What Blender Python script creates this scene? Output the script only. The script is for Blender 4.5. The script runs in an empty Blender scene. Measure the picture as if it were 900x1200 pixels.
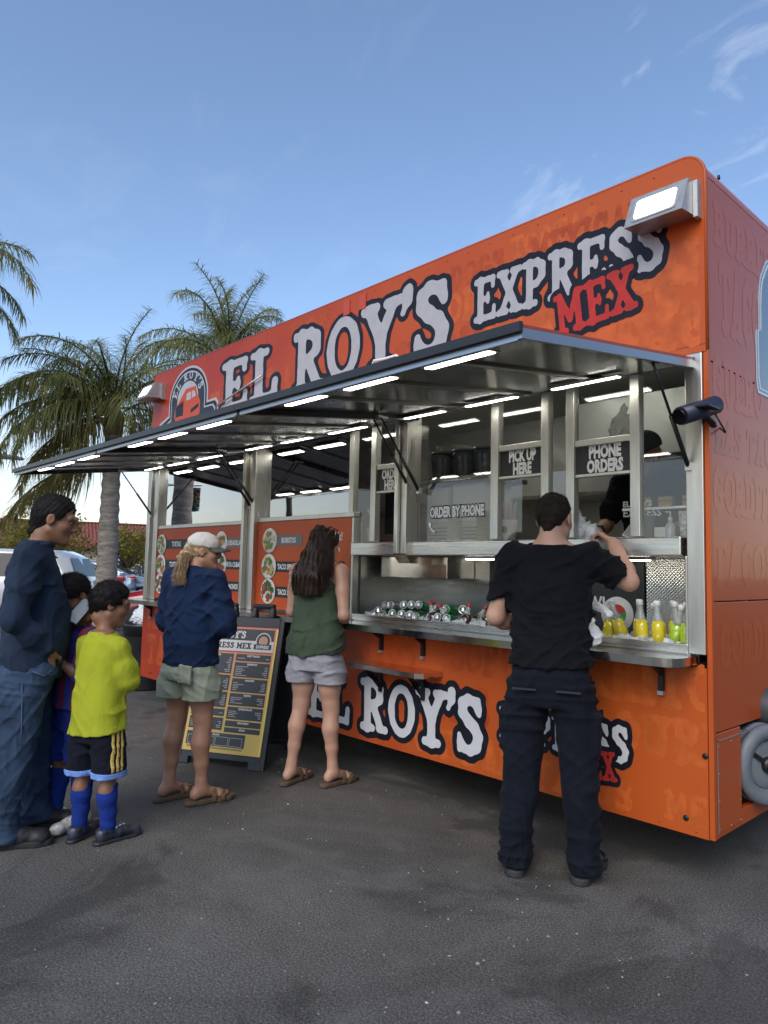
import bpy, bmesh, math, random
import numpy as np
from mathutils import Vector, Matrix, Euler
R_ = math.radians
random.seed(7); np.random.seed(7)
scene = bpy.context.scene
COL = scene.collection

# ------------------------------------------------------------------ camera
camd = bpy.data.cameras.new('camera')
camd.sensor_fit = 'VERTICAL'; camd.sensor_height = 36.0; camd.lens = 24.96
camd.clip_start = 0.05; camd.clip_end = 6000
cam = bpy.data.objects.new('camera', camd); COL.objects.link(cam)
CAM = Vector((1.352, -3.271, 1.4))
_r = (0.68164942, 0.73134531, 0.02209315); _u = (0.04347832, -0.07062874, 0.99655467); _f = (-0.730386, 0.67834034, 0.07994171)
cam.matrix_world = Matrix(((_r[0], _u[0], -_f[0], CAM.x), (_r[1], _u[1], -_f[1], CAM.y), (_r[2], _u[2], -_f[2], CAM.z), (0, 0, 0, 1)))
scene.camera = cam

# ------------------------------------------------------------------ sky, sun, exposure
SUN_AZ, SUN_EL = -66.0, 40.0          # azimuth counter-clockwise from +x, elevation
world = bpy.data.worlds.new('World'); scene.world = world; world.use_nodes = True
wn, wl = world.node_tree.nodes, world.node_tree.links
wn.clear()
wout = wn.new('ShaderNodeOutputWorld'); wbg = wn.new('ShaderNodeBackground'); wbg.inputs['Strength'].default_value = 0.12
sky = wn.new('ShaderNodeTexSky'); sky.sky_type = 'NISHITA'; sky.sun_disc = False
sky.sun_elevation = R_(SUN_EL); sky.sun_rotation = R_(90 - SUN_AZ)
sky.altitude = 20; sky.air_density = 1.0; sky.dust_density = 0.9; sky.ozone_density = 2.2
# thin high clouds, a function of direction only
tc = wn.new('ShaderNodeTexCoord')
sep = wn.new('ShaderNodeSeparateXYZ'); wl.new(tc.outputs['Generated'], sep.inputs[0])
zz = wn.new('ShaderNodeMath'); zz.operation = 'ADD'; zz.inputs[1].default_value = 0.12; wl.new(sep.outputs['Z'], zz.inputs[0])
dx = wn.new('ShaderNodeMath'); dx.operation = 'DIVIDE'; wl.new(sep.outputs['X'], dx.inputs[0]); wl.new(zz.outputs[0], dx.inputs[1])
dy = wn.new('ShaderNodeMath'); dy.operation = 'DIVIDE'; wl.new(sep.outputs['Y'], dy.inputs[0]); wl.new(zz.outputs[0], dy.inputs[1])
cmb = wn.new('ShaderNodeCombineXYZ'); wl.new(dx.outputs[0], cmb.inputs[0]); wl.new(dy.outputs[0], cmb.inputs[1])
mp = wn.new('ShaderNodeMapping'); mp.inputs['Scale'].default_value = (3.0, 4.6, 1); mp.inputs['Rotation'].default_value = (0, 0, R_(70)); mp.inputs['Location'].default_value = (1.7, 4.4, 0)
wl.new(cmb.outputs[0], mp.inputs[0])
nz = wn.new('ShaderNodeTexNoise'); nz.inputs['Scale'].default_value = 0.9; nz.inputs['Detail'].default_value = 8; nz.inputs['Roughness'].default_value = 0.62; nz.inputs['Distortion'].default_value = 0.8
wl.new(mp.outputs[0], nz.inputs[0])
cr = wn.new('ShaderNodeValToRGB'); cr.color_ramp.elements[0].position = 0.53; cr.color_ramp.elements[1].position = 0.82
cr.color_ramp.elements[1].color = (0.55, 0.55, 0.55, 1)
wl.new(nz.outputs['Fac'], cr.inputs[0])
# the wisps gather in one bank and thin out elsewhere
nrm = wn.new('ShaderNodeVectorMath'); nrm.operation = 'NORMALIZE'; wl.new(tc.outputs['Generated'], nrm.inputs[0])
dt = wn.new('ShaderNodeVectorMath'); dt.operation = 'DOT_PRODUCT'; dt.inputs[1].default_value = (-0.33, 0.79, 0.515); wl.new(nrm.outputs[0], dt.inputs[0])
mk = wn.new('ShaderNodeMapRange'); mk.interpolation_type = 'SMOOTHSTEP'; mk.inputs['From Min'].default_value = .955; mk.inputs['From Max'].default_value = 1.0; mk.inputs['To Min'].default_value = .07; mk.inputs['To Max'].default_value = .55; wl.new(dt.outputs['Value'], mk.inputs['Value'])
lowz = wn.new('ShaderNodeMapRange'); lowz.interpolation_type = 'SMOOTHSTEP'; lowz.inputs['From Min'].default_value = .02; lowz.inputs['From Max'].default_value = .22; lowz.inputs['To Min'].default_value = .8; lowz.inputs['To Max'].default_value = 0.0; wl.new(sep.outputs['Z'], lowz.inputs['Value'])
mk2 = wn.new('ShaderNodeMath'); mk2.operation = 'MAXIMUM'; wl.new(mk.outputs[0], mk2.inputs[0]); wl.new(lowz.outputs[0], mk2.inputs[1])
cfac = wn.new('ShaderNodeMath'); cfac.operation = 'MULTIPLY'; wl.new(cr.outputs[0], cfac.inputs[0]); wl.new(mk2.outputs[0], cfac.inputs[1])
cmul = wn.new('ShaderNodeMixRGB'); cmul.blend_type = 'MIX'; cmul.inputs[2].default_value = (7.5, 7.6, 7.8, 1)
wl.new(cfac.outputs[0], cmul.inputs[0]); wl.new(sky.outputs[0], cmul.inputs[1])
hzf = wn.new('ShaderNodeMapRange'); hzf.interpolation_type = 'SMOOTHSTEP'; hzf.inputs['From Min'].default_value = 0.0; hzf.inputs['From Max'].default_value = .30; hzf.inputs['To Min'].default_value = .62; hzf.inputs['To Max'].default_value = 0.0; wl.new(sep.outputs['Z'], hzf.inputs['Value'])
hz = wn.new('ShaderNodeMixRGB'); hz.inputs[2].default_value = (4.7, 4.5, 4.0, 1); wl.new(hzf.outputs[0], hz.inputs[0]); wl.new(cmul.outputs[0], hz.inputs[1])
wl.new(hz.outputs[0], wbg.inputs['Color']); wl.new(wbg.outputs[0], wout.inputs['Surface'])
sund = bpy.data.lights.new('sun', 'SUN'); sund.energy = 1.0; sund.angle = R_(40); sund.color = (1.0, 0.93, 0.84)
sun = bpy.data.objects.new('sun', sund); COL.objects.link(sun)
_sd = Vector((math.cos(R_(SUN_AZ)) * math.cos(R_(SUN_EL)), math.sin(R_(SUN_AZ)) * math.cos(R_(SUN_EL)), math.sin(R_(SUN_EL))))
sun.rotation_euler = _sd.to_track_quat('Z', 'Y').to_euler()
scene.view_settings.view_transform = 'Standard'; scene.view_settings.look = 'None'
scene.view_settings.gamma = 1.0; scene.view_settings.exposure = 0.95
scene.render.engine = 'CYCLES'
scene.cycles.max_bounces = 10; scene.cycles.transparent_max_bounces = 16; scene.cycles.glossy_bounces = 5

# ------------------------------------------------------------------ helpers: materials
MATS = {}
def mat(name, col=(0.5, 0.5, 0.5), rough=0.6, metal=0.0, coat=0.0, var=0.0, vscale=6.0, bump=0.0, bscale=80.0, emit=None, estr=0.0,
        spec=0.5, trans=0.0, sheen=0.0, stretch=None, coat_rough=0.05, rvar=0.0, sss=0.0, var2=0.0, v2scale=60.0, aniso=0.0, ior=1.5, alpha=1.0):
    if name in MATS: return MATS[name]
    m = bpy.data.materials.new(name); m.use_nodes = True; MATS[name] = m
    nt = m.node_tree; b = nt.nodes['Principled BSDF']
    b.inputs['Base Color'].default_value = (*col, 1); b.inputs['Roughness'].default_value = rough; b.inputs['Metallic'].default_value = metal
    b.inputs['Specular IOR Level'].default_value = spec; b.inputs['Coat Weight'].default_value = coat; b.inputs['Coat Roughness'].default_value = coat_rough
    b.inputs['Transmission Weight'].default_value = trans; b.inputs['Sheen Weight'].default_value = sheen; b.inputs['IOR'].default_value = ior
    b.inputs['Anisotropic'].default_value = aniso; b.inputs['Alpha'].default_value = alpha
    if sss: b.inputs['Subsurface Weight'].default_value = sss; b.inputs['Subsurface Radius'].default_value = (0.012, 0.005, 0.003); b.inputs['Subsurface Scale'].default_value = 1.0
    if emit: b.inputs['Emission Color'].default_value = (*emit, 1); b.inputs['Emission Strength'].default_value = estr
    N = nt.nodes; L = nt.links
    if var or bump or rvar or var2:
        tcn = N.new('ShaderNodeTexCoord'); src = tcn.outputs['Object']
        if stretch:
            mpn = N.new('ShaderNodeMapping'); mpn.inputs['Scale'].default_value = stretch; L.new(src, mpn.inputs[0]); src = mpn.outputs[0]
    last = None
    def layer(scale, amt, last):
        n = N.new('ShaderNodeTexNoise'); n.inputs['Scale'].default_value = scale; n.inputs['Detail'].default_value = 5; n.inputs['Roughness'].default_value = 0.6
        L.new(src, n.inputs['Vector'])
        mr = N.new('ShaderNodeMapRange'); mr.inputs['From Min'].default_value = 0.3; mr.inputs['From Max'].default_value = 0.7
        mr.inputs['To Min'].default_value = 1 - amt; mr.inputs['To Max'].default_value = 1 + amt; L.new(n.outputs['Fac'], mr.inputs['Value'])
        mx = N.new('ShaderNodeVectorMath'); mx.operation = 'SCALE'
        if last is None: mx.inputs[0].default_value = col
        else: L.new(last, mx.inputs[0])
        L.new(mr.outputs[0], mx.inputs['Scale'])
        return mx.outputs[0], n
    if var: last, n1 = layer(vscale, var, last)
    if var2: last, n2 = layer(v2scale, var2, last)
    if last is not None: L.new(last, b.inputs['Base Color'])
    if rvar:
        n = N.new('ShaderNodeTexNoise'); n.inputs['Scale'].default_value = vscale * 1.7; n.inputs['Detail'].default_value = 6; L.new(src, n.inputs['Vector'])
        mr = N.new('ShaderNodeMapRange'); mr.inputs['From Min'].default_value = 0.3; mr.inputs['From Max'].default_value = 0.7
        mr.inputs['To Min'].default_value = max(0.02, rough - rvar); mr.inputs['To Max'].default_value = rough + rvar; L.new(n.outputs['Fac'], mr.inputs['Value']); L.new(mr.outputs[0], b.inputs['Roughness'])
    if bump:
        n = N.new('ShaderNodeTexNoise'); n.inputs['Scale'].default_value = bscale; n.inputs['Detail'].default_value = 4; L.new(src, n.inputs['Vector'])
        bp = N.new('ShaderNodeBump'); bp.inputs['Strength'].default_value = bump; bp.inputs['Distance'].default_value = 0.01
        L.new(n.outputs['Fac'], bp.inputs['Height']); L.new(bp.outputs[0], b.inputs['Normal'])
    return m

# ------------------------------------------------------------------ helpers: objects
def link(o, parent=None):
    COL.objects.link(o)
    if parent is not None: o.parent = parent
    return o
def tag(o, label=None, cat=None, group=None, kind=None):
    if label: o['label'] = label
    if cat: o['category'] = cat
    if group: o['group'] = group
    if kind: o['kind'] = kind
    return o
def thing(name, label, cat, loc=(0, 0, 0), rz=0.0, group=None):
    o = bpy.data.objects.new(name, None); o.empty_display_size = 0.1; o.location = loc; o.rotation_euler = (0, 0, rz)
    return tag(link(o), label, cat, group)
def copy_tree(o, parent=None):
    c = o.copy(); COL.objects.link(c); c.parent = parent
    for ch in list(o.children): copy_tree(ch, c)
    return c
class MB:
    """collects simple shapes, builds ONE mesh object"""
    def __init__(s): s.v = []; s.f = []; s.sm = []
    def add(s, vs, fs, smooth=False):
        n = len(s.v); s.v += [tuple(v) for v in vs]; s.f += [tuple(i + n for i in f) for f in fs]; s.sm += [smooth] * len(fs); return s
    def box(s, x0, x1, y0, y1, z0, z1, bev=0.0):
        if bev <= 0:
            vs = [(x, y, z) for x in (x0, x1) for y in (y0, y1) for z in (z0, z1)]
            return s.add(vs, [(0, 1, 3, 2), (4, 6, 7, 5), (0, 4, 5, 1), (2, 3, 7, 6), (0, 2, 6, 4), (1, 5, 7, 3)])
        bm = bmesh.new(); bmesh.ops.create_cube(bm, size=1)
        for v in bm.verts: v.co = Vector((x0 + (v.co.x + .5) * (x1 - x0), y0 + (v.co.y + .5) * (y1 - y0), z0 + (v.co.z + .5) * (z1 - z0)))
        bmesh.ops.bevel(bm, geom=bm.edges[:], offset=bev, segments=2, affect='EDGES', profile=0.5)
        bm.verts.index_update(); s.add([v.co[:] for v in bm.verts], [[v.index for v in f.verts] for f in bm.faces]); bm.free(); return s
    def quad(s, a, b, c, d): return s.add([a, b, c, d], [(0, 1, 2, 3)])
    def prism(s, pts, axis, a0, a1, smooth=False):
        """pts 2D polygon extruded along axis: 'x' pts=(y,z); 'y' pts=(x,z); 'z' pts=(x,y)"""
        def P(p, a): return {'x': (a, p[0], p[1]), 'y': (p[0], a, p[1]), 'z': (p[0], p[1], a)}[axis]
        n = len(pts); vs = [P(p, a0) for p in pts] + [P(p, a1) for p in pts]
        fs = [(i, (i + 1) % n, (i + 1) % n + n, i + n) for i in range(n)]
        k = len(s.v); s.add(vs, fs, smooth); s.f += [tuple(range(k, k + n))[::-1], tuple(range(k + n, k + 2 * n))]; s.sm += [False, False]; return s
    def tube(s, pts, r, seg=8, caps=True, smooth=True):
        pts = [Vector(p) for p in pts]; n = len(pts); rs = r if isinstance(r, (list, tuple)) else [r] * n
        k = len(s.v); up = None
        for i, p in enumerate(pts):
            t = (pts[min(i + 1, n - 1)] - pts[max(i - 1, 0)]).normalized()
            if up is None:
                up = Vector((0, 0, 1)) if abs(t.z) < .9 else Vector((1, 0, 0))
            a = t.cross(up).normalized(); up = a.cross(t).normalized()
            for j in range(seg):
                q = 2 * math.pi * j / seg; s.v.append(tuple(p + (a * math.cos(q) + up * math.sin(q)) * rs[i]))
        for i in range(n - 1):
            for j in range(seg):
                s.f.append((k + i * seg + j, k + i * seg + (j + 1) % seg, k + (i + 1) * seg + (j + 1) % seg, k + (i + 1) * seg + j)); s.sm.append(smooth)
        if caps:
            s.f.append(tuple(k + j for j in range(seg))[::-1]); s.f.append(tuple(k + (n - 1) * seg + j for j in range(seg))); s.sm += [False, False]
        return s
    def lathe(s, prof, c=(0, 0, 0), seg=20, axis='z', smooth=True):
        """prof list of (r, h) along axis"""
        k = len(s.v); n = len(prof)
        for r, h in prof:
            for j in range(seg):
                q = 2 * math.pi * j / seg; a, b = r * math.cos(q), r * math.sin(q)
                p = {'z': (a, b, h), 'x': (h, a, b), 'y': (b, h, a)}[axis]
                s.v.append((c[0] + p[0], c[1] + p[1], c[2] + p[2]))
        for i in range(n - 1):
            for j in range(seg):
                s.f.append((k + i * seg + j, k + i * seg + (j + 1) % seg, k + (i + 1) * seg + (j + 1) % seg, k + (i + 1) * seg + j)); s.sm.append(smooth)
        s.f.append(tuple(k + j for j in range(seg))[::-1]); s.f.append(tuple(k + (n - 1) * seg + j for j in range(seg))); s.sm += [False, False]
        return s
    def mesh(s, name='mesh'):
        me = bpy.data.meshes.new(name); me.from_pydata(s.v, [], s.f); me.update()
        me.polygons.foreach_set('use_smooth', s.sm); return me
    def build(s, name, m, parent=None):
        me = s.mesh(name)
        if m: me.materials.append(m)
        return link(bpy.data.objects.new(name, me), parent)
def bx(name, m, parent, x0, x1, y0, y1, z0, z1, bev=0.0):
    return MB().box(x0, x1, y0, y1, z0, z1, bev).build(name, m, parent)

# ------------------------------------------------------------------ helpers: flat lettering from a 2D distance field
def seg2(X, Y, a, b, r):
    ax, ay = a; bx_, by = b; ux, uy = bx_ - ax, by - ay; L2 = ux * ux + uy * uy + 1e-9
    t = np.clip(((X - ax) * ux + (Y - ay) * uy) / L2, 0, 1)
    return np.hypot(X - ax - t * ux, Y - ay - t * uy) - r
S_ = .075; T_ = .105
GLYPH = {
 'E': (.76, [((.22, .06), (.22, .94), T_), ((.06, .93), (.66, .93), S_), ((.06, .07), (.68, .07), S_), ((.22, .5), (.48, .5), S_ * .9), ((.64, .93), (.65, .76), S_ * .85), ((.67, .07), (.69, .27), S_ * .85), ((.48, .41), (.48, .6), .05)]),
 'L': (.74, [((.24, .06), (.24, .94), T_), ((.07, .93), (.42, .93), S_), ((.07, .07), (.64, .07), S_), ((.64, .07), (.66, .33), S_)]),
 'R': (.82, [((.22, .06), (.22, .94), T_), ((.06, .06), (.38, .06), S_), ((.06, .93), (.45, .93), S_), ((.45, .92), (.6, .83), T_ * .9), ((.6, .83), (.6, .64), T_), ((.6, .64), (.45, .53), T_ * .8), ((.45, .52), (.22, .5), S_), ((.4, .5), (.6, .14), T_ * .95), ((.58, .07), (.78, .07), S_)]),
 'P': (.76, [((.22, .06), (.22, .94), T_), ((.06, .06), (.4, .06), S_), ((.06, .93), (.45, .93), S_), ((.45, .92), (.6, .82), T_ * .9), ((.6, .82), (.6, .61), T_), ((.6, .61), (.45, .48), T_ * .8), ((.45, .47), (.22, .45), S_)]),
 'Y': (.8, [((.16, .9), (.4, .46), T_), ((.64, .9), (.4, .46), T_ * .85), ((.4, .46), (.4, .06), T_), ((.04, .93), (.3, .93), S_), ((.52, .93), (.77, .93), S_), ((.22, .06), (.58, .06), S_)]),
 'X': (.8, [((.18, .9), (.62, .1), T_), ((.62, .9), (.18, .1), T_ * .8), ((.06, .93), (.32, .93), S_), ((.5, .93), (.75, .93), S_), ((.05, .07), (.31, .07), S_), ((.49, .07), (.76, .07), S_)]),
 'M': (.98, [((.2, .06), (.2, .9), T_ * .9), ((.78, .06), (.78, .9), T_), ((.2, .92), (.49, .34), T_ * .9), ((.78, .92), (.49, .34), T_ * .8), ((.05, .07), (.34, .07), S_), ((.63, .07), (.93, .07), S_), ((.05, .93), (.2, .93), S_), ((.78, .93), (.93, .93), S_)]),
 'S': (.68, [((.53, .78), (.45, .9), T_ * .75), ((.45, .9), (.3, .93), T_ * .8), ((.3, .93), (.17, .85), T_ * .9), ((.17, .85), (.17, .7), T_), ((.17, .7), (.3, .57), T_), ((.3, .57), (.45, .47), T_), ((.45, .47), (.54, .33), T_), ((.54, .33), (.5, .16), T_), ((.5, .16), (.35, .07), T_ * .85), ((.35, .07), (.2, .1), T_ * .75), ((.2, .1), (.12, .2), T_ * .75), ((.55, .93), (.56, .7), .055), ((.09, .06), (.09, .3), .055)]),
 'T': (.76, [((.38, .06), (.38, .94), T_), ((.06, .93), (.7, .93), S_), ((.06, .93), (.05, .74), S_ * .8), ((.7, .93), (.71, .74), S_ * .8), ((.2, .06), (.56, .06), S_)]),
 'A': (.84, [((.18, .08), (.42, .92), T_ * .85), ((.64, .08), (.42, .92), T_), ((.25, .34), (.58, .34), S_), ((.04, .06), (.31, .06), S_), ((.5, .06), (.8, .06), S_)]),
 'C': (.74, [((.6, .72), (.5, .88), T_ * .8), ((.5, .88), (.34, .92), T_ * .85), ((.34, .92), (.18, .76), T_), ((.18, .76), (.15, .5), T_), ((.15, .5), (.18, .24), T_), ((.18, .24), (.34, .08), T_), ((.34, .08), (.52, .1), T_ * .8), ((.52, .1), (.63, .24), T_ * .7), ((.62, .93), (.62, .68), .055)]),
 'B': (.78, [((.22, .06), (.22, .94), T_), ((.06, .06), (.48, .06), S_), ((.06, .93), (.45, .93), S_), ((.45, .92), (.57, .82), T_ * .8), ((.57, .82), (.57, .66), T_ * .9), ((.57, .66), (.45, .53), T_ * .8), ((.22, .51), (.48, .51), S_), ((.48, .5), (.62, .38), T_ * .8), ((.62, .38), (.62, .2), T_), ((.62, .2), (.48, .07), T_ * .8)]),
 'D': (.82, [((.22, .06), (.22, .94), T_), ((.06, .06), (.45, .06), S_), ((.06, .93), (.45, .93), S_), ((.45, .93), (.62, .78), T_ * .9), ((.62, .78), (.66, .5), T_), ((.66, .5), (.62, .22), T_), ((.62, .22), (.45, .07), T_ * .9)]),
 'G': (.82, [((.62, .76), (.5, .89), T_ * .8), ((.5, .89), (.34, .92), T_ * .85), ((.34, .92), (.18, .76), T_), ((.18, .76), (.15, .5), T_), ((.15, .5), (.18, .24), T_), ((.18, .24), (.34, .08), T_), ((.34, .08), (.52, .1), T_ * .9), ((.52, .1), (.62, .2), T_ * .9), ((.62, .1), (.62, .42), T_ * .9), ((.46, .43), (.74, .43), S_)]),
 'U': (.84, [((.22, .9), (.22, .26), T_), ((.22, .26), (.34, .09), T_), ((.34, .09), (.5, .09), T_ * .9), ((.5, .09), (.62, .26), T_), ((.62, .26), (.62, .9), T_), ((.06, .93), (.36, .93), S_), ((.48, .93), (.78, .93), S_)]),
 'I': (.46, [((.22, .06), (.22, .94), T_), ((.06, .06), (.38, .06), S_), ((.06, .93), (.38, .93), S_)]),
 'N': (.88, [((.2, .06), (.2, .9), T_ * .9), ((.68, .06), (.68, .9), T_ * .9), ((.2, .9), (.68, .1), T_), ((.06, .06), (.34, .06), S_), ((.54, .93), (.82, .93), S_), ((.06, .93), (.24, .93), S_)]),
 'H': (.88, [((.22, .06), (.22, .94), T_), ((.64, .06), (.64, .94), T_), ((.22, .5), (.64, .5), S_), ((.06, .06), (.36, .06), S_), ((.06, .93), (.36, .93), S_), ((.5, .06), (.8, .06), S_), ((.5, .93), (.8, .93), S_)]),
 "'": (.26, [((.15, .96), (.14, .84), .1), ((.14, .84), (.06, .68), .05)]),
}
def glyph_sdf(ch, X, Y):
    w, segs = (None, None)
    if ch == 'O':
        a, b = (X - .4) / .29, (Y - .5) / .41
        k0 = np.hypot(a, b); k1 = np.hypot(a / .29, b / .41) + 1e-6
        d = np.abs(k0 * (k0 - 1) / k1) - .098 + .02 * np.abs(b)
        return d
    w, segs = GLYPH[ch]
    d = None
    for a, b, r in segs:
        q = seg2(X, Y, a, b, r)
        if d is None: d = q
        else:
            h = np.clip(.5 + .5 * (q - d) / .05, 0, 1); d = q * (1 - h) + d * h - .05 * h * (1 - h)
    return d
def adv(ch): return {' ': .42, 'O': .8}.get(ch) or GLYPH[ch][0]
def text_sdf(chars, scales, pad, res, seed=0, dist=.0035, drop=None, track=.03):
    """returns X0,Y0,res,field (units of cap height of the reference size 1)"""
    x = 0; items = []
    for i, ch in enumerate(chars):
        sc = scales[i] if scales else 1.0
        if ch == ' ': x += adv(' ') * sc; continue
        if ch == "'": items.append((ch, x - .05, .04, sc)); x += .2 * sc; continue
        items.append((ch, x, 0, sc)); x += (adv(ch) + track) * sc
    W = x; nx = int((W + 2 * pad) / res) + 2; ny = int((1.1 + 2 * pad) / res) + 2
    xs = -pad + np.arange(nx) * res; ys = -pad + np.arange(ny) * res
    X, Y = np.meshgrid(xs, ys, indexing='ij'); F = np.full(X.shape, 9.0)
    for ch, x0, y0, sc in items:
        i0 = max(0, int((x0 - pad - .1 + pad) / res)); i1 = min(nx, int((x0 + (adv(ch) + .1) * sc + 2 * pad + .1) / res) + 2)
        d = glyph_sdf(ch, (X[i0:i1] - x0) / sc, (Y[i0:i1] - y0) / sc) * sc
        F[i0:i1] = np.minimum(F[i0:i1], d)
    rs = np.random.RandomState(seed)
    for k in range(7):
        a = rs.uniform(14, 46); th = rs.uniform(0, 6.28)
        F += dist * .42 * np.sin(a * (X * math.cos(th) + Y * math.sin(th)) + rs.uniform(0, 6.28))
    return xs, ys, F, W
def iso_mesh(mb, xs, ys, F, level, to3):
    """marching squares of F<level; to3 maps arrays (u,v)->3D point"""
    G = F - level; ins = G < 0
    full = ins[:-1, :-1] & ins[1:, :-1] & ins[:-1, 1:] & ins[1:, 1:]
    anyi = ins[:-1, :-1] | ins[1:, :-1] | ins[:-1, 1:] | ins[1:, 1:]
    V = []; Fc = []
    nx, ny = full.shape
    for j in range(ny):
        col = full[:, j]; i = 0
        idx = np.flatnonzero(np.diff(np.concatenate(([0], col.view(np.int8), [0]))))
        for a, b in zip(idx[::2], idx[1::2]):
            n = len(V); V += [(xs[a], ys[j]), (xs[b], ys[j]), (xs[b], ys[j + 1]), (xs[a], ys[j + 1])]; Fc.append((n, n + 1, n + 2, n + 3))
    bi, bj = np.nonzero(anyi & ~full)
    for i, j in zip(bi, bj):
        cs = [(i, j), (i + 1, j), (i + 1, j + 1), (i, j + 1)]; poly = []
        for k in range(4):
            p, q = cs[k], cs[(k + 1) % 4]; gp, gq = G[p], G[q]
            if gp < 0: poly.append((xs[p[0]], ys[p[1]]))
            if (gp < 0) != (gq < 0):
                t = gp / (gp - gq); poly.append((xs[p[0]] + t * (xs[q[0]] - xs[p[0]]), ys[p[1]] + t * (ys[q[1]] - ys[p[1]])))
        if len(poly) >= 3:
            n = len(V); V += poly; Fc.append(tuple(range(n, n + len(poly))))
    mb.add([to3(u, v) for u, v in V], Fc); return mb
def slab_text(chars, parent, mats, x0, x1, z0, cap, y, scales=None, outline=.09, rot=0.0, seed=1, plane='xz', res=.02, halo=None, track=.03, name='lettering', shear=0.0, dist=.0035):
    """slab-serif words on a wall: dark outline and pale fill, x0..x1 span, z0 baseline, cap height"""
    pad = outline + .06
    xs, ys, F, W = text_sdf(chars, scales, pad, res, seed, track=track, dist=dist)
    kx = (x1 - x0) / W; c, s = math.cos(rot), math.sin(rot)
    def mk(yy):
        def to3(u, v):
            a, b = u * kx + shear * v * cap, v * cap; return (x0 + a * c - b * s, yy, z0 + a * s + b * c)
        return to3
    o = iso_mesh(MB(), xs, ys, F, outline, mk(y)).build(name, mats[0], parent) if outline > 0 else None
    f = iso_mesh(MB(), xs, ys, F, 0.0, mk(y - .002)).build('letter_fill' if o else name, mats[1], o if o else parent)
    return o or f
def sans(txt, m, parent, x, y, z, size, sx=1.0, bold=0.0, name='lettering', align='LEFT', mw=None, rot=0.0, shear=0.0, space=1.0):
    """plain sans lettering as a flat mesh on a wall facing -y; mw: optional 4x4 matrix instead"""
    cu = bpy.data.curves.new('txt', 'FONT'); cu.body = txt; cu.size = size; cu.align_x = align; cu.offset = bold; cu.shear = shear; cu.resolution_u = 2; cu.space_character = space
    t = bpy.data.objects.new('txt', cu); me = bpy.data.meshes.new_from_object(t); bpy.data.objects.remove(t); bpy.data.curves.remove(cu)
    M = mw if mw is not None else Matrix.Translation((x, y, z)) @ Matrix.Rotation(rot, 4, 'Y') @ Matrix.Rotation(R_(90), 4, 'X')
    me.transform(M @ Matrix.Diagonal((sx, 1, 1, 1))); me.materials.clear(); me.materials.append(m); me.name = name
    return link(bpy.data.objects.new(name, me), parent)
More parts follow.
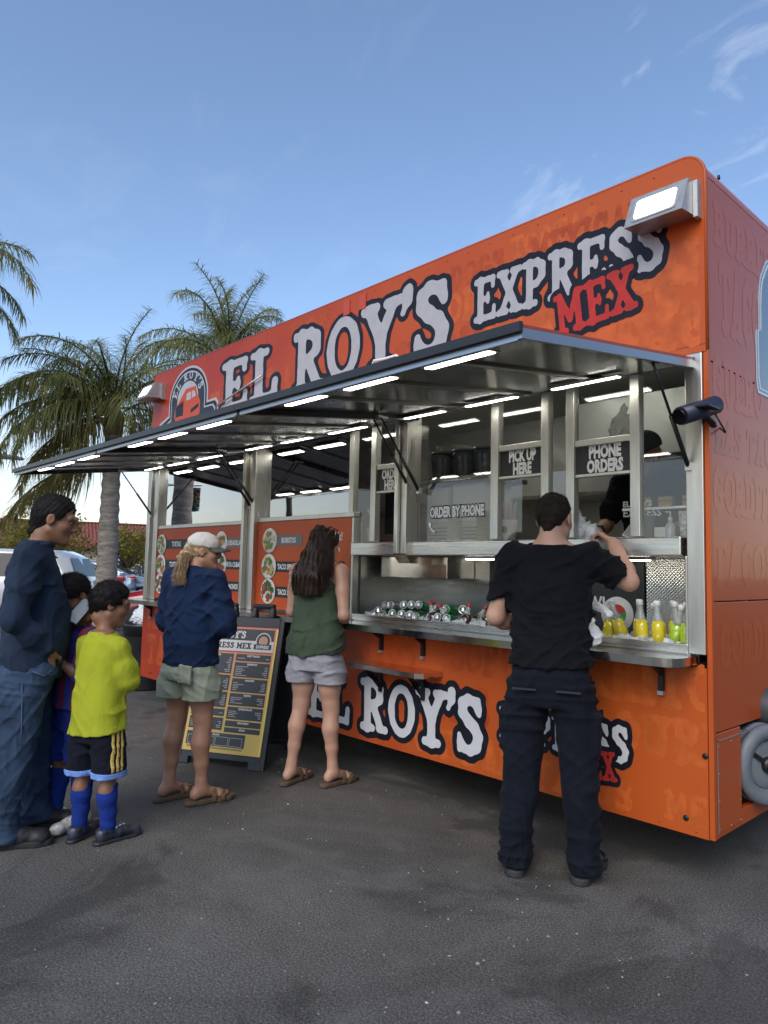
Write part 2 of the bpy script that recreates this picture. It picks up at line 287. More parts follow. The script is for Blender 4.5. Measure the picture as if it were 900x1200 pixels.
# ------------------------------------------------------------------ helpers: solid shapes from distance fields (surface nets)
f32 = np.float32
class SDF:
    def __init__(s): s.ops = []
    def _a(s, fn, lo, hi, k, op): s.ops.append((fn, np.array(lo, float), np.array(hi, float), k, op)); return s
    def cap(s, a, b, ra, rb=None, k=.02, op='u'):
        rb = ra if rb is None else rb; a = np.array(a, float); b = np.array(b, float); r = max(ra, rb)
        def fn(x, y, z):
            u = b - a; L2 = float(u @ u) + 1e-12
            t = np.clip(((x - a[0]) * u[0] + (y - a[1]) * u[1] + (z - a[2]) * u[2]) / L2, 0, 1)
            return np.sqrt((x - a[0] - t * u[0]) ** 2 + (y - a[1] - t * u[1]) ** 2 + (z - a[2] - t * u[2]) ** 2) - (ra + (rb - ra) * t)
        return s._a(fn, np.minimum(a, b) - r, np.maximum(a, b) + r, k, op)
    def chain(s, pts, rs, k=.02):
        for i in range(len(pts) - 1): s.cap(pts[i], pts[i + 1], rs[i], rs[i + 1], k)
        return s
    def ell(s, c, r, rot=None, k=.02, op='u'):
        c = np.array(c, float); r = np.array(r, float); M = np.array(rot if isinstance(rot, Matrix) else rot.to_matrix()).T if rot is not None else None
        def fn(x, y, z):
            p = (x - c[0], y - c[1], z - c[2])
            if M is not None: p = tuple(M[i, 0] * p[0] + M[i, 1] * p[1] + M[i, 2] * p[2] for i in range(3))
            k0 = np.sqrt((p[0] / r[0]) ** 2 + (p[1] / r[1]) ** 2 + (p[2] / r[2]) ** 2); k1 = np.sqrt((p[0] / r[0] ** 2) ** 2 + (p[1] / r[1] ** 2) ** 2 + (p[2] / r[2] ** 2) ** 2) + 1e-6
            return k0 * (k0 - 1) / k1
        R = float(r.max()) if rot is not None else r
        return s._a(fn, c - R, c + R, k, op)
    def loft(s, secs, k=.02, op='u', n=2.3, round_=.02):
        """secs: (z, cx, cy, rx, ry) from low to high"""
        S = np.array(secs, float); zs = S[:, 0]
        fine = np.linspace(zs[0], zs[-1], 160)
        def sm(col):
            v = np.interp(fine, zs, col)
            if len(zs) > 2:
                w = 9; ker = np.hanning(w + 2)[1:-1]; ker /= ker.sum(); vp = np.concatenate((np.full(w // 2, v[0]), v, np.full(w // 2, v[-1]))); v = np.convolve(vp, ker, 'valid')
            return v
        C = [sm(S[:, i]) for i in range(1, 5)]
        def fn(x, y, z):
            zc = np.clip(z, zs[0], zs[-1]); cx, cy, rx, ry = (np.interp(zc, fine, c) for c in C)
            q = (np.abs((x - cx) / rx) ** n + np.abs((y - cy) / ry) ** n) ** (1.0 / n)
            d = (q - 1) * np.minimum(rx, ry)
            dz = np.abs(z - zc)
            return np.where(dz > 0, np.maximum(d, dz), d)
        lo = (float((S[:, 1] - S[:, 3]).min()), float((S[:, 2] - S[:, 4]).min()), zs[0]); hi = (float((S[:, 1] + S[:, 3]).max()), float((S[:, 2] + S[:, 4]).max()), zs[-1])
        return s._a(fn, lo, hi, k, op)
    def box(s, c, h, r=.01, rot=None, k=.01, op='u'):
        c = np.array(c, float); h = np.array(h, float); M = np.array(rot if isinstance(rot, Matrix) else rot.to_matrix()).T if rot is not None else None
        def fn(x, y, z):
            p = (x - c[0], y - c[1], z - c[2])
            if M is not None: p = tuple(M[i, 0] * p[0] + M[i, 1] * p[1] + M[i, 2] * p[2] for i in range(3))
            q = [np.abs(p[i]) - (h[i] - r) for i in range(3)]
            return np.sqrt(np.maximum(q[0], 0) ** 2 + np.maximum(q[1], 0) ** 2 + np.maximum(q[2], 0) ** 2) + np.minimum(np.maximum(np.maximum(q[0], q[1]), q[2]), 0) - r
        R = np.full(3, float(np.linalg.norm(h))) if rot is not None else h
        return s._a(fn, c - R, c + R, k, op)
    def plane(s, p, nrm, k=.004):          # keep the side the normal points away from
        p = np.array(p, float); nn = np.array(nrm, float); nn /= np.linalg.norm(nn)
        return s._a(lambda x, y, z: (x - p[0]) * nn[0] + (y - p[1]) * nn[1] + (z - p[2]) * nn[2], (0, 0, 0), (0, 0, 0), k, 'cut')
    def field(s, fn): return s._a(fn, (0, 0, 0), (0, 0, 0), 0, 'field')      # fn(x,y,z,F) -> F
    def copy(s): o = SDF(); o.ops = list(s.ops); return o
    def grid(s, res, lo=None, hi=None, far=.06):
        us = [o for o in s.ops if o[4] == 'u']
        if lo is None: lo = np.min([o[1] for o in us], 0) - .025
        if hi is None: hi = np.max([o[2] for o in us], 0) + .025
        lo = np.array(lo, float); hi = np.array(hi, float); n = np.ceil((hi - lo) / res).astype(int) + 1
        ax = [(lo[i] + np.arange(n[i]) * res).astype(f32) for i in range(3)]
        F = np.full(tuple(n), far, f32)
        for fn, a, b, k, op in s.ops:
            if op in ('u', 'sub'):
                i0 = np.maximum(((a - far - lo) / res).astype(int), 0); i1 = np.minimum(((b + far - lo) / res).astype(int) + 2, n)
                if np.any(i1 <= i0): continue
                sl = tuple(slice(i0[i], i1[i]) for i in range(3))
                d = fn(ax[0][sl[0]][:, None, None], ax[1][sl[1]][None, :, None], ax[2][sl[2]][None, None, :]).astype(f32); A = F[sl]
                if op == 'u':
                    h = np.clip(.5 + .5 * (d - A) / k, 0, 1); F[sl] = d * (1 - h) + A * h - k * h * (1 - h)
                else:
                    h = np.clip(.5 - .5 * (A + d) / k, 0, 1); F[sl] = A * (1 - h) - d * h + k * h * (1 - h)
            else:
                X, Y, Z = ax[0][:, None, None], ax[1][None, :, None], ax[2][None, None, :]
                if op == 'cut': F = np.maximum(F, np.broadcast_to(fn(X, Y, Z), F.shape).astype(f32))
                else: F = fn(X, Y, Z, F).astype(f32)
        F[0] = F[-1] = far; F[:, 0] = F[:, -1] = far; F[:, :, 0] = F[:, :, -1] = far
        return lo, res, F
    def mesh(s, name, res=.008, lo=None, hi=None):
        lo, res, F = s.grid(res, lo, hi); return nets(name, lo, res, F)
    def build(s, name, m, parent, res=.008, lo=None, hi=None):
        me = s.mesh(name, res, lo, hi); me.materials.append(m); return link(bpy.data.objects.new(name, me), parent)
def nets(name, lo, res, F):
    S = F < 0; n = F.shape
    c = np.zeros(tuple(k - 1 for k in n), np.int8)
    for dx in (0, 1):
        for dy in (0, 1):
            for dz in (0, 1): c += S[dx:n[0] - 1 + dx, dy:n[1] - 1 + dy, dz:n[2] - 1 + dz]
    act = np.argwhere((c > 0) & (c < 8)); idx = np.full(c.shape, -1, np.int64); idx[tuple(act.T)] = np.arange(len(act))
    P = np.zeros((len(act), 3)); W = np.zeros(len(act))
    co = [(dx, dy, dz) for dx in (0, 1) for dy in (0, 1) for dz in (0, 1)]
    V = {d: F[act[:, 0] + d[0], act[:, 1] + d[1], act[:, 2] + d[2]] for d in co}
    for a in co:
        for ax in range(3):
            if a[ax] == 0:
                b = list(a); b[ax] = 1; b = tuple(b); fa, fb = V[a], V[b]; msk = (fa < 0) != (fb < 0)
                t = np.where(msk, fa / np.where(msk, fa - fb, 1), 0); q = np.repeat(np.array([a], float), len(act), 0); q[:, ax] += t
                P[msk] += q[msk]; W[msk] += 1
    P = (P / W[:, None] + act) * res + lo
    quads = []
    for ax in range(3):
        o1, o2 = (ax + 1) % 3, (ax + 2) % 3
        sl0 = [slice(None)] * 3; sl1 = [slice(None)] * 3; sl0[ax] = slice(0, -1); sl1[ax] = slice(1, None)
        A, B = S[tuple(sl0)], S[tuple(sl1)]; e = np.argwhere(A != B)
        e = e[(e[:, o1] > 0) & (e[:, o2] > 0) & (e[:, o1] < n[o1] - 1) & (e[:, o2] < n[o2] - 1)]
        if not len(e): continue
        def cell(d1, d2):
            q = e.copy(); q[:, o1] -= d1; q[:, o2] -= d2; return idx[q[:, 0], q[:, 1], q[:, 2]]
        Q = np.stack((cell(1, 1), cell(0, 1), cell(0, 0), cell(1, 0)), 1); fl = ~A[tuple(e.T)]; Q[fl] = Q[fl][:, ::-1]; quads.append(Q)
    Q = np.concatenate(quads) if quads else np.zeros((0, 4), int)
    me = bpy.data.meshes.new(name); me.vertices.add(len(P)); me.vertices.foreach_set('co', P.astype(f32).ravel())
    me.loops.add(Q.size); me.loops.foreach_set('vertex_index', Q.astype(np.int32).ravel()); me.polygons.add(len(Q))
    me.polygons.foreach_set('loop_start', np.arange(0, Q.size, 4, dtype=np.int32)); me.polygons.foreach_set('loop_total', np.full(len(Q), 4, np.int32))
    me.update(calc_edges=True); me.polygons.foreach_set('use_smooth', np.ones(len(Q), bool)); me.validate(); return me
def wrinkle(seed, amp, freq=(20, 45), dirs=None, warp=.35):
    """cloth folds: long soft ridges that fade in and out, with a finer crease layer; returns a field op"""
    rs = np.random.RandomState(seed); T = []
    for k in range(8):
        if dirs is not None: d = np.array(dirs[k % len(dirs)], float) + rs.normal(0, .22, 3)
        else: d = rs.normal(0, 1, 3)
        d /= np.linalg.norm(d); fine = k >= 5
        T.append((d * rs.uniform(*freq) * (2.1 if fine else 1.0), rs.uniform(0, 6.28), rs.normal(0, 1, 3) * 8, rs.uniform(0, 6.28), rs.normal(0, 1, 3) * 11, rs.uniform(0, 6.28), .38 if fine else 1.0))
    def fn(x, y, z, F):
        tot = 0
        for d, p, w, q, g, h, a in T:
            wv = np.sin(w[0] * x + w[1] * y + w[2] * z + q); s_ = np.sin(d[0] * x + d[1] * y + d[2] * z + p + 4.4 * warp * wv)
            msk = np.clip(np.sin(g[0] * x + g[1] * y + g[2] * z + h + wv) * 1.4, 0, 1); tot = tot + a * ((1 - np.abs(s_)) ** 2 * 2 - .65) * msk
        return F - amp * tot * .62
    return fn
# ------------------------------------------------------------------ asphalt lot
def asphalt():
    m = bpy.data.materials.new('asphalt'); m.use_nodes = True; N, L = m.node_tree.nodes, m.node_tree.links; b = N['Principled BSDF']
    t = N.new('ShaderNodeTexCoord'); src = t.outputs['Object']
    def noise(sc, det=6, ro=.6, dist=0):
        n = N.new('ShaderNodeTexNoise'); n.inputs['Scale'].default_value = sc; n.inputs['Detail'].default_value = det; n.inputs['Roughness'].default_value = ro; n.inputs['Distortion'].default_value = dist; L.new(src, n.inputs['Vector']); return n.outputs['Fac']
    def ramp(inp, stops):
        r = N.new('ShaderNodeValToRGB'); e = r.color_ramp.elements
        while len(e) < len(stops): e.new(.5)
        for k, (p, c) in enumerate(stops): e[k].position = p; e[k].color = (c, c, c, 1) if isinstance(c, (int, float)) else (*c, 1)
        L.new(inp, r.inputs[0]); return r.outputs[0]
    def mix(a, c2, fac, mode='MIX'):
        x = N.new('ShaderNodeMixRGB'); x.blend_type = mode
        for k, s in ((0, fac), (1, a), (2, c2)):
            if hasattr(s, 'is_linked'): L.new(s, x.inputs[k])
            elif isinstance(s, (int, float)): x.inputs[k].default_value = s
            else: x.inputs[k].default_value = (*s, 1)
        return x.outputs[0]
    base = ramp(noise(.55, 8, .62), [(.30, (.062, .058, .053)), (.5, (.086, .081, .074)), (.72, (.112, .106, .097))])
    grit = ramp(noise(110, 5, .85), [(.36, .22), (.5, .95), (.64, 2.2)])
    col = mix(base, grit, 1.0, 'MULTIPLY')
    # darker oil-stained patches with soft ragged borders
    st = ramp(noise(.85, 7, .68, .7), [(.50, 1.0), (.56, .58)])
    col = mix(col, st, .85, 'MULTIPLY')
    st3 = ramp(noise(.33, 6, .7, 1.2), [(.46, 1.16), (.6, .86)])
    col = mix(col, st3, 1.0, 'MULTIPLY')
    # worn paler streaks
    st2 = ramp(noise(2.2, 6, .7, 1.2), [(.54, 0), (.75, 1)])
    col = mix(col, (.155, .15, .14), mix((0, 0, 0), st2, .5))
    # hairline cracks, only here and there
    wn_ = N.new('ShaderNodeTexNoise'); wn_.inputs['Scale'].default_value = 2.5; wn_.inputs['Detail'].default_value = 4; L.new(src, wn_.inputs['Vector'])
    va = N.new('ShaderNodeVectorMath'); va.operation = 'MULTIPLY_ADD'; va.inputs[1].default_value = (.5, .5, 0); L.new(wn_.outputs['Color'], va.inputs[0]); L.new(src, va.inputs[2])
    vc = N.new('ShaderNodeTexVoronoi'); vc.feature = 'DISTANCE_TO_EDGE'; vc.inputs['Scale'].default_value = .42; L.new(va.outputs[0], vc.inputs['Vector'])
    ck = ramp(vc.outputs['Distance'], [(.0, 1.0), (.0055, 0.0)]); col = mix(col, (.018, .017, .016), mix((0, 0, 0), ck, ramp(noise(.6, 3), [(.58, 0.0), (.70, .45)])))
    # pale aggregate stones
    v = N.new('ShaderNodeTexVoronoi'); v.inputs['Scale'].default_value = 70; v.inputs['Randomness'].default_value = 1; L.new(src, v.inputs['Vector'])
    sp = ramp(v.outputs['Distance'], [(.10, 1.0), (.17, 0.0)])
    sel = N.new('ShaderNodeSeparateColor'); L.new(v.outputs['Color'], sel.inputs[0])
    selr = ramp(sel.outputs[0], [(.80, 0.0), (.90, 1.0)])
    col = mix(col, (.26, .255, .24), mix((0, 0, 0), sp, selr))
    v2 = N.new('ShaderNodeTexVoronoi'); v2.inputs['Scale'].default_value = 9; L.new(src, v2.inputs['Vector'])
    sp2 = ramp(v2.outputs['Distance'], [(.035, 1.0), (.06, 0.0)]); sel2 = N.new('ShaderNodeSeparateColor'); L.new(v2.outputs['Color'], sel2.inputs[0])
    col = mix(col, (.42, .41, .39), mix((0, 0, 0), sp2, ramp(sel2.outputs[0], [(.86, 0.0), (.9, 1.0)])))
    L.new(col, b.inputs['Base Color']); b.inputs['Roughness'].default_value = .82; b.inputs['Specular IOR Level'].default_value = .35
    rr = ramp(noise(.85, 7, .68, .7), [(.50, .88), (.56, .66)]); L.new(rr, b.inputs['Roughness'])
    bp = N.new('ShaderNodeBump'); bp.inputs['Strength'].default_value = .6; bp.inputs['Distance'].default_value = .006
    h = mix(noise(150, 3, .7), noise(28, 4, .6), .35); L.new(h, bp.inputs['Height']); L.new(bp.outputs[0], b.inputs['Normal'])
    return m
ASPH = asphalt()
gm = MB()
xs = [-900, -300, -120, -60, -30, -20, -14, -10, -6, -3, 0, 3, 6, 10, 20, 60, 300, 900]; ys = [-900, -300, -60, -20, -10, -6, -3, 0, 3, 6, 10, 14, 20, 40, 100, 300, 900]
gm.add([(x, y, 0) for x in xs for y in ys], [(i * len(ys) + j, (i + 1) * len(ys) + j, (i + 1) * len(ys) + j + 1, i * len(ys) + j + 1) for i in range(len(xs) - 1) for j in range(len(ys) - 1)])
tag(gm.build('ground', ASPH), kind='structure')
# loose stones: real little grit lying on the lot
rs = random.Random(3); st = MB()
for k in range(700):
    d = 1.2 + 7.5 * rs.random() ** 1.3; a = R_(rs.uniform(95, 180)); x, y = CAM.x + d * math.cos(a), CAM.y + d * math.sin(a)
    if y > .1: continue
    r = rs.uniform(.002, .006) * (1.6 if rs.random() < .08 else 1); z = r * .3
    q = [(x + r * rs.uniform(.6, 1.2) * math.cos(i * 1.2566 + k), y + r * rs.uniform(.6, 1.2) * math.sin(i * 1.2566 + k), 0.0) for i in range(5)] + [(x, y, r * rs.uniform(.6, 1.0))]
    st.add(q, [(i, (i + 1) % 5, 5) for i in range(5)])
tag(st.build('grit', mat('grit_stone', (.26, .25, .235), .8, var=.5, vscale=40)), 'loose pale grit scattered over the asphalt', 'grit', kind='stuff')
# ------------------------------------------------------------------ food trailer
XL, XR, ZT, ZB, DEP = -5.84, 0.0, 3.41, 0.24, 2.4
def wrap_mat(name, c0, c1, c2, rough=.32):
    m = bpy.data.materials.new(name); m.use_nodes = True; N, L = m.node_tree.nodes, m.node_tree.links; b = N['Principled BSDF']
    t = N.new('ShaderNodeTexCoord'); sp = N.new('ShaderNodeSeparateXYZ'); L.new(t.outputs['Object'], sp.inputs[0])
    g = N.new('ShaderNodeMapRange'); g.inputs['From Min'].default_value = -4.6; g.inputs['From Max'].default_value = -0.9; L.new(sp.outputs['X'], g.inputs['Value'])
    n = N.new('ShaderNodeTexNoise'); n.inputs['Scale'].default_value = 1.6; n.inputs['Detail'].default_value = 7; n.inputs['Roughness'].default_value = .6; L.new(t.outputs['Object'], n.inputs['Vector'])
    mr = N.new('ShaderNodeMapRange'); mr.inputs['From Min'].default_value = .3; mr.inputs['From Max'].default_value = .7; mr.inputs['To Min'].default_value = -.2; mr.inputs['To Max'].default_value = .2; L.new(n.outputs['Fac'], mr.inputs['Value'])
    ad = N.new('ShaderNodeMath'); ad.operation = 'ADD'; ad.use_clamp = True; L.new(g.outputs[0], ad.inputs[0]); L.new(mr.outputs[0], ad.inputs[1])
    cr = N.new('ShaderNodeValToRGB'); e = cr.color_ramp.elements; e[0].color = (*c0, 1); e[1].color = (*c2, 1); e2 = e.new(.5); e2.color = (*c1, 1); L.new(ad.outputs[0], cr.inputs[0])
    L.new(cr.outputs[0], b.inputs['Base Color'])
    b.inputs['Roughness'].default_value = rough; b.inputs['Specular IOR Level'].default_value = .22; b.inputs['Coat Weight'].default_value = .10; b.inputs['Coat Roughness'].default_value = .15
    n2 = N.new('ShaderNodeTexNoise'); n2.inputs['Scale'].default_value = 3.0; n2.inputs['Detail'].default_value = 2; L.new(t.outputs['Object'], n2.inputs['Vector'])
    bp = N.new('ShaderNodeBump'); bp.inputs['Strength'].default_value = .12; bp.inputs['Distance'].default_value = .02; L.new(n2.outputs['Fac'], bp.inputs['Height']); L.new(bp.outputs[0], b.inputs['Normal']); L.new(bp.outputs[0], b.inputs['Coat Normal'])
    MATS[name] = m; return m
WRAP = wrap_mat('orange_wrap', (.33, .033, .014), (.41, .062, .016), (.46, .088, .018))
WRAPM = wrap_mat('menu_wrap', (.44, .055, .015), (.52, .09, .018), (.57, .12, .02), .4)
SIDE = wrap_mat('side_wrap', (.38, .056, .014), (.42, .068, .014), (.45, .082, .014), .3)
SIDE.node_tree.nodes['Principled BSDF'].inputs['Coat Weight'].default_value = .25; SIDE.node_tree.nodes['Principled BSDF'].inputs['Coat Roughness'].default_value = .04
GHA = mat('ghost_print_light', (.49, .104, .022), .34, spec=.22, coat=.1, var=.25, vscale=9)
GHB = mat('ghost_print_dark', (.39, .066, .015), .34, spec=.22, coat=.1, var=.25, vscale=9)
STEEL = mat('brushed_steel', (.60, .58, .54), .30, metal=1.0, var=.10, vscale=3, rvar=.10, stretch=(1, 8, 30), bump=.03, bscale=40)
STEELV = mat('steel_post', (.56, .54, .49), .36, metal=1.0, var=.06, vscale=2.0, rvar=.10, stretch=(12, 12, 1.0), bump=.02, bscale=30)
STEELQ = mat('polished_steel', (.66, .63, .57), .16, metal=1.0, var=.10, vscale=5, rvar=.07, bump=.05, bscale=6)
ALU = mat('dull_aluminium', (.55, .55, .54), .45, metal=.9, var=.12, vscale=8)
BLACK = mat('black_paint', (.012, .012, .013), .35, var=.3, vscale=12)
RUBBER = mat('black_rubber', (.018, .018, .019), .7, var=.3, vscale=30)
DARKIN = mat('dark_underside', (.012, .012, .012), .8, var=.4, vscale=5)
LET_D = mat('letter_black', (.012, .013, .02), .34, spec=.2, coat=.0, var=.3, vscale=8)
LET_W = mat('letter_pale_grey', (.38, .39, .41), .36, spec=.2, coat=.0, var=.07, vscale=14)
LET_WW = mat('letter_white', (.56, .57, .59), .36, spec=.2, coat=.0, var=.05, vscale=14)
LET_R = mat('letter_red', (.42, .035, .028), .36, spec=.2, coat=.0, var=.15, vscale=10)
WHITE = mat('white_print', (.78, .78, .76), .45, var=.04)

trailer = thing('food_trailer', 'long orange food trailer with open awnings and slab lettering along its side', 'food trailer')
# body shell: roof, back, left end, floor (rounded top corner at the right end)
def prof(inset=0.0):
    pts = [(XL + inset, ZB + inset), (XR - inset, ZB + inset)]
    r = .11 - inset
    for k in range(0, 7):
        a = R_(90 * k / 6); pts.append((XR - inset - r + r * math.cos(a), ZT - inset - r + r * math.sin(a)))
    for k in range(0, 5):
        a = R_(90 + 90 * k / 4); pts.append((XL + inset + r + r * math.cos(a), ZT - inset - r + r * math.sin(a)))
    return pts
po, pi_ = prof(), prof(.035)
m = MB(); n = len(po)
for i in range(n):
    j = (i + 1) % n
    if i == 1: continue                       # right end is built from panels
    y0 = .012
    m.add([(po[i][0], y0, po[i][1]), (po[j][0], y0, po[j][1]), (po[j][0], DEP, po[j][1]), (po[i][0], DEP, po[i][1])], [(0, 1, 2, 3)], i > 1)
    m.add([(pi_[i][0], y0, pi_[i][1]), (pi_[j][0], y0, pi_[j][1]), (pi_[j][0], DEP - .03, pi_[j][1]), (pi_[i][0], DEP - .03, pi_[i][1])], [(3, 2, 1, 0)], i > 1)
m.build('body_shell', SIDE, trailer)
bx('rear_wall', SIDE, trailer, XL + .01, XR - .01, DEP - .03, DEP, ZB + .01, ZT - .05)
# right end panels with joints
sx0, sx1 = -.03, 0.0
for (y0, y1, z0, z1) in ((.03, DEP - .012, 2.405, ZT - .112), (.03, DEP - .012, 1.287, 2.399), (.03, DEP - .012, .70, 1.281), (.03, .32, ZB, .694), (1.25, DEP - .012, ZB, .694), (.324, 1.246, ZB, .31)):
    bx('end_panel', SIDE, trailer, sx0, sx1, y0, y1, z0, z1, .002)
MB().prism([(.004, ZB + .002), (.030, ZB + .002), (.030, ZT - .115), (.004, ZT - .115)], 'x', -.016, .006).build('corner_trim', WRAP, trailer)
# compartment behind the opening in the end panel
m = MB(); m.box(-.9, -.88, .32, 1.25, .26, .72).box(-.9, -.04, 1.25, 1.27, .26, .72).box(-.9, -.04, .30, .32, .26, .72).box(-.9, -.04, .30, 1.27, .25, .27).box(-.9, -.04, .30, 1.27, .71, .73)
m.build('compartment', DARKIN, trailer)
# patch panel outline with rivets on the end
p = bx('service_hatch', SIDE, trailer, .0005, .004, .05, .312, .262, .66)
tr = MB().box(.002, .0062, .048, .0515, .262, .664).box(.002, .0062, .048, .48, .6605, .664).build('hatch_edge', ALU, p)
for (yy, z) in ((.062, .64), (.062, .52), (.062, .40), (.062, .28), (.19, .27), (.30, .27), (.20, .645), (.33, .672), (.41, .672), (.302, .36)):
    MB().lathe([(.004, 0), (.003, .002)], (.004 if yy < .31 else .0, yy, z), 8, 'x').build('rivet', ALU, p)
# grey capped tank in the compartment
tk = thing('gas_tank', 'grey round capped tank poking out of the orange trailer end', 'tank', (-.03, .55, .495), R_(-24))
TANKG = mat('tank_grey', (.15, .165, .185), .55, var=.2, vscale=10)
MB().lathe([(.02, -.55), (.17, -.55), (.185, -.5), (.185, .02), (.19, .03), (.19, .05), (.183, .055), (.183, .075), (.192, .08), (.192, .10), (.18, .118), (.135, .122), (.128, .10), (.12, .085), (.0, .082)], (0, 0, 0), 40, 'x').build('shell', TANKG, tk)
MB().lathe([(.115, .083), (.11, .092), (.06, .088), (0, .088)], (0, 0, 0), 32, 'x').build('end_cap', mat('tank_cap', (.16, .18, .20), .4, var=.15), tk)
MB().prism([(-.11, .055), (-.095, .07), (.105, -.05), (.09, -.065)], 'x', .086, .1).build('cap_bar', BLACK, tk)
MB().lathe([(.04, .09), (.038, .11), (.02, .118), (0, .118)], (0, 0, 0), 20, 'x').build('valve', BLACK, tk)
t2 = thing('valve_drum', 'dark grey drum above the round capped tank', 'drum', (0, .68, .74))
MB().lathe([(.0, -.2), (.10, -.2), (.10, .05), (.09, .07), (0, .07)], (0, 0, 0), 24, 'x').build('shell', mat('drum_dark', (.05, .055, .06), .5), t2)

# ---- fascia (upper front) in three joined panels, one with the rounded corner
cuts = [XL, -3.686, -2.459, XR]
for i in range(3):
    a, b = cuts[i] + (.0015 if i else 0), cuts[i + 1] - (.0015 if i < 2 else 0)
    pts = [(a, 2.442), (b, 2.442)]
    if i == 2:
        r = .11
        pts += [(b - r + r * math.cos(R_(q)), ZT - r + r * math.sin(R_(q))) for q in range(0, 91, 10)]
    else: pts.append((b, ZT))
    if i == 0: pts += [(a + .03, ZT), (a, ZT - .03)]
    else: pts.append((a, ZT))
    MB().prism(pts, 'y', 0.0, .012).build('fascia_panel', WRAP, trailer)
# edge moulding over the fascia
r = .112
top = [(XL, 0, ZT + .004)] + [(XR + .002 - r + r * math.sin(R_(q)), 0, ZT + .004 - r + r * math.cos(R_(q))) for q in range(0, 91, 10)] + [(XR + .002, 0, 2.45)]
MB().tube([(p[0], .006, p[2]) for p in top], .009, 6).build('edge_moulding', WRAP, trailer)
# seam line above the window band at right
bx('fascia_joint', mat('joint_dark', (.09, .02, .008), .6), trailer, -.30, -.004, -.0006, .004, 2.475, 2.478)
# skirt (lower front)
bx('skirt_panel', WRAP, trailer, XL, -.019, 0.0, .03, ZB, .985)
for xx, zz in ((-.12, .31), (-5.6, .3), (-.03, .60)):
    MB().lathe([(.013, 0), (.013, -.004), (.008, -.007), (0, -.007)], (xx, 0, zz), 14, 'y').build('grommet', BLACK, trailer)
bx('floor_pan', DARKIN, trailer, XL + .05, -.95, .05, DEP - .05, ZB + .04, ZB + .10)
# wheels far under the trailer
for xx in (-2.5, -3.35):
    w = MB().lathe([(0, 0), (.2, 0), (.33, .02), (.36, .06), (.36, .18), (.33, .22), (0, .22)], (xx, 1.95, .36), 32, 'y').build('wheel', RUBBER, trailer)
    MB().lathe([(.19, -.02), (.17, -.03), (0, -.03)], (xx, 1.95, .36), 24, 'y').build('rim', ALU, w)

RIV = mat('rivet_orange', (.42, .07, .018), .4)
for k in range(34):
    xx = -5.75 + k * .172
    for zz in (.262, .955, 3.375):
        if zz > 3 and xx > -.12: continue
        MB().lathe([(.0055, 0), (.0045, -.0025), (0, -.003)], (xx, 0, zz), 8, 'y').build('rivet', RIV, trailer)
# ---- steel frame of the window band
def post(x0, x1, y0, y1, z0, z1, name='steel_post', mt=None): return bx(name, mt or STEELV, trailer, x0, x1, y0, y1, z0, z1, .004)
post(-.098, -.0175, -.012, .05, 1.045, 2.437)
post(-.112, -.1, -.004, .045, 1.06, 1.49)
post(-2.0, -1.965, -.07, .06, 1.50, 2.40); post(-1.962, -1.915, -.045, .06, 1.50, 2.40); post(-1.912, -1.885, -.07, .06, 1.50, 2.40)
MB().prism([(-.07, 1.50), (.06, 1.50), (.06, 1.44), (-.02, 1.44)], 'x', -2.0, -1.885).build('post_foot', STEELQ, trailer)
post(-3.905, -3.865, -.05, .06, 1.04, 2.40); post(-3.862, -3.765, -.012, .06, 1.04, 2.40); post(-3.762, -3.705, -.05, .06, 1.04, 2.40)
post(-5.80, -5.72, -.03, .06, 1.04, 2.40); post(-5.717, -5.66, .0, .06, 1.04, 2.40); post(-5.657, -5.565, -.02, .06, 1.04, 2.40)
post(XL + .002, -.1, -.006, .06, 2.401, 2.4385, 'steel_header', STEEL)
MULL = mat('pale_aluminium_frame', (.62, .61, .55), .42, metal=.75, var=.08, vscale=6, stretch=(10, 10, 1))
for xx, w in ((-2.53, .05), (-2.295, .052), (-1.236, .055), (-.888, .05), (-.728, .052), (-.36, .052)):
    bx('mullion', MULL, trailer, xx - w / 2, xx + w / 2, .005, .055, 1.585, 2.398, .004)
# sills
bx('window_sill', STEEL, trailer, -2.47, -.115, -.035, .34, 1.49, 1.58, .006)
bx('window_sill', MULL, trailer, -3.702, -2.475, -.008, .055, 1.765, 1.80, .004)
bx('window_sill', MULL, trailer, -5.562, -3.908, -.008, .055, 1.755, 1.79, .004)
bx('window_jamb', MULL, trailer, -2.50, -2.477, -.004, .05, 1.04, 1.76, .003)
bx('window_jamb', MULL, trailer, -5.60, -5.566, -.004, .05, 1.04, 1.754, .003)
# sliding sash rails (header strips with the order signs)
SIGNBK = mat('sign_black', (.016, .017, .018), .4, var=.2)
for x0, x1, words, zt in ((-.70, -.388, ('PHONE', 'ORDERS'), 2.085), (-1.207, -.915, ('PICK UP', 'HERE'), 2.115), (-2.267, -2.003, ('ORDER', 'HERE'), 2.10)):
    bx('sash_rail', MULL, trailer, x0, x1, .012, .046, zt - .018, zt + .016, .003)
    s = bx('order_sign', SIGNBK, trailer, x0, x1, .026, .034, zt - .165, zt - .02)
    sz = .094 if x1 - x0 > .25 else .08
    xc = (x0 + x1) / 2 + (.01 if words[0] != 'ORDER' else .0)
    for k, wd in enumerate(words):
        sans(wd, WHITE, s, xc, .0235, zt - .083 - k * .074, .088, .62 if wd != 'PICK UP' else .58, .0048, 'lettering', 'CENTER')
    bx('sash_bottom', MULL, trailer, x0, x1, .012, .046, zt - .182, zt - .166, .003)
sans('ORDER BY PHONE', mat('letter_outline', (.02, .02, .02), .5), trailer, -1.545, .0265, 1.735, .088, .60, .012, 'sticker_outline', 'CENTER')
sans('ORDER BY PHONE', WHITE, trailer, -1.545, .0255, 1.735, .088, .60, .0048, 'window_sticker', 'CENTER')
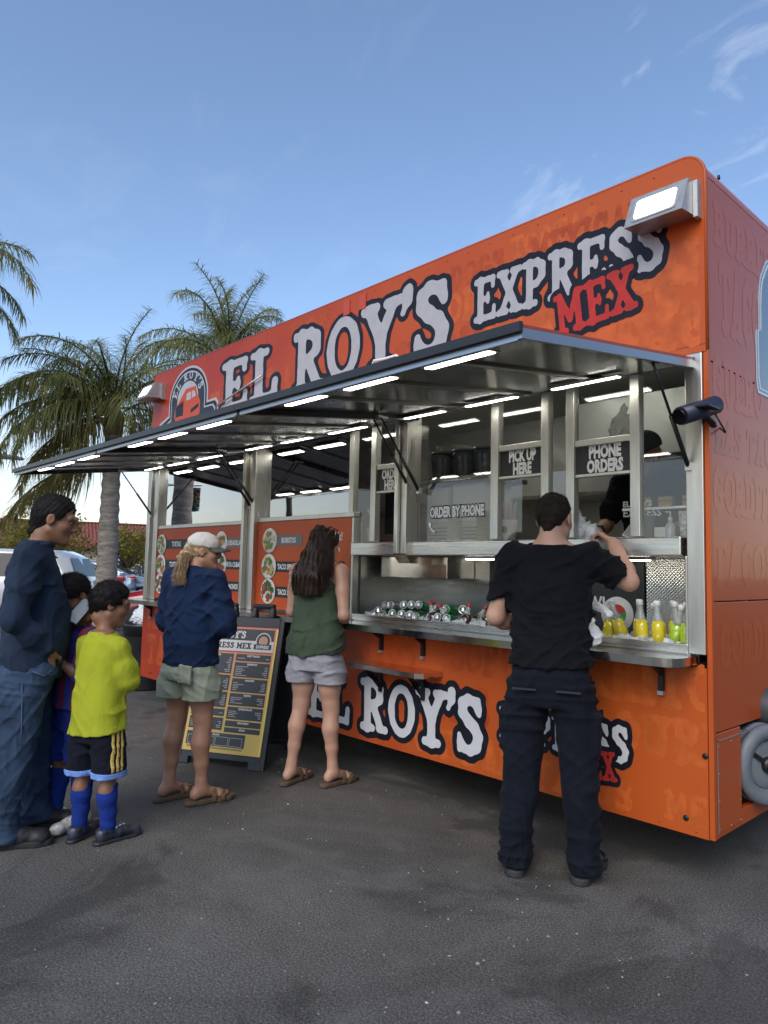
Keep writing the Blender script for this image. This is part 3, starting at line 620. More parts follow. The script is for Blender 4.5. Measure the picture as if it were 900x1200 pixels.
# telephone handset sticker
pts = []
hs = MB().tube([(-1.765, .0262, 1.70), (-1.76, .0262, 1.672), (-1.742, .0262, 1.648), (-1.72, .0262, 1.638)], [.010, .006, .006, .010], 6).build('handset_sticker', WHITE, trailer)
# ---- glass panes
def glass_mat(name, tint, boost):
    m = bpy.data.materials.new(name); m.use_nodes = True; N, L = m.node_tree.nodes, m.node_tree.links; N.clear()
    o = N.new('ShaderNodeOutputMaterial'); mx = N.new('ShaderNodeMixShader'); tr_ = N.new('ShaderNodeBsdfTransparent'); gl = N.new('ShaderNodeBsdfGlossy')
    tr_.inputs[0].default_value = (*tint, 1); gl.inputs['Roughness'].default_value = .012; gl.inputs[0].default_value = (.95, .97, 1, 1)
    fr = N.new('ShaderNodeFresnel'); fr.inputs['IOR'].default_value = 1.52; mu = N.new('ShaderNodeMath'); mu.operation = 'MULTIPLY_ADD'; mu.use_clamp = True; mu.inputs[1].default_value = boost; mu.inputs[2].default_value = .02 * boost
    L.new(fr.outputs[0], mu.inputs[0]); L.new(mu.outputs[0], mx.inputs[0]); L.new(tr_.outputs[0], mx.inputs[1]); L.new(gl.outputs[0], mx.inputs[2]); L.new(mx.outputs[0], o.inputs[0])
    t = N.new('ShaderNodeTexCoord'); n = N.new('ShaderNodeTexNoise'); n.inputs['Scale'].default_value = 2.2; L.new(t.outputs['Object'], n.inputs[0])
    bp = N.new('ShaderNodeBump'); bp.inputs['Strength'].default_value = .035; bp.inputs['Distance'].default_value = .02; L.new(n.outputs['Fac'], bp.inputs['Height']); L.new(bp.outputs[0], gl.inputs['Normal'])
    MATS[name] = m; return m
GLASS = glass_mat('window_glass', (.86, .89, .87), 1.35)
GLASSD = glass_mat('tinted_glass', (.30, .33, .34), 5.0)
def pane(x0, x1, z0, z1, mt=GLASS, y=.03, name='window_pane'):
    return MB().quad((x0, y, z0), (x1, y, z0), (x1, y, z1), (x0, y, z1)).build(name, mt, trailer)
pane(-.334, -.10, 1.582, 2.40); pane(-.70, -.388, 2.10, 2.40); pane(-.862, -.755, 1.582, 2.40); pane(-1.207, -.915, 2.13, 2.40)
pane(-1.882, -1.265, 1.582, 2.40); pane(-2.267, -2.003, 2.117, 2.40); pane(-2.503, -2.322, 1.582, 2.40); pane(-3.702, -2.556, 1.80, 2.40, GLASSD); pane(-5.562, -3.908, 1.79, 2.40, GLASSD)
pane(-1.207, -1.06, 1.582, 1.93, GLASS, .04)

# ---- menu panels
PH_P = mat('plate_white', (.74, .72, .68), .5, var=.06)
foods = {'a': [(.42, .22, .07), (.18, .28, .05), (.62, .52, .30)], 'b': [(.12, .22, .03), (.50, .10, .03), (.55, .42, .12)], 'c': [(.07, .15, .03), (.45, .03, .02), (.05, .10, .03)]}
def food_round(parent, x, z, r, key, seed, y=-.0102):
    rs = random.Random(seed)
    pl = MB().lathe([(r, -.0005), (r * .985, -.003), (r * .7, -.0035), (0, -.0035)], (x, y, z), 28, 'y').build('food_photo', PH_P, parent)
    mbs = {}
    for k in range(26):
        a = rs.uniform(0, 6.28); d = r * .78 * math.sqrt(rs.random()); q = rs.uniform(.12, .3) * r
        if d + q > r * .93: d = r * .93 - q
        ci = rs.randrange(3); mb = mbs.setdefault(ci, MB())
        n = 7; cx, cz = x + d * math.cos(a), z + d * math.sin(a); yy = y - .0042 - .0003 * k
        mb.add([(cx + q * rs.uniform(.6, 1.1) * math.cos(6.28 * i / n), yy, cz + q * rs.uniform(.6, 1.1) * math.sin(6.28 * i / n)) for i in range(n)], [tuple(range(n))])
    for ci, mb in mbs.items():
        c = foods[key][ci]; tag(mb.build('food', mat('food_%s%d' % (key, ci), c, .5, var=.45, vscale=60), pl), kind='stuff')
    return pl
GREYST = mat('label_grey', (.16, .16, .165), .5); BLACKST = mat('label_black', (.015, .015, .016), .5)
mp1 = bx('menu_panel', WRAPM, trailer, -5.564, -3.907, -.006, .03, 1.06, 1.752)
mp2 = bx('menu_panel', WRAPM, trailer, -3.703, -2.502, -.006, .03, 1.06, 1.762)
def label(parent, x0, x1, z0, z1, txt, mt, size=.07):
    bx('label_strip', mt, parent, x0, x1, -.0082, -.004, z0, z1)
    sans(txt, WHITE, parent, (x0 + x1) / 2 + .015, -.0090, (z0 + z1) / 2 - size * .35, size, .72, .002, 'label_text', 'CENTER')
for zc, txt, kk, mt in ((1.60, 'TORTAS', 'a', BLACKST), (1.40, 'TOSTADAS', 'b', BLACKST), (1.205, 'FAJITAS', 'c', BLACKST)):
    label(mp1, -5.40, -4.93, zc - .045, zc + .045, txt, mt); food_round(mp1, -5.46, zc, .10, kk, int(zc * 100))
for zc, txt, kk, mt in ((1.60, 'QUESADILLAS', 'b', GREYST), (1.41, 'TORTA CUBANA', 'c', BLACKST), (1.22, 'NACHOS', 'a', BLACKST)):
    label(mp1, -4.25, -3.93, zc - .042, zc + .042, txt, mt, .058); food_round(mp1, -4.29, zc, .105, kk, int(zc * 90))
for zc, txt, kk, mt in ((1.61, 'BURRITOS', 'a', GREYST), (1.40, 'TACO SPECIAL', 'b', BLACKST), (1.20, 'TACO SALAD', 'c', BLACKST)):
    label(mp2, -3.47, -3.08, zc - .042, zc + .042, txt, mt, .058); food_round(mp2, -3.52, zc, .102, kk, int(zc * 70))
sans('Follow Us!', WHITE, mp2, -2.74, -.0085, 1.60, .085, .8, .002, 'label_text', 'CENTER')
sans('and Tag Us', WHITE, mp2, -2.72, -.0085, 1.52, .055, .8, .001, 'label_text', 'CENTER')
sans('EXPRESSMEX', WHITE, mp2, -2.70, -.0085, 1.215, .055, .8, .002, 'label_text', 'CENTER')
for xx in (-2.88, -2.74, -2.60):
    d = MB().lathe([(.052, 0), (.052, -.002), (0, -.002)], (xx, -.0065, 1.40), 24, 'y').build('social_badge', BLACKST, mp2)
    if xx == -2.60:
        MB().add([(xx + .026 * math.cos(t) * (1 if math.sin(t) > -.2 else 1.35), -.0092, 1.40 + .036 * math.sin(t)) for t in np.linspace(0, 6.28, 20)[:-1]], [tuple(range(19))]).build('badge_mark', WHITE, d)
    else:
        MB().lathe([(.024, 0), (.024, -.0005), (0, -.0005)], (xx, -.0088, 1.40), 16, 'y').build('badge_mark', WHITE, d)

# ---- counter recess with drinks
RB = .46
RECS = mat('recess_steel', (.42, .42, .40), .34, metal=.95, var=.12, vscale=4, rvar=.08, stretch=(1, 1, 6))
bx('recess_wall', RECS, trailer, -2.475, -1.62, RB, RB + .03, 1.0, 1.49)
QUILT = mat('quilted_steel', (.66, .65, .60), .24, metal=1.0, var=.05)
N, L = QUILT.node_tree.nodes, QUILT.node_tree.links
qt = N.new('ShaderNodeTexCoord'); qm = N.new('ShaderNodeMapping'); qm.inputs['Rotation'].default_value = (0, R_(45), 0); L.new(qt.outputs['Object'], qm.inputs[0])
qc = N.new('ShaderNodeTexVoronoi'); qc.inputs['Scale'].default_value = 75; qc.inputs['Randomness'].default_value = 0.0; L.new(qm.outputs[0], qc.inputs['Vector'])
qb = N.new('ShaderNodeBump'); qb.inputs['Strength'].default_value = .5; qb.inputs['Distance'].default_value = .006; L.new(qc.outputs['Distance'], qb.inputs['Height']); L.new(qb.outputs[0], N['Principled BSDF'].inputs['Normal'])
bx('recess_wall', QUILT, trailer, -.535, -.02, RB, RB + .03, 1.0, 1.49)
bx('recess_side', RECS, trailer, -2.478, -2.46, .06, RB, 1.0, 1.489)
bx('recess_side', RECS, trailer, -.09, -.075, .055, RB, 1.0, 1.489)
bx('recess_floor', RECS, trailer, -2.459, -.091, .0, RB, 1.0, 1.045)
bx('hood_box', STEELQ, trailer, -2.38, -1.75, .18, RB - .004, 1.345, 1.488, .004)
DOORB = mat('sign_door_black', (.018, .018, .02), .35, var=.2, vscale=4)
sd = bx('sign_door', DOORB, trailer, -1.615, -.54, RB - .012, RB + .02, 1.02, 1.488)
YEL = mat('sign_yellow', (.80, .62, .05), .5)
sans('“TRY', YEL, sd, -1.50, RB - .0145, 1.335, .095, .9, .003); sans('NOW!', WHITE, sd, -1.02, RB - .0145, 1.20, .10, .85, .003)
for px_, pz_ in ((-.70, 1.175), (-1.44, 1.17)):
    d = MB().lathe([(.098, 0), (.098, -.003), (0, -.003)], (px_, RB - .0125, pz_), 32, 'y').build('round_badge', WHITE if px_ > -1 else SIGNBK, sd)
    if px_ > -1:
        for k, (c, a0, a1) in enumerate((((.55, .03, .02), .3, 3.4), ((.03, .08, .28), 3.4, 5.2), ((.04, .25, .05), 5.2, 6.6))):
            q = [(px_, RB - .0165, pz_)] + [(px_ + .056 * math.cos(t), RB - .0165, pz_ + .056 * math.sin(t)) for t in np.linspace(a0, a1, 12)]
            MB().add(q, [tuple(range(13))]).build('badge_mark', mat('badge_c%d' % k, c, .5), d)
    else:
        MB().lathe([(.085, 0), (.085, -.0005), (0, -.0005)], (px_, RB - .0158, pz_), 28, 'y').build('badge_mark', mat('badge_grey', (.3, .3, .3), .5), d)
        MB().lathe([(.078, 0), (.078, -.0005), (0, -.0005)], (px_, RB - .0166, pz_), 28, 'y').build('badge_mark', SIGNBK, d)
bx('badge_ribbon', YEL, sd, -.755, -.645, RB - .018, RB - .0125, 1.055, 1.085)
# counter front lip, shelf and brackets
bx('counter_lip', STEEL, trailer, -2.47, -.10, -.006, .028, 1.042, 1.085, .003)
shp = [(XL + .04, -.004), (XL + .04, -.19), (XL + .07, -.235)]
shp += [(-.135 + .08 * math.sin(R_(q)), -.155 - .08 * math.cos(R_(q))) for q in range(0, 91, 15)] + [(-.055, -.004)]
MB().prism(shp, 'z', 1.000, 1.038).build('serving_shelf', STEELQ, trailer)
MB().prism([(-5.78, -.02), (-5.78, -.10), (-.15, -.10), (-.15, -.02)], 'z', .982, .999).build('shelf_rail', ALU, trailer)
def bracket(x, zt, l=.12):
    b = bx('shelf_bracket', BLACK, trailer, x - .012, x + .012, -.022, -.001, zt - l, zt)
    MB().prism([(-.02, zt - .01), (-.02, zt - .05), (-.10, zt - .0)], 'x', x - .008, x + .008).build('brace', BLACK, b)
    bx('bracket_foot', ALU, b, x - .014, x + .014, -.026, -.001, zt - l - .018, zt - l)
for xx in (-.225, -1.77, -2.155, -3.2, -4.4, -5.635): bracket(xx, .981)
fs = MB().prism([(-2.32, -.004), (-2.32, -.17), (-2.27, -.2), (-1.66, -.2), (-1.61, -.17), (-1.61, -.004)], 'z', .752, .782).build('folding_shelf', STEELQ, trailer)
for xx in (-2.155, -1.765):
    bx('shelf_bracket', BLACK, fs, xx - .012, xx + .012, -.022, -.001, .59, .751); MB().prism([(-.02, .61), (-.02, .64), (-.15, .748), (-.12, .748)], 'x', xx - .008, xx + .008).build('brace', BLACK, fs)
# thin light tubes under the sill
LEDM = bpy.data.materials.new('led_light'); LEDM.use_nodes = True
N, L = LEDM.node_tree.nodes, LEDM.node_tree.links; b = N['Principled BSDF']; b.inputs['Base Color'].default_value = (.8, .8, .78, 1)
t = N.new('ShaderNodeTexCoord'); wv = N.new('ShaderNodeTexWave'); wv.inputs['Scale'].default_value = 18; L.new(t.outputs['Object'], wv.inputs['Vector'])
mr = N.new('ShaderNodeMapRange'); mr.inputs['To Min'].default_value = 4.0; mr.inputs['To Max'].default_value = 11.0; L.new(wv.outputs['Fac'], mr.inputs['Value']); L.new(mr.outputs[0], b.inputs['Emission Strength'])
b.inputs['Emission Color'].default_value = (1.0, .97, .88, 1)
for x0, x1 in ((-1.55, -1.02), (-.85, -.32)):
    lt = bx('sill_light', ALU, trailer, x0, x1, .10, .13, 1.474, 1.489); bx('tube', LEDM, lt, x0 + .02, x1 - .02, .105, .125, 1.468, 1.4738)

# ---- awnings: three hinged steel-lined lids
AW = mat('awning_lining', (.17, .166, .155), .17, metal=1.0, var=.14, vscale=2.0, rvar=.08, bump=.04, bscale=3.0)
AWO = mat('awning_edge', (.028, .03, .032), .35, metal=.3)
AWT = mat('awning_top', (.42, .06, .02), .4)
ALB = mat('awning_bright_trim', (.42, .44, .47), .3, metal=.9)
K = (2.20 - 2.385) / 1.35
def az(y, off=0.0): return 2.385 + K * (-y) + off
YO = -1.35
leds_o = [(-.59, -.27), (-1.10, -.79), (-1.56, -1.27)]
leds_i = [(-.74, -.37), (-1.33, -.98), (-1.84, -1.52)]
for i, (x1, x0) in enumerate(((-.052, -1.855), (-1.865, -3.775), (-3.785, -5.735))):
    def slab(xa, xb, ya, yb, o0, o1): 
        return MB().add([(x, y, az(y, o)) for x in (xa, xb) for y in (ya, yb) for o in (o0, o1)], [(0, 1, 3, 2), (4, 6, 7, 5), (0, 4, 5, 1), (2, 3, 7, 6), (0, 2, 6, 4), (1, 5, 7, 3)])
    aw = slab(x0, x1, YO, -.012, .022, .034).build('awning', AWT, trailer)
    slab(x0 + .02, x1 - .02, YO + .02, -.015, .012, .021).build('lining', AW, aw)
    for e in ((x0, x0 + .018, YO, -.012), (x1 - .018, x1, YO, -.012)): slab(e[0], e[1], e[2], e[3], -.014, .0215).build('edge_rail', ALB if e[0] > x0 else AWO, aw)
    slab(x0 + .018, x1 - .018, YO, YO + .018, -.018, .0215).build('edge_rail', ALB, aw)
    slab(x0 - .004, x1 + .004, YO - .022, YO - .001, .008, .042).build('drip_edge', AWO, aw)
    for k in range(1, 4):
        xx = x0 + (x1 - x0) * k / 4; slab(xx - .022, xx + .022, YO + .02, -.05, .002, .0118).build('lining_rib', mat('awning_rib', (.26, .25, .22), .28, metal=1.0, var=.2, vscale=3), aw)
    off = (0, -1.87, -3.79)[i]
    for rows, y0 in ((leds_o, -1.235), (leds_i, -.125)):
        for a, b_ in rows:
            h = slab(a + off - .012, b_ + off + .012, y0 - .042, y0 + .032, -.006, .0015).build('light_strip', ALU, aw)
            slab(a + off, b_ + off, y0 - .027, y0 + .017, -.0095, -.0062).build('lens', LEDM, aw)
    # gas struts at both ends, hinges
    for xx in (x1 - .03, x0 + .03):
        p0 = (xx, -.02, 1.905); p1 = (xx, -.36, az(-.36, -.01)); mid = tuple(p0[k] * .5 + p1[k] * .5 for k in range(3))
        s1 = MB().tube([p0, mid], .011, 8).tube([mid, p1], .0065, 8).build('gas_strut', BLACK, aw)
        MB().box(xx - .012, xx + .012, -.03, .0, 1.885, 1.925).build('strut_foot', ALU, aw)
        MB().box(xx - .02, xx + .02, -.40, -.32, az(-.36, -.012), az(-.36, .0)).build('strut_foot', ALU, aw)
    MB().tube([(x0, -.008, 2.41), (x1, -.008, 2.41)], .012, 8).build('hinge', AWO, aw)
# hook pole lying in front of the letters
MB().tube([(-4.44, -.03, 2.86), (-3.70, -.03, 3.01)], .008, 6).build('hook_pole', ALU, trailer)
MB().tube([(-2.32, -.03, 2.77), (-2.25, -.05, 2.84), (-2.15, -.05, 2.83), (-2.05, -.03, 2.84), (-1.97, -.03, 2.77)], .010, 6).build('looped_wire', WHITE, trailer)
for xx in (-2.62, -2.44): bx('vent_plate', mat('vent_red', (.45, .06, .03), .4), trailer, xx - .035, xx + .035, -.008, -.0005, 3.27, 3.38)
# ---- floodlights
def flood(x, z, w, lit, d=.2):
    f = MB(); h = w * .62
    a, b2 = x - w / 2, x + w / 2
    f.add([(a, -.001, z - h / 2 + .02), (b2, -.001, z - h / 2 + .02), (b2, -.001, z + h / 2), (a, -.001, z + h / 2), (a, -d, z - h / 2), (b2, -d, z - h / 2), (b2, -d * .55, z + h / 2), (a, -d * .55, z + h / 2)],
          [(0, 1, 2, 3), (4, 7, 6, 5), (0, 4, 5, 1), (3, 2, 6, 7), (0, 3, 7, 4), (1, 5, 6, 2)])
    fo = f.build('floodlight', mat('flood_housing', (.40, .40, .38), .42, metal=.6, var=.15, vscale=12), trailer)
    def fp(u, v, o):   # front face point
        y = -d + (d * .45) * v; return (a + w * u, y - o, z - h / 2 + h * v)
    def rr(u0, u1, v0, v1, o, rad=.07):
        out = []
        for cx, cy, s in ((u1 - rad, v1 - rad, 0), (u0 + rad, v1 - rad, 90), (u0 + rad, v0 + rad, 180), (u1 - rad, v0 + rad, 270)):
            for q in range(0, 91, 30): out.append(fp(cx + rad * math.cos(R_(s + q)), cy + rad * 1.2 * math.sin(R_(s + q)), o))
        return out
    p = rr(.10, .90, .13, .87, .004); p0 = rr(.10, .90, .13, .87, -.001)
    MB().add(p + p0, [tuple(range(16))] + [(i, (i + 1) % 16, 16 + (i + 1) % 16, 16 + i) for i in range(16)]).build('lens_frame', ALU, fo)
    p = rr(.15, .85, .20, .80, .006)
    MB().add(p, [tuple(range(16))]).build('lens', mat('flood_lit', (.9, .88, .8), .4, emit=(1, .90, .70), estr=lit), fo)
    bx('mount_plate', ALU, fo, b2 + .001, b2 + .022, -.05, -.001, z - h / 2, z + h / 2)
flood(-.175, 3.165, .285, 1.7, .17)
flood(-5.70, 3.19, .27, .5, .2)
# ---- security camera on the corner
sc_ = MB().tube([(-.035, -.20, 2.105), (.03, .02, 2.185)], .042, 16).build('security_camera', mat('camera_navy', (.02, .025, .05), .4), trailer)
MB().tube([(-.039, -.213, 2.100), (-.036, -.202, 2.104)], .034, 16).build('lens', mat('camera_glass', (.005, .005, .006), .05), sc_)
MB().box(-.05, .075, -.16, -.04, 2.145, 2.152).build('hood', BLACK, sc_)
MB().tube([(.0, -.05, 2.13), (.02, .02, 2.10), (.005, .07, 2.10)], .012, 8).build('arm', BLACK, sc_)
MB().tube([(.03, .0, 2.15), (.06, .05, 2.06), (.03, .12, 2.07), (.0, .14, 2.10)], .004, 6).build('cable', BLACK, sc_)
MB().lathe([(.008, 0), (.007, .02), (0, .02)], (-.05, .3, ZT), 10, 'z').build('roof_bolt', BLACK, trailer)

# ---- lettering
slab_text('EL', trailer, (LET_D, LET_W), -4.40, -3.46, 2.80, .45, -.0012, outline=.075, seed=3, track=.05)
slab_text("ROY'S", trailer, (LET_D, LET_W), -3.28, -1.57, 2.775, .50, -.0012, outline=.07, seed=4)
slab_text('EXPRESS', trailer, (LET_D, LET_W), -1.395, -.185, 2.905, .272, -.0012, outline=.135, seed=5, res=.025)
slab_text('MEX', trailer, (LET_D, LET_R), -.80, -.325, 2.685, .235, -.0042, outline=.13, seed=6, rot=R_(6), res=.03)
slab_text('EL', trailer, (LET_D, LET_WW), -2.95, -2.46, .315, .31, -.0012, outline=.115, seed=7, res=.025)
slab_text("ROY'S", trailer, (LET_D, LET_WW), -2.355, -1.27, .315, .34, -.0012, outline=.115, seed=8, res=.025, rot=R_(1.0))
slab_text('EXPRESS', trailer, (LET_D, LET_WW), -1.17, -.385, .47, .175, -.0012, outline=.17, seed=9, res=.035, rot=R_(1.2))
slab_text('MEX', trailer, (LET_D, LET_R), -.70, -.45, .365, .14, -.0042, outline=.16, seed=10, res=.04, rot=R_(6))
# ghosted words all over the wrap
rs = random.Random(5)
words = [('TACOS', -.02, .30, .15), ('MENUDO', -.02, .30, .15)]
gl = [("BURRITOS", -.95, .79, .21, .86, GHA, 0), ("GOURMET", -.62, .55, .19, .9, GHA, 0), ("TACOS", -.93, .265, .14, 1.0, GHA, 0), ("MEX", -.22, .285, .13, .85, GHA, 0),
      ("BURRITOS", -2.95, .78, .20, .9, GHB, 0), ("TORTAS", -2.2, .50, .22, .9, GHB, 0), ("GORDITAS", -2.95, .285, .14, .9, GHB, 0), ("TOSTADAS", -1.95, .27, .17, .8, GHA, 0), ("SOPES", -1.55, .80, .2, .8, GHB, 0), ("NACHOS", -4.2, .6, .3, .8, GHB, 0), ("CARNITAS", -5.75, .75, .2, .9, GHB, 0), ("TACOS", -5.7, .40, .28, .9, GHB, 0),
      ("HOT DOGS", -2.0, 3.17, .15, .9, GHB, 0), ("TORTAS", -1.12, 3.22, .13, .9, GHA, 0), ("TAMALES", -1.36, 2.50, .34, .75, GHA, -2), ("MEXICANO", -.98, 3.12, .18, .7, GHB, 0), ("CARNE", -.36, 2.80, .2, .8, GHA, 0), ("MEXICANO", -.72, 2.50, .21, .9, GHA, 2), ("TACOS", -3.35, 3.22, .15, .9, GHB, 0), ("BURRITOS", -3.0, 2.62, .30, .9, GHB, 0), ("TORTAS", -1.75, 2.95, .2, .8, GHA, 0), ("TOSTADAS", -4.6, 2.7, .3, .8, GHB, -3)]
for k, (wd, x, z, sz, sx, mt, rot) in enumerate(gl):
    xs, ys, F, W = text_sdf(wd, None, .12, .045, 40 + k, dist=.014); c_, s_ = math.cos(R_(-rot)), math.sin(R_(-rot)); yy = -.0003 - .00003 * k
    wx = sz * 1.0 * sx; lim = -.022
    msk = x + xs * wx * c_ < lim
    if not msk.all(): n_ = max(4, int(msk.sum())); xs = xs[:n_]; F = F[:n_]
    iso_mesh(MB(), xs, ys, F, .02, lambda u, v: (x + u * wx * c_ - v * sz * s_, yy, z + u * wx * s_ + v * sz * c_)).build('ghost_lettering', mt, trailer)
# words on the end wall (x = 0 plane, reading along +y)
GHS = wrap_mat('ghost_print_end', (.35, .051, .014), (.39, .062, .014), (.42, .075, .014), .3); GHS2 = wrap_mat('ghost_print_end_b', (.41, .063, .015), (.45, .076, .015), (.48, .092, .015), .3)
for m_ in (GHS, GHS2): m_.node_tree.nodes['Principled BSDF'].inputs['Coat Weight'].default_value = .25; m_.node_tree.nodes['Principled BSDF'].inputs['Coat Roughness'].default_value = .04
for wd, y, z, sz, sx, mt in (("BURRITOS", .10, 3.0, .2, .8, GHS2), ("TACOS", .16, 2.58, .34, .5, GHS2), ("GUERO", .06, 2.22, .22, .7, GHS2), ("LAS TACOS", .07, 1.98, .16, .9, GHS), ("GORDITAS", .05, 1.70, .2, .75, GHS2), ("TACOS", .04, 1.36, .2, 1.0, GHS2), ("GORDITAS", .1, .98, .2, .8, GHS2)):
    xs, ys, F, W = text_sdf(wd, None, .12, .05, 9, dist=.012); iso_mesh(MB(), xs, ys, F, .02, lambda u, v: (.0008, y + u * sz * sx, z + v * sz)).build('ghost_lettering', mt, trailer)
# badge on the end wall: pale blue-white outline round a dark shield
PALEB = mat('badge_pale_blue', (.42, .56, .66), .2, coat=1.0); NAVY = mat('badge_navy', (.015, .02, .035), .2, coat=1.0)
def shield(s, o):
    pts = [(.70, 3.02), (.672, 2.95), (.66, 2.85), (.655, 2.70), (.625, 2.70), (.61, 2.68), (.612, 2.42), (.63, 2.36), (1.6, 2.36), (1.6, 2.70), (1.55, 2.71), (1.55, 2.85), (1.5, 2.98), (1.42, 3.10), (1.28, 3.20), (1.1, 3.24), (.92, 3.20), (.78, 3.12)]
    c = (1.1, 2.78); return [((y - c[0]) * s + c[0], (z - c[1]) * s + c[1]) for y, z in pts]
bd = MB().prism(shield(1.0, 0), 'x', .0015, .003).build('end_badge', PALEB, trailer)
MB().prism(shield(.965, 0), 'x', .003, .0038).build('badge_line', NAVY, bd); MB().prism(shield(.945, 0), 'x', .0038, .0046).build('badge_line', WHITE, bd); MB().prism(shield(.915, 0), 'x', .0046, .0054).build('badge_face', NAVY, bd)
# ---- round-topped badge at the left of the fascia
lg = []
cx, cz = -5.06, 3.06
def arch(k, x_in):
    pts = [(-5.72 + x_in, 2.60), (-5.72 + x_in, 2.86 - x_in), (-5.50 + x_in, 2.93 - x_in), (-5.42 + x_in, 3.0)]
    pts = [(-5.66 + x_in, 2.60), (-5.66 + x_in, 2.86 - x_in), (-5.46 + x_in, 2.92 - x_in)]
    for q in range(180, -1, -10):
        a = R_(q); pts.append((cx + (.40 - x_in) * math.cos(a), 3.03 + (.335 - x_in) * math.sin(a)))
    pts += [(-4.66 - x_in, 2.96 - x_in), (-4.50 - x_in, 2.96 - x_in), (-4.46 - x_in, 2.92 - x_in), (-4.46 - x_in, 2.60)]
    return pts
lg = MB().prism(arch(0, 0), 'y', -.0016, -.0002).build('round_badge', LET_W, trailer)
MB().prism(arch(0, .022), 'y', -.0024, -.0016).build('badge_line', LET_D, lg); MB().prism(arch(0, .05), 'y', -.0032, -.0024).build('badge_line', LET_W, lg); MB().prism(arch(0, .065), 'y', -.0040, -.0032).build('badge_face', mat('badge_slate', (.022, .034, .052), .4, spec=.2, var=.5, vscale=4), lg)
# letters along the arch
def arch_text(txt, r0, cap, a0, a1, parent, mt, cxx, czz, y):
    tot = sum(adv(c) + .05 for c in txt); a = a0; mb = MB()
    for ch in txt:
        w = adv(ch) + .05; mid = a + (a1 - a0) * (w / 2) / tot; a += (a1 - a0) * w / tot
        if ch == ' ': continue
        g = np.arange(-.1, 1.15, .05); X, Y = np.meshgrid(g, g, indexing='ij'); F = glyph_sdf(ch, X, Y)
        th = R_(mid); t = (math.sin(th), -math.cos(th)); n_ = (math.cos(th), math.sin(th)); wc = adv(ch) / 2
        iso_mesh(mb, g, g, F, 0.0, lambda u, v: (cxx + (r0 + v * cap) * n_[0] + (u - wc) * cap * t[0], y, czz + ((r0 + v * cap) * n_[1]) * .86 + (u - wc) * cap * t[1]))
    return mb.build('badge_lettering', mt, parent)
arch_text("EL ROY'S", .235, .095, 170, 15, lg, LET_W, cx, 3.03, -.0046)
MB().add([(cx + .215 * math.cos(R_(q)), -.0044, 3.03 + .185 * math.sin(R_(q))) for q in range(180, -1, -10)] + [(cx + .17, -.0044, 2.96), (cx - .215, -.0044, 2.86)], [tuple(range(21))]).build('badge_field', LET_W, lg)
def poly(pts, y, mt, nm='badge_picture'): return MB().add([(p[0], y, p[1]) for p in pts], [tuple(range(len(pts)))]).build(nm, mt, lg)
ORB = mat('badge_orange', (.46, .075, .04), .4, spec=.2)
poly([(-5.33, 2.90), (-5.30, 2.98), (-5.10, 3.14), (-4.90, 3.14), (-4.86, 3.05), (-4.80, 2.98), (-4.80, 2.86), (-4.88, 2.80), (-5.05, 2.74), (-5.20, 2.73), (-5.28, 2.80)], -.0052, ORB)
poly([(-5.08, 3.02), (-5.08, 3.09), (-4.99, 3.10), (-4.99, 3.02)], -.0058, LET_W); poly([(-4.97, 3.03), (-4.97, 3.10), (-4.92, 3.10), (-4.89, 3.04)], -.0058, LET_W)
poly([(-5.30, 2.88), (-5.30, 2.98), (-5.14, 3.03), (-5.14, 2.88)], -.0058, LET_D); poly([(-4.98, 2.88), (-4.98, 2.92), (-4.83, 2.96), (-4.83, 2.92)], -.0058, LET_D)
poly([(-5.10 + .035 * math.cos(t), 2.78 + .055 * math.sin(t)) for t in np.linspace(0, 6.2, 14)], -.0060, LET_W)
slab_text('TACOS', lg, (LET_D, LET_W), -5.46, -4.60, 2.66, .15, -.0062, outline=0, seed=12, res=.04)
# ------------------------------------------------------------------ inside of the trailer
INW = mat('interior_steel', (.50, .51, .49), .42, metal=.35, var=.12, vscale=3, rvar=.1)
INC = mat('interior_ceiling', (.55, .55, .52), .6, var=.08)
bx('interior_wall', INW, trailer, -5.7, -.06, 2.25, 2.30, .55, 2.9); bx('interior_wall', INW, trailer, -.075, -.062, .07, 2.24, 1.6, 2.9)
bx('interior_ceiling', INC, trailer, -5.7, -.08, .07, 2.24, 2.82, 2.86); bx('interior_floor', INC, trailer, -5.7, -.08, .5, 2.24, .50, .55)
bx('interior_wall', INC, trailer, -5.70, -2.51, .07, .10, .56, 1.74); bx('interior_wall', INC, trailer, -5.70, -.11, .06, .09, 2.45, 2.81)
bx('shelf', STEEL, trailer, -5.2, -.5, 1.75, 2.24, 2.02, 2.05); bx('shelf', STEEL, trailer, -2.9, -1.75, .55, 1.05, 2.045, 2.075); bx('back_counter', STEEL, trailer, -5.2, -.3, 1.65, 2.24, .56, 1.45)
for xx in (-1.2, -2.9):  # tubes added to brighten the dark kitchen behind the glass
    cl_ = bx('added_ceiling_fill', ALU, trailer, xx - .5, xx + .5, .95, 1.05, 2.80, 2.818); bx('tube', mat('added_fill_tube', (.8, .8, .78), .4, emit=(1, .96, .86), estr=9.0), cl_, xx - .46, xx + .46, .965, 1.035, 2.785, 2.799)
hood = bx('extraction_hood', INW, trailer, -1.7, -.25, 1.5, 2.23, 2.25, 2.7)
def top(name, label, cat, m_parts, loc, group=None):
    t = thing(name, label, cat, loc, 0, group)
    for nm, mt, mb in m_parts: mb.build(nm, mt, t)
    return t
URN = mat('urn_smoke', (.045, .048, .055), .25, coat=.3); WPL = mat('white_plastic', (.62, .62, .58), .5, var=.06); CLR = mat('clear_plastic', (.70, .72, .72), .15, trans=.0, alpha=.38)
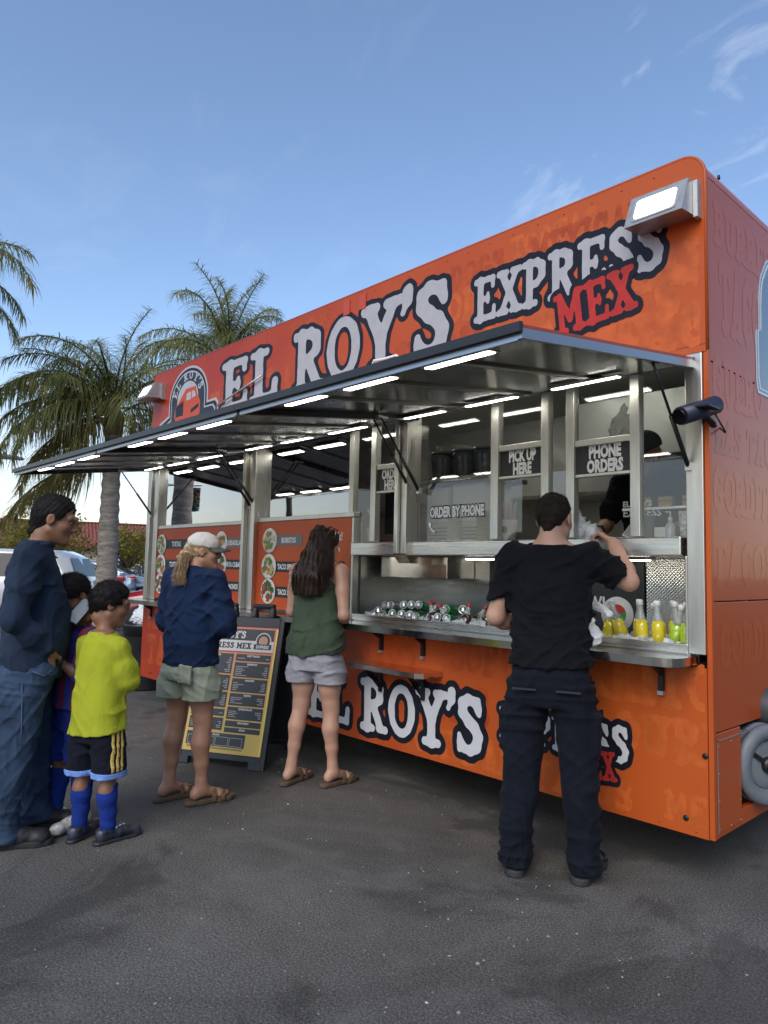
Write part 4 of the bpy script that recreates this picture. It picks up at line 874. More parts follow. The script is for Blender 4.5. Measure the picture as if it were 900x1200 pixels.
for k, (x, w) in enumerate(((-2.335, .115), (-2.12, .112), (-1.93, .10))):
    top('drink_urn', ('left', 'middle', 'right')[k] + 'most of three smoky drink urns behind the order by phone glass', 'urn',
        [('tank', URN, MB().lathe([(w * .86, 0), (w * .9, .03), (w, .16), (w, .20), (w * .92, .215), (0, .215)], (0, 0, 0), 24)), ('lid', mat('urn_lid', (.10, .11, .13), .35), MB().lathe([(w * 1.03, .213), (w * 1.03, .228), (w * .3, .24), (0, .245)], (0, 0, 0), 24))], (x, .80, 2.076), 'drink urns on the shelf')
top('storage_tub', 'beige tub standing behind the smoky drink urns', 'tub', [('tub', mat('tub_beige', (.42, .38, .30), .6), MB().lathe([(.13, 0), (.15, .3), (.155, .31), (0, .31)], (0, 0, 0), 20))], (-2.42, 1.0, 2.076))
for k, (x0, x1, z1) in enumerate(((-2.36, -2.12, .43), (-2.10, -1.80, .45))):
    t = thing('white_cabinet', ('narrow white cabinet', 'wide white cabinet')[k] + ' behind the order by phone window', 'cabinet', ((x0 + x1) / 2, .62, 1.581)); w = (x1 - x0) / 2
    bx('body', WPL, t, -w, w, 0, .3, 0, z1, .01); bx('door', mat('door_white', (.70, .70, .66), .45), t, -w + .01, w - .01, -.012, -.001, .17, z1 - .02, .004)
    for j in range(5): bx('vent_slat', mat('vent_grey', (.25, .25, .24), .6), t, -w + .03, w - .03, -.008, -.001, .02 + j * .026, .03 + j * .026)
for k, (x, y, n) in enumerate(((-1.78, .30, 14), (-1.555, .30, 15), (-1.375, .22, 26))):
    t = thing('cup_stack', ('stack of white lids in the middle of the order by phone window', 'stack of tan cups at the right of the order by phone window', 'tall stack of clear cups beside the pickup window')[k], 'cups', (x, y, 1.581), 0, 'stacks of cups and lids')
    for j in range(n):
        mb = MB().lathe([(.036, 0), (.042, .009), (.045, .0095), (.045, .0125), (0, .0125)], (0, 0, j * .0138), 14); o = mb.build('cup', (WPL, mat('cup_tan', (.5, .4, .25), .6), CLR)[k], t)
t = thing('straw_holder', 'pink-striped straws standing in a clear cup at the pickup window', 'straws', (-1.27, .2, 1.581))
MB().lathe([(.036, 0), (.05, .13), (.048, .13), (.034, .004), (0, .004)], (0, 0, 0), 18).build('cup', mat('print_cup', (.62, .55, .52), .4), t)
MB().lathe([(.022, 0), (.022, .001), (0, .001)], (.0, -.047, .07), 16, 'y').build('cup_mark', mat('mark_black', (.03, .03, .03), .5), t)
rs = random.Random(2)
for k in range(34):
    a, d = rs.uniform(0, 6.28), .03 * math.sqrt(rs.random()); MB().tube([(d * math.cos(a) * .6, d * math.sin(a) * .6, .02), (d * math.cos(a) * 1.6, d * math.sin(a) * 1.6, .235 + rs.uniform(-.015, .015))], .0035, 5).build('straw', mat('straw_pink', (.58, .40, .36), .5), t)
t = thing('order_terminal', 'dark order terminal in the order here window', 'terminal', (-2.40, .36, 1.581))
bx('screen', mat('terminal_black', (.012, .012, .014), .2), t, -.15, .13, .0, .03, .08, .46, .006); bx('stand', BLACK, t, -.05, .05, .02, .06, 0, .08); bx('card_reader', mat('reader_red', (.25, .02, .02), .4), t, -.1, .1, -.1, -.02, 0, .03, .004)
t = thing('napkin_cup', 'tan cup with a bent straw in the narrow window beside the order terminal', 'cup', (-2.56 + .1, .16, 1.581)); MB().lathe([(.03, 0), (.042, .11), (0, .11)], (0, 0, 0), 16).build('cup', mat('cup_tan2', (.55, .42, .22), .6), t); MB().tube([(0, 0, .05), (-.02, 0, .2), (-.06, 0, .25)], .006, 6).build('straw', mat('straw_tan', (.6, .5, .3), .5), t)
# plastic bags (crumpled)
def bag(name, label, loc, pts, m, res=.007, seed=3, amp=.010):
    S = SDF()
    for a, b, ra, rb in pts: S.cap(a, b, ra, rb, .03)
    S.field(wrinkle(seed, amp, (45, 110), None, .5)); t = thing(name, label, 'bag', loc); S.build('film', m, t, res); return t
FILM = mat('clear_film', (.62, .64, .64), .2, alpha=.45, coat=.6); BAGW = mat('white_bag', (.72, .73, .74), .45, sss=.1)
b = bag('plastic_bag', 'clear plastic bag hanging inside the phone orders window', (-.70, .5, 2.16), [((0, 0, .0), (.0, 0, .1), .07, .06), ((0, 0, .1), (.02, 0, .22), .05, .012)], FILM)
b = bag('plastic_bag', 'white plastic bag on the sill left of the worker', (-.735, .13, 1.585), [((-.03, 0, .04), (.05, 0, .04), .05, .05), ((0, 0, .05), (-.02, 0, .16), .05, .012)], BAGW)
b = bag('carrier_bag', 'white knotted carrier bag on the counter beside the man in black', (-.535, -.10, 1.045), [((-.04, 0, .05), (.0, 0, .045), .05, .05), ((-.02, 0, .06), (-.03, 0, .19), .048, .018), ((-.03, 0, .20), (.035, .0, .19), .014, .016), ((.035, 0, .19), (.085, .01, .16), .016, .020), ((-.03, 0, .19), (-.05, 0, .235), .014, .010)], BAGW, .0045, 8, .0045)
top('order_board', 'hanging order card behind the phone orders sign', 'card', [('card', mat('card_pink', (.5, .42, .42), .6), MB().box(-.06, .06, 0, .004, 0, .14))], (-.72, .46, 2.03))
t = thing('grey_bucket', 'small grey bucket on the sill behind the right-hand pane', 'bucket', (-.362, .15, 1.581)); MB().lathe([(.026, 0), (.032, .11), (.034, .112), (.034, .118), (0, .118)], (0, 0, 0), 20).build('pail', mat('bucket_grey', (.17, .19, .21), .45), t)
t = thing('soap_bottle', 'clear pump bottle with a white top behind the right-hand pane', 'bottle', (-.235, .12, 1.581)); MB().lathe([(.022, 0), (.024, .01), (.024, .065), (.01, .08), (0, .08)], (0, 0, 0), 16).build('bottle', mat('pump_clear', (.45, .50, .53), .15, coat=.6), t); MB().lathe([(.010, .08), (.012, .10), (.004, .105), (.004, .13), (0, .13)], (0, 0, 0), 12).build('pump', WPL, t); MB().tube([(0, 0, .13), (-.022, -.01, .128)], .004, 6).build('spout', WPL, t)
for k, (x, h) in enumerate(((-.165, .13), (-.125, .155))):
    t = thing('printed_cup', ('short printed clear cup beside the pump bottle', 'tall printed clear cup nearest the right window frame')[k], 'cup', (x, .13, 1.581), 0, 'printed cups on the sill'); MB().lathe([(.024, 0), (.032, h), (0, h)], (0, 0, 0), 18).build('cup', mat('cup_print', (.50, .49, .47), .4, var=.7, vscale=45), t)
for k, (x, z) in enumerate(((-.60, 1.79), (-.50, 1.79), (-.36, 1.79))):
    t = thing('takeout_box', ('small kraft box left of the row on the rack', 'kraft box in the middle of the rack', 'kraft box at the right of the rack')[k] + ' behind the right-hand pane', 'box', (x, .62, z), 0, 'kraft boxes on the rack'); w = (.018, .04, .04)[k]; KR = mat('kraft_card', (.56, .36, .14), .7, var=.1)
    bx('base', KR, t, -w, w, 0, .06, 0, .028, .002); bx('lid', KR, t, -w, w, -.002, .06, .031, .055, .002)
bx('rack', STEEL, trailer, -.75, -.11, .60, .70, 1.772, 1.786)
top('price_card', 'small white card leaning beside the pump bottle', 'card', [('card', WPL, MB().box(-.028, .028, 0, .004, 0, .055))], (-.285, .11, 1.581))
t = thing('tablet', 'white tablet tilted on the sill in front of the worker', 'tablet', (-.455, .12, 1.585)); t.rotation_euler = (R_(-35), R_(20), 0); MB().box(-.04, .04, -.004, .004, 0, .075, .003).build('frame', WPL, t); MB().box(-.034, .034, -.0055, -.0045, .006, .069).build('screen', mat('tablet_grey', (.35, .36, .38), .2), t)
top('switch_box', 'grey switch box on the inside end wall', 'switch box', [('box', mat('switch_grey', (.2, .2, .21), .5), MB().box(-.05, .05, 0, .05, 0, .14))], (-.80, 2.19, 2.42))

# ------------------------------------------------------------------ drinks on ice in the counter recess
ICE = mat('ice', (.62, .66, .68), .12, coat=.8, alpha=.75); rs = random.Random(11); ic = MB()
for k in range(620):
    x = rs.uniform(-2.40, -.14); y = rs.uniform(.035, .36); s = rs.uniform(.008, .017); z = 1.047 + rs.uniform(0, .028) * (1 if x < -.9 or x > -.62 else .3); M_ = Euler((rs.uniform(0, 3), rs.uniform(0, 3), rs.uniform(0, 3))).to_matrix()
    ic.add([Vector((x, y, z + s)) + M_ @ Vector((a * s, b_ * s, c * s)) for a in (-1, 1) for b_ in (-1, 1) for c in (-1, 1)], [(0, 1, 3, 2), (4, 6, 7, 5), (0, 4, 5, 1), (2, 3, 7, 6), (0, 2, 6, 4), (1, 5, 7, 3)])
tag(ic.build('ice_cubes', ICE), 'bed of ice cubes under the drinks in the counter recess', 'ice', kind='stuff')
def bottle_mats(nm, col): return mat('drink_' + nm, col, .08, coat=1.0, sss=.0, var=.12, vscale=30)
CLEARG = mat('bottle_clear', (.52, .56, .54), .06, coat=1.0, alpha=.42); CAPW = mat('cap_white', (.72, .72, .70), .4); CAPR = mat('cap_red', (.40, .03, .04), .4); COLA = mat('drink_cola', (.03, .012, .008), .06, coat=1.0)
def soda(label, loc, drink, cap, tilt, group, h=1.0, fill=.6):
    t = thing('soda_bottle', label, 'bottle', loc, rs.uniform(0, 6), group); t.rotation_euler = (R_(tilt[0]), R_(tilt[1]), t.rotation_euler[2])
    MB().lathe([(.026, 0), (.031, .006), (.031, .10 * h), (.026, .13 * h)] + [(.0, .131 * h)], (0, 0, 0), 18).build('drink', drink, t)
    MB().lathe([(.0262, .131 * h), (.018, .160 * h), (.0135, .185 * h), (.0135, .215 * h), (0, .216 * h)], (0, 0, 0), 18).build('neck', CLEARG, t); MB().lathe([(.0165, .205 * h), (.0165, .228 * h), (.013, .233 * h), (0, .233 * h)], (0, 0, 0), 14).build('cap', cap, t); return t
YD, GD = bottle_mats('yellow', (.62, .50, .02)), bottle_mats('lime', (.34, .50, .03))
yb = [(-.545, .10, (0, -38), YD, 'yellow soda bottle tipped far over at the left end of the row'), (-.47, .14, (0, 18), YD, 'yellow soda bottle leaning right, second along the row'), (-.40, .16, (0, 0), YD, 'upright yellow soda bottle, tallest in the row'), (-.345, .09, (4, 3), YD, 'short upright yellow soda bottle in front of the tall one'), (-.30, .22, (0, -22), YD, 'yellow soda bottle leaning left behind the others'), (-.265, .09, (0, 2), YD, 'upright yellow soda bottle at the front, middle of the row'), (-.225, .19, (0, 6), YD, 'yellow soda bottle behind the middle of the row'), (-.20, .10, (0, 20), GD, 'lime soda bottle leaning right'), (-.165, .12, (0, 12), GD, 'lime soda bottle leaning against its neighbour'), (-.13, .17, (0, 30), YD, 'yellow soda bottle tipped right beside the frame'), (-.118, .07, (0, 3), GD, 'upright lime soda bottle against the right frame')]
for x, y, tl, dm, lab in yb: soda(lab + ', on ice', (x - .02, y, 1.052), dm, CAPW, tl, 'yellow and lime soda bottles on ice', .96)
names = ['first', 'second', 'third', 'fourth', 'fifth', 'sixth', 'seventh', 'eighth', 'ninth', 'tenth', 'eleventh', 'twelfth', 'thirteenth', 'fourteenth']
for k in range(13):
    x = -1.83 + k * .066 + rs.uniform(-.02, .02); soda('dark cola bottle with a red cap, %s from the left on the ice' % names[k], (x, rs.uniform(.06, .26), 1.038), COLA, CAPR, (rs.uniform(-12, 18), rs.uniform(-42, 42)), 'red-capped cola bottles on ice', .72)
CANG = mat('can_green', (.025, .22, .06), .3, metal=.5, var=.5, vscale=30); CANT = mat('can_top', (.66, .66, .65), .28, metal=.8)
def can(label, loc, rot, m):
    t = thing('soda_can', label, 'can', loc, 0, 'soda cans lying on ice'); t.rotation_euler = rot
    MB().lathe([(.024, 0), (.031, .008), (.031, .105), (.026, .118), (0, .118)], (0, 0, 0), 18).build('can_body', m, t); MB().lathe([(.0268, .1175), (.0268, .121), (.024, .121), (.023, .118), (0, .118)], (0, 0, 0), 18).build('can_top', CANT, t); MB().box(-.006, .006, -.009, .012, .1185, .1205).build('pull_tab', CANT, t)
names += ['fifteenth', 'sixteenth', 'seventeenth', 'eighteenth']
for k in range(18):
    up = k % 2; x = -2.36 + k * .043 + (.012 if up else 0); can('%s soda can from the left, lying %s with its silver top outwards' % (names[k], 'on the upper layer' if up else 'on the ice'), (x, .17 + .05 * up, 1.085 + .058 * up), (R_(82 + rs.uniform(-6, 6)), 0, R_(rs.uniform(8, 38))), CANG if k not in (3, 8) else mat('can_silver', (.5, .5, .52), .3, metal=.7))

# ------------------------------------------------------------------ A-frame menu board
ab = thing('menu_board', 'black A-frame menu board with a yellow printed menu standing on the asphalt', 'sign board', (-3.423, -.81, 0), math.atan2(.49863, .86681))
TL = math.atan2(.31, 1.12); PL = mat('board_plastic', (.016, .018, .023), .5, var=.2, vscale=20, bump=.1, bscale=200)
def slantM(front=True):
    return (Matrix.Rotation(-TL, 4, 'X') if front else Matrix.Translation((0, .64, 0)) @ Matrix.Rotation(TL, 4, 'X'))
def sbox(name, m, parent, x0, x1, z0, z1, y0, y1, front=True, bev=0.0):
    mb = MB().box(x0, x1, y0, y1, z0, z1, bev); Mx = slantM(front); mb.v = [tuple(Mx @ Vector(v)) for v in mb.v]; return mb.build(name, m, parent)
W_ = .69
for fr in (True, False):
    y0, y1 = (0, .035) if fr else (-.035, 0)
    side = 'front_leaf' if fr else 'back_leaf'
    lf = sbox(side, PL, ab, 0, W_, .06, 1.02, y0 + .008, y1 - .008, fr, .004)
    sbox('stile', PL, lf, 0, .036, .0, 1.05, y0, y1, fr, .005); sbox('stile', PL, lf, W_ - .036, W_, .0, 1.05, y0, y1, fr, .005); sbox('rail', PL, lf, .036, W_ - .036, .05, .09, y0, y1, fr, .004); sbox('rail', PL, lf, .036, W_ - .036, .985, 1.06, y0, y1, fr, .004)
    for x0 in (.0, W_ - .12): sbox('foot', PL, lf, x0, x0 + .10, -.0, .055, y0 - .004, y1 + .004, fr, .006)
    for x0, x1 in ((.10, .28), (W_ - .28, W_ - .10)):
        for a, b_ in ((x0, x0 + .035), (x1 - .035, x1)): sbox('handle', PL, lf, a, b_, 1.06, 1.14, y0, y1, fr, .008)
        sbox('handle', PL, lf, x0, x1, 1.13, 1.165, y0, y1, fr, .010)
bd_ = sbox('menu_print', None, ab, .037, W_ - .037, .092, .984, -.004, .006)
YG = bpy.data.materials.new('menu_yellow'); YG.use_nodes = True; N, L = YG.node_tree.nodes, YG.node_tree.links
t_ = N.new('ShaderNodeTexCoord'); sp = N.new('ShaderNodeSeparateXYZ'); L.new(t_.outputs['Object'], sp.inputs[0]); mr = N.new('ShaderNodeMapRange'); mr.inputs['From Min'].default_value = .1; mr.inputs['From Max'].default_value = .95; L.new(sp.outputs['Z'], mr.inputs['Value']); cr = N.new('ShaderNodeValToRGB'); e = cr.color_ramp.elements; e[0].color = (.62, .42, .10, 1); e[1].color = (.50, .17, .10, 1); e[0].position = .15; L.new(mr.outputs[0], cr.inputs[0]); L.new(cr.outputs[0], N['Principled BSDF'].inputs['Base Color']); N['Principled BSDF'].inputs['Roughness'].default_value = .5
bd_.data.materials.clear(); bd_.data.materials.append(YG)
SLATE = mat('menu_slate', (.026, .030, .036), .5); PRW = mat('menu_print_white', (.55, .55, .54), .6)
def mp_box(x0, x1, z0, z1, m, o=.0008): return sbox('menu_box', m, bd_, x0, x1, z0, z1, -.004 - o, -.0035)
mp_box(.055, .625, .885, .968, SLATE); mp_box(.050, .63, .805, .884, PRW); mp_box(.050, .63, .795, .804, mat('menu_red', (.35, .04, .05), .5))
mp_box(.637, .652, .10, .975, mat('menu_gold', (.66, .50, .12), .5))
def m_text(txt, x, z, size, m, sx=1.0, bold=.0, al='LEFT', o=.0016):
    Mx = slantM(True) @ Matrix(((1, 0, 0, x), (0, 0, -1, -.004 - o), (0, 1, 0, z), (0, 0, 0, 1))); return sans(txt, m, bd_, 0, 0, 0, size, sx, bold, 'menu_text', al, Mx)
def m_slab(chars, x0, x1, z0, cap, m, seed):
    xs, ys, F, W = text_sdf(chars, None, .06, .045, seed, dist=.004); Mx = slantM(True); kx = (x1 - x0) / W
    return iso_mesh(MB(), xs, ys, F, 0.0, lambda u, v: tuple(Mx @ Vector((x0 + u * kx, -.0058, z0 + v * cap)))).build('menu_title', m, bd_)
m_slab("EL ROY'S", .10, .40, .90, .052, PRW, 3); m_slab('EXPRESS MEX', .065, .455, .825, .042, LET_D, 4)
# small badge on the board
Mx = slantM(True)
for rr, mm, o in ((.062, PRW, .0062), (.054, SLATE, .0068), (.036, mat('badge_skin', (.45, .25, .15), .5), .0074)):
    MB().add([tuple(Mx @ Vector((.545 + rr * math.cos(a), -o, .885 + rr * math.sin(a)))) for a in np.linspace(0, 6.28, 25)[:-1]], [tuple(range(24))]).build('board_badge', mm, bd_)
sbox('board_badge', SLATE, bd_, .475, .615, .825, .862, -.0078, -.0074); m_text('EXPRESS', .545, .832, .03, PRW, .9, .001, 'CENTER', .0042)
left = [(.64, .785, 'TACOS'), (.52, .63, 'TOSTADAS'), (.40, .51, 'TORTAS'), (.34, .39, 'SIDES'), (.245, .33, 'DRINKS')]; right = [(.735, .785, 'SOFT TACOS'), (.62, .725, 'BURRITOS'), (.515, .61, 'NACHOS'), (.42, .505, 'FAJITAS'), (.325, .41, 'QUESADILLAS'), (.275, .315, 'KIDS MENU'), (.235, .268, 'SALSA')]
rs2 = random.Random(4)
for (x0, x1), col in (((.058, .325), left), ((.345, .625), right)):
    for z0, z1, nm in col:
        mp_box(x0, x1, z0, z1, SLATE); m_text(nm, (x0 + x1) / 2, z1 - .018, .017, PRW, 1, .001, 'CENTER')
        zz = z1 - .032; lines = MB()
        while zz > z0 + .008:
            a = rs2.uniform(.03, .10); lines.box(x0 + .012, x0 + .012 + a, -.0056, -.005, zz, zz + .005); lines.box(x1 - .012 - rs2.uniform(.015, .05), x1 - .012, -.0056, -.005, zz, zz + .005); zz -= .0125
        if lines.v:
            lines.v = [tuple(Mx @ Vector(v)) for v in lines.v]; o = lines.build('small_print', mat('menu_print_grey', (.33, .33, .33), .6), bd_); o['kind'] = 'stuff'
mp_box(.058, .52, .135, .225, SLATE); m_text('SALADS', .29, .208, .015, PRW, 1, .001, 'CENTER')
for k in range(4):
    q = MB(); x0 = .07 + k * .11
    for a, b_, c, d in ((x0, x0 + .10, .198, .2), (x0, x0 + .10, .142, .144), (x0, x0 + .002, .142, .2), (x0 + .098, x0 + .1, .142, .2)): q.box(a, b_, -.0056, -.005, c, d)
    q.v = [tuple(Mx @ Vector(v)) for v in q.v]; o = q.build('menu_frame', PRW, bd_); o['kind'] = 'stuff'
for zz in (.118, .124): sbox('menu_rule', SLATE, bd_, .07, .51, zz, zz + .003, -.0052, -.0045)

# ------------------------------------------------------------------ bin, bag, litter
tb = thing('trash_can', 'black round trash can standing at the far end of the trailer', 'trash can', (-6.42, .33, 0))
MB().lathe([(.20, 0), (.215, .02), (.26, .68), (.275, .69), (.275, .72), (.25, .72), (.24, .66), (0, .6)], (0, 0, 0), 28).build('bin', mat('bin_black', (.02, .021, .023), .55, var=.2), tb); MB().lathe([(.262, .60), (.28, .70), (.285, .725), (.272, .735), (.25, .70), (0, .65)], (0, 0, 0), 28).build('liner', mat('bin_liner', (.012, .012, .013), .25), tb)
bag('plastic_bag', 'white plastic bag sitting on top of the black trash can', (-6.45, .30, .74), [((-.1, 0, .05), (.08, 0, .05), .10, .10), ((0, 0, .08), (.03, 0, .24), .10, .05), ((-.08, 0, .1), (-.12, 0, .2), .06, .02), ((.05, 0, .2), (.10, 0, .28), .035, .02)], BAGW, .010, 5, .014)
def litter(x, y, s, seed):
    r2 = random.Random(seed); n = 9; mb = MB(); q = [(s * r2.uniform(.5, 1) * math.cos(6.28 * i / n), s * .6 * r2.uniform(.4, 1) * math.sin(6.28 * i / n), r2.uniform(.001, s * .25)) for i in range(n)]
    mb.add(q + [(0, 0, s * .35)], [(i, (i + 1) % n, n) for i in range(n)]); o = mb.build('paper_scrap', mat('paper_white', (.66, .66, .63), .8)); o.location = (x, y, .003); return o
for k, (x, y, s, lab) in enumerate(((-3.40, -1.36, .045, 'torn white paper scrap between the boys and the capped woman'), (-2.17, -.72, .012, 'tiny white paper scrap in front of the woman in green'), (-3.9, -2.0, .03, 'white paper scrap on the asphalt behind the man in jeans'), (-.3, -1.5, .010, 'tiny pale scrap on the asphalt in the foreground'))):
    tag(litter(x, y, s, k), lab, 'litter', 'paper litter on the asphalt')
# ------------------------------------------------------------------ people
def V3(*a): return np.array(a, float)
def lerp(a, b, t): return np.array(a, float) * (1 - t) + np.array(b, float) * t
def add_head(S, c, M, s=1.0, fem=0.0, nose=1.0):
    P = lambda *v: np.array(c) + np.array(M @ Vector(v)) * s
    def el(p, r, k=.02, op='u'): S.ell(P(*p), np.array(r) * s, M, k, op)
    def cp(a, b, ra, rb=None, k=.015): S.cap(P(*a), P(*b), ra * s, (rb or ra) * s, k)
    el((0, -.012, .038), (.075, .096, .087)); el((0, .034, -.028), (.060, .060, .082), .03); cp((0, -.03, -.03), (0, -.045, -.075), .048, .044, .03)
    for x in (-1, 1):
        cp((x * .052, .0, -.05), (x * .018, .072, -.088), .02, .02, .025); el((x * .042, .055, -.018), (.022, .026, .022), .02); cp((x * .046, .07, .034), (0, .088, .031), .013, .012, .015)
    el((0, .080, -.088), (.022, .017, .018), .02)
    for x in (-1, 1): el((x * .031, .103, .011), (.013, .016, .010), .012, 'sub')
    cp((0, .088, .028), (0,   .100 + .008 * nose, -.016), .009, .0125, .012); el((0.011, .099, -.024), (.009, .011, .008), .008); el((-.011, .099, -.024), (.009, .011, .008), .008)
    cp((-.02, .080, -.052), (.02, .080, -.052), .0085, None, .006); cp((0, .0875, -.0515), (0, .0875, -.0515), .0085, None, .008); cp((-.017, .080, -.066), (.017, .080, -.066), .0085, None, .006); cp((0, .086, -.067), (0, .086, -.067), .008, None, .008)
    for x in (-1, 1):
        el((x * .079, -.012, .002), (.009, .021, .033), .006); el((x * .089, -.006, .004), (.007, .011, .019), .006, 'sub')
def eyes(root, c, M, s, iris=(.02, .012, .008)):
    for x in (-1, 1):
        p = Vector(c) + M @ Vector((x * .031, .0765, .011)) * s
        e = MB().lathe([(.0001, -.011), (.0055, -.0095), (.0095, -.0055), (.011, 0), (.0095, .0055), (.0055, .0095), (.0001, .011)], p, 10, 'z').build('eye', mat('eye_white', (.30, .25, .22), .5), root)
        q = p + M @ Vector((x * .001, .0080, -.0005)) * s
        MB().lathe([(.0001, -.0065), (.0046, -.0046), (.0065, 0), (.0046, .0046), (.0001, .0065)], q, 8, 'z').build('iris', mat('eye_dark', iris, .15), e)
def add_hand(S, w, d, n, th, s=1.0, curl=.5, spread=.0, thumb=.4):
    """w wrist, d pointing direction, n palm normal, th thumb-side direction"""
    w = np.array(w, float); d = np.array(d, float); d /= np.linalg.norm(d); n = np.array(n, float); n -= d * (n @ d); n /= np.linalg.norm(n); t = np.cross(d, n); t *= np.sign(t @ np.array(th, float)) or 1
    kn = []
    for i, (o, l) in enumerate(((.029, .088), (.010, .092), (-.010, .087), (-.028, .078))):
        q = w + (d * l + t * o) * s; kn.append(q); S.cap(w + t * o * .45 * s + d * .012 * s, q, .0125 * s, .0105 * s, .012)
    for i, (q, ls) in enumerate(zip(kn, ((.042, .026, .021), (.046, .029, .022), (.042, .027, .022), (.033, .021, .019)))):
        a = .15; cur = q
        for j, l in enumerate(ls):
            a += curl * (1.1 if j == 0 else 1.3) * (1 + .12 * i); dd = d * math.cos(a) + n * math.sin(a); nx = cur + dd * l * s
            S.cap(cur, nx, (.0092 - .0008 * j) * s, (.0086 - .0008 * j) * s, .003); cur = nx
    b = w + (d * .022 + t * .024 + n * .006) * s; td = d * .62 + t * .62 + n * thumb; td /= np.linalg.norm(td); m1 = b + td * .042 * s; S.cap(w + (d * .012 + t * .012) * s, m1, .014 * s, .0115 * s, .012)
    td2 = d * .85 + t * .1 + n * (thumb + .15); td2 /= np.linalg.norm(td2); m2 = m1 + td2 * .03 * s; S.cap(m1, m2, .0105 * s, .0095 * s, .004); td3 = d * .9 - t * .1 + n * (thumb + .25); td3 /= np.linalg.norm(td3); S.cap(m2, m2 + td3 * .025 * s, .0095 * s, .0078 * s, .004)
def add_arm(S, sh, el, wr, g=1.0, k=.02):
    sh, el, wr = map(lambda v: np.array(v, float), (sh, el, wr))
    S.chain([sh, lerp(sh, el, .45), el], [.054 * g, .048 * g, .038 * g], k); S.chain([el, lerp(el, wr, .28), lerp(el, wr, .75), wr], [.038 * g, .041 * g, .031 * g, .026 * g], k)
def add_leg(S, hip, kn, an, g=1.0, k=.02):
    hip, kn, an = map(lambda v: np.array(v, float), (hip, kn, an)); bk = V3(0, -1, 0)
    S.chain([hip, lerp(hip, kn, .5), lerp(hip, kn, .86), kn], [.088 * g, .074 * g, .056 * g, .052 * g], k)
    S.chain([kn, lerp(kn, an, .28) + bk * .014, lerp(kn, an, .62) + bk * .004, lerp(kn, an, .9), an], [.051 * g, .054 * g, .041 * g, .033 * g, .034 * g], k)
    S.ell(lerp(kn, an, .27) + bk * .03 * g, (.036 * g, .03 * g, .085), None, .03); S.ell(kn + V3(0, .03, 0) * g, (.03 * g, .022 * g, .035), None, .02)
def footv(an, yaw): # foot frame: forward, side
    return V3(math.sin(yaw), math.cos(yaw), 0), V3(math.cos(yaw), -math.sin(yaw), 0)
def add_foot(S, an, yaw, s=1.0, toes=True, z0=0.0, side=1):
    f, r = footv(an, yaw); a = np.array(an, float); b = V3(a[0], a[1], z0)
    up = V3(0, 0, 1)
    S.cap(a, b + up * .045 * s - f * .025 * s, .034 * s, .030 * s, .02); S.ell(b + up * .035 * s - f * .035 * s, (.030 * s, .036 * s, .034 * s), None, .02)
    S.cap(b + up * .05 * s + f * .02 * s, b + up * .026 * s + f * .125 * s, .034 * s, .022 * s, .03); S.cap(b + up * .022 * s + f * .11 * s + r * .025 * s, b + up * .022 * s + f * .12 * s - r * .022 * s, .02 * s, .022 * s, .02)
    if toes:
        for i, (o, l, q) in enumerate(((-.028, .185, .0125), (-.010, .182, .0095), (.006, .175, .009), (.020, .165, .0085), (.032, .152, .008))):
            S.cap(b + up * .018 * s + f * .13 * s + r * o * side * s, b + up * .014 * s + f * l * s + r * o * side * 1.02 * s, q * s, q * .85 * s, .006)
def sandal(root, an, yaw, s, z0, m_sole, m_strap, m_buckle, side=1):
    f, r = footv(an, yaw); b = V3(an[0], an[1], z0)
    S = SDF(); pts = [(-.065, .0, .036), (.0, .0, .036), (.07, -.004 * side, .037), (.12, -.002 * side, .046), (.165, -.006 * side, .042), (.195, -.010 * side, .030)]
    for i in range(len(pts) - 1):
        p, q = pts[i], pts[i + 1]
        def fn(x, y, z, A=b + f * p[0] * s + r * p[1] * s, B=b + f * q[0] * s + r * q[1] * s, ra=p[2] * s, rb=q[2] * s):
            u = B - A; L2 = float(u[:2] @ u[:2]); t = np.clip(((x - A[0]) * u[0] + (y - A[1]) * u[1]) / L2, 0, 1)
            d = np.hypot(x - A[0] - t * u[0], y - A[1] - t * u[1]) - (ra + (rb - ra) * t); return np.maximum(d, np.abs(z - z0 + .002 * s) - .013 * s)
        S._a(fn, np.minimum(b + f * p[0] * s, b + f * q[0] * s) - .06, np.maximum(b + f * p[0] * s, b + f * q[0] * s) + .06, .004, 'u')
    so = S.build('sandal', m_sole, root, .005)
    for dd, rr in ((.065, .044), (.118, .047)):
        M = MB(); n = 13
        for j in range(n):
            q = math.pi * j / (n - 1); h = .062 - (dd - .065) * .4
            base = b + f * (dd + .012 * math.sin(q)) * s + r * (rr * math.cos(q)) * s * 1.02; zz = z0 + (h * math.sin(q) ** .7 if j not in (0, n - 1) else -.003) * s
            for e in (-.014, .014):
                for o in (0, .004): M.v.append(tuple(base + f * e * s + V3(0, 0, zz - z0 + o) + r * (o * math.cos(q))))
        for j in range(n - 1):
            k0, k1 = j * 4, j * 4 + 4
            for a_, b_ in ((0, 1), (1, 3), (3, 2), (2, 0)): M.f.append((k0 + a_, k0 + b_, k1 + b_, k1 + a_)); M.sm.append(False)
        M.build('strap', m_strap, so)
        p = b + f * (dd + .012) * s + r * rr * .7 * s + V3(0, 0, .05 * s)
        MB().box(p[0] - .007, p[0] + .007, p[1] - .007, p[1] + .007, z0 + .045 * s, z0 + .055 * s).build('buckle', m_buckle, so)
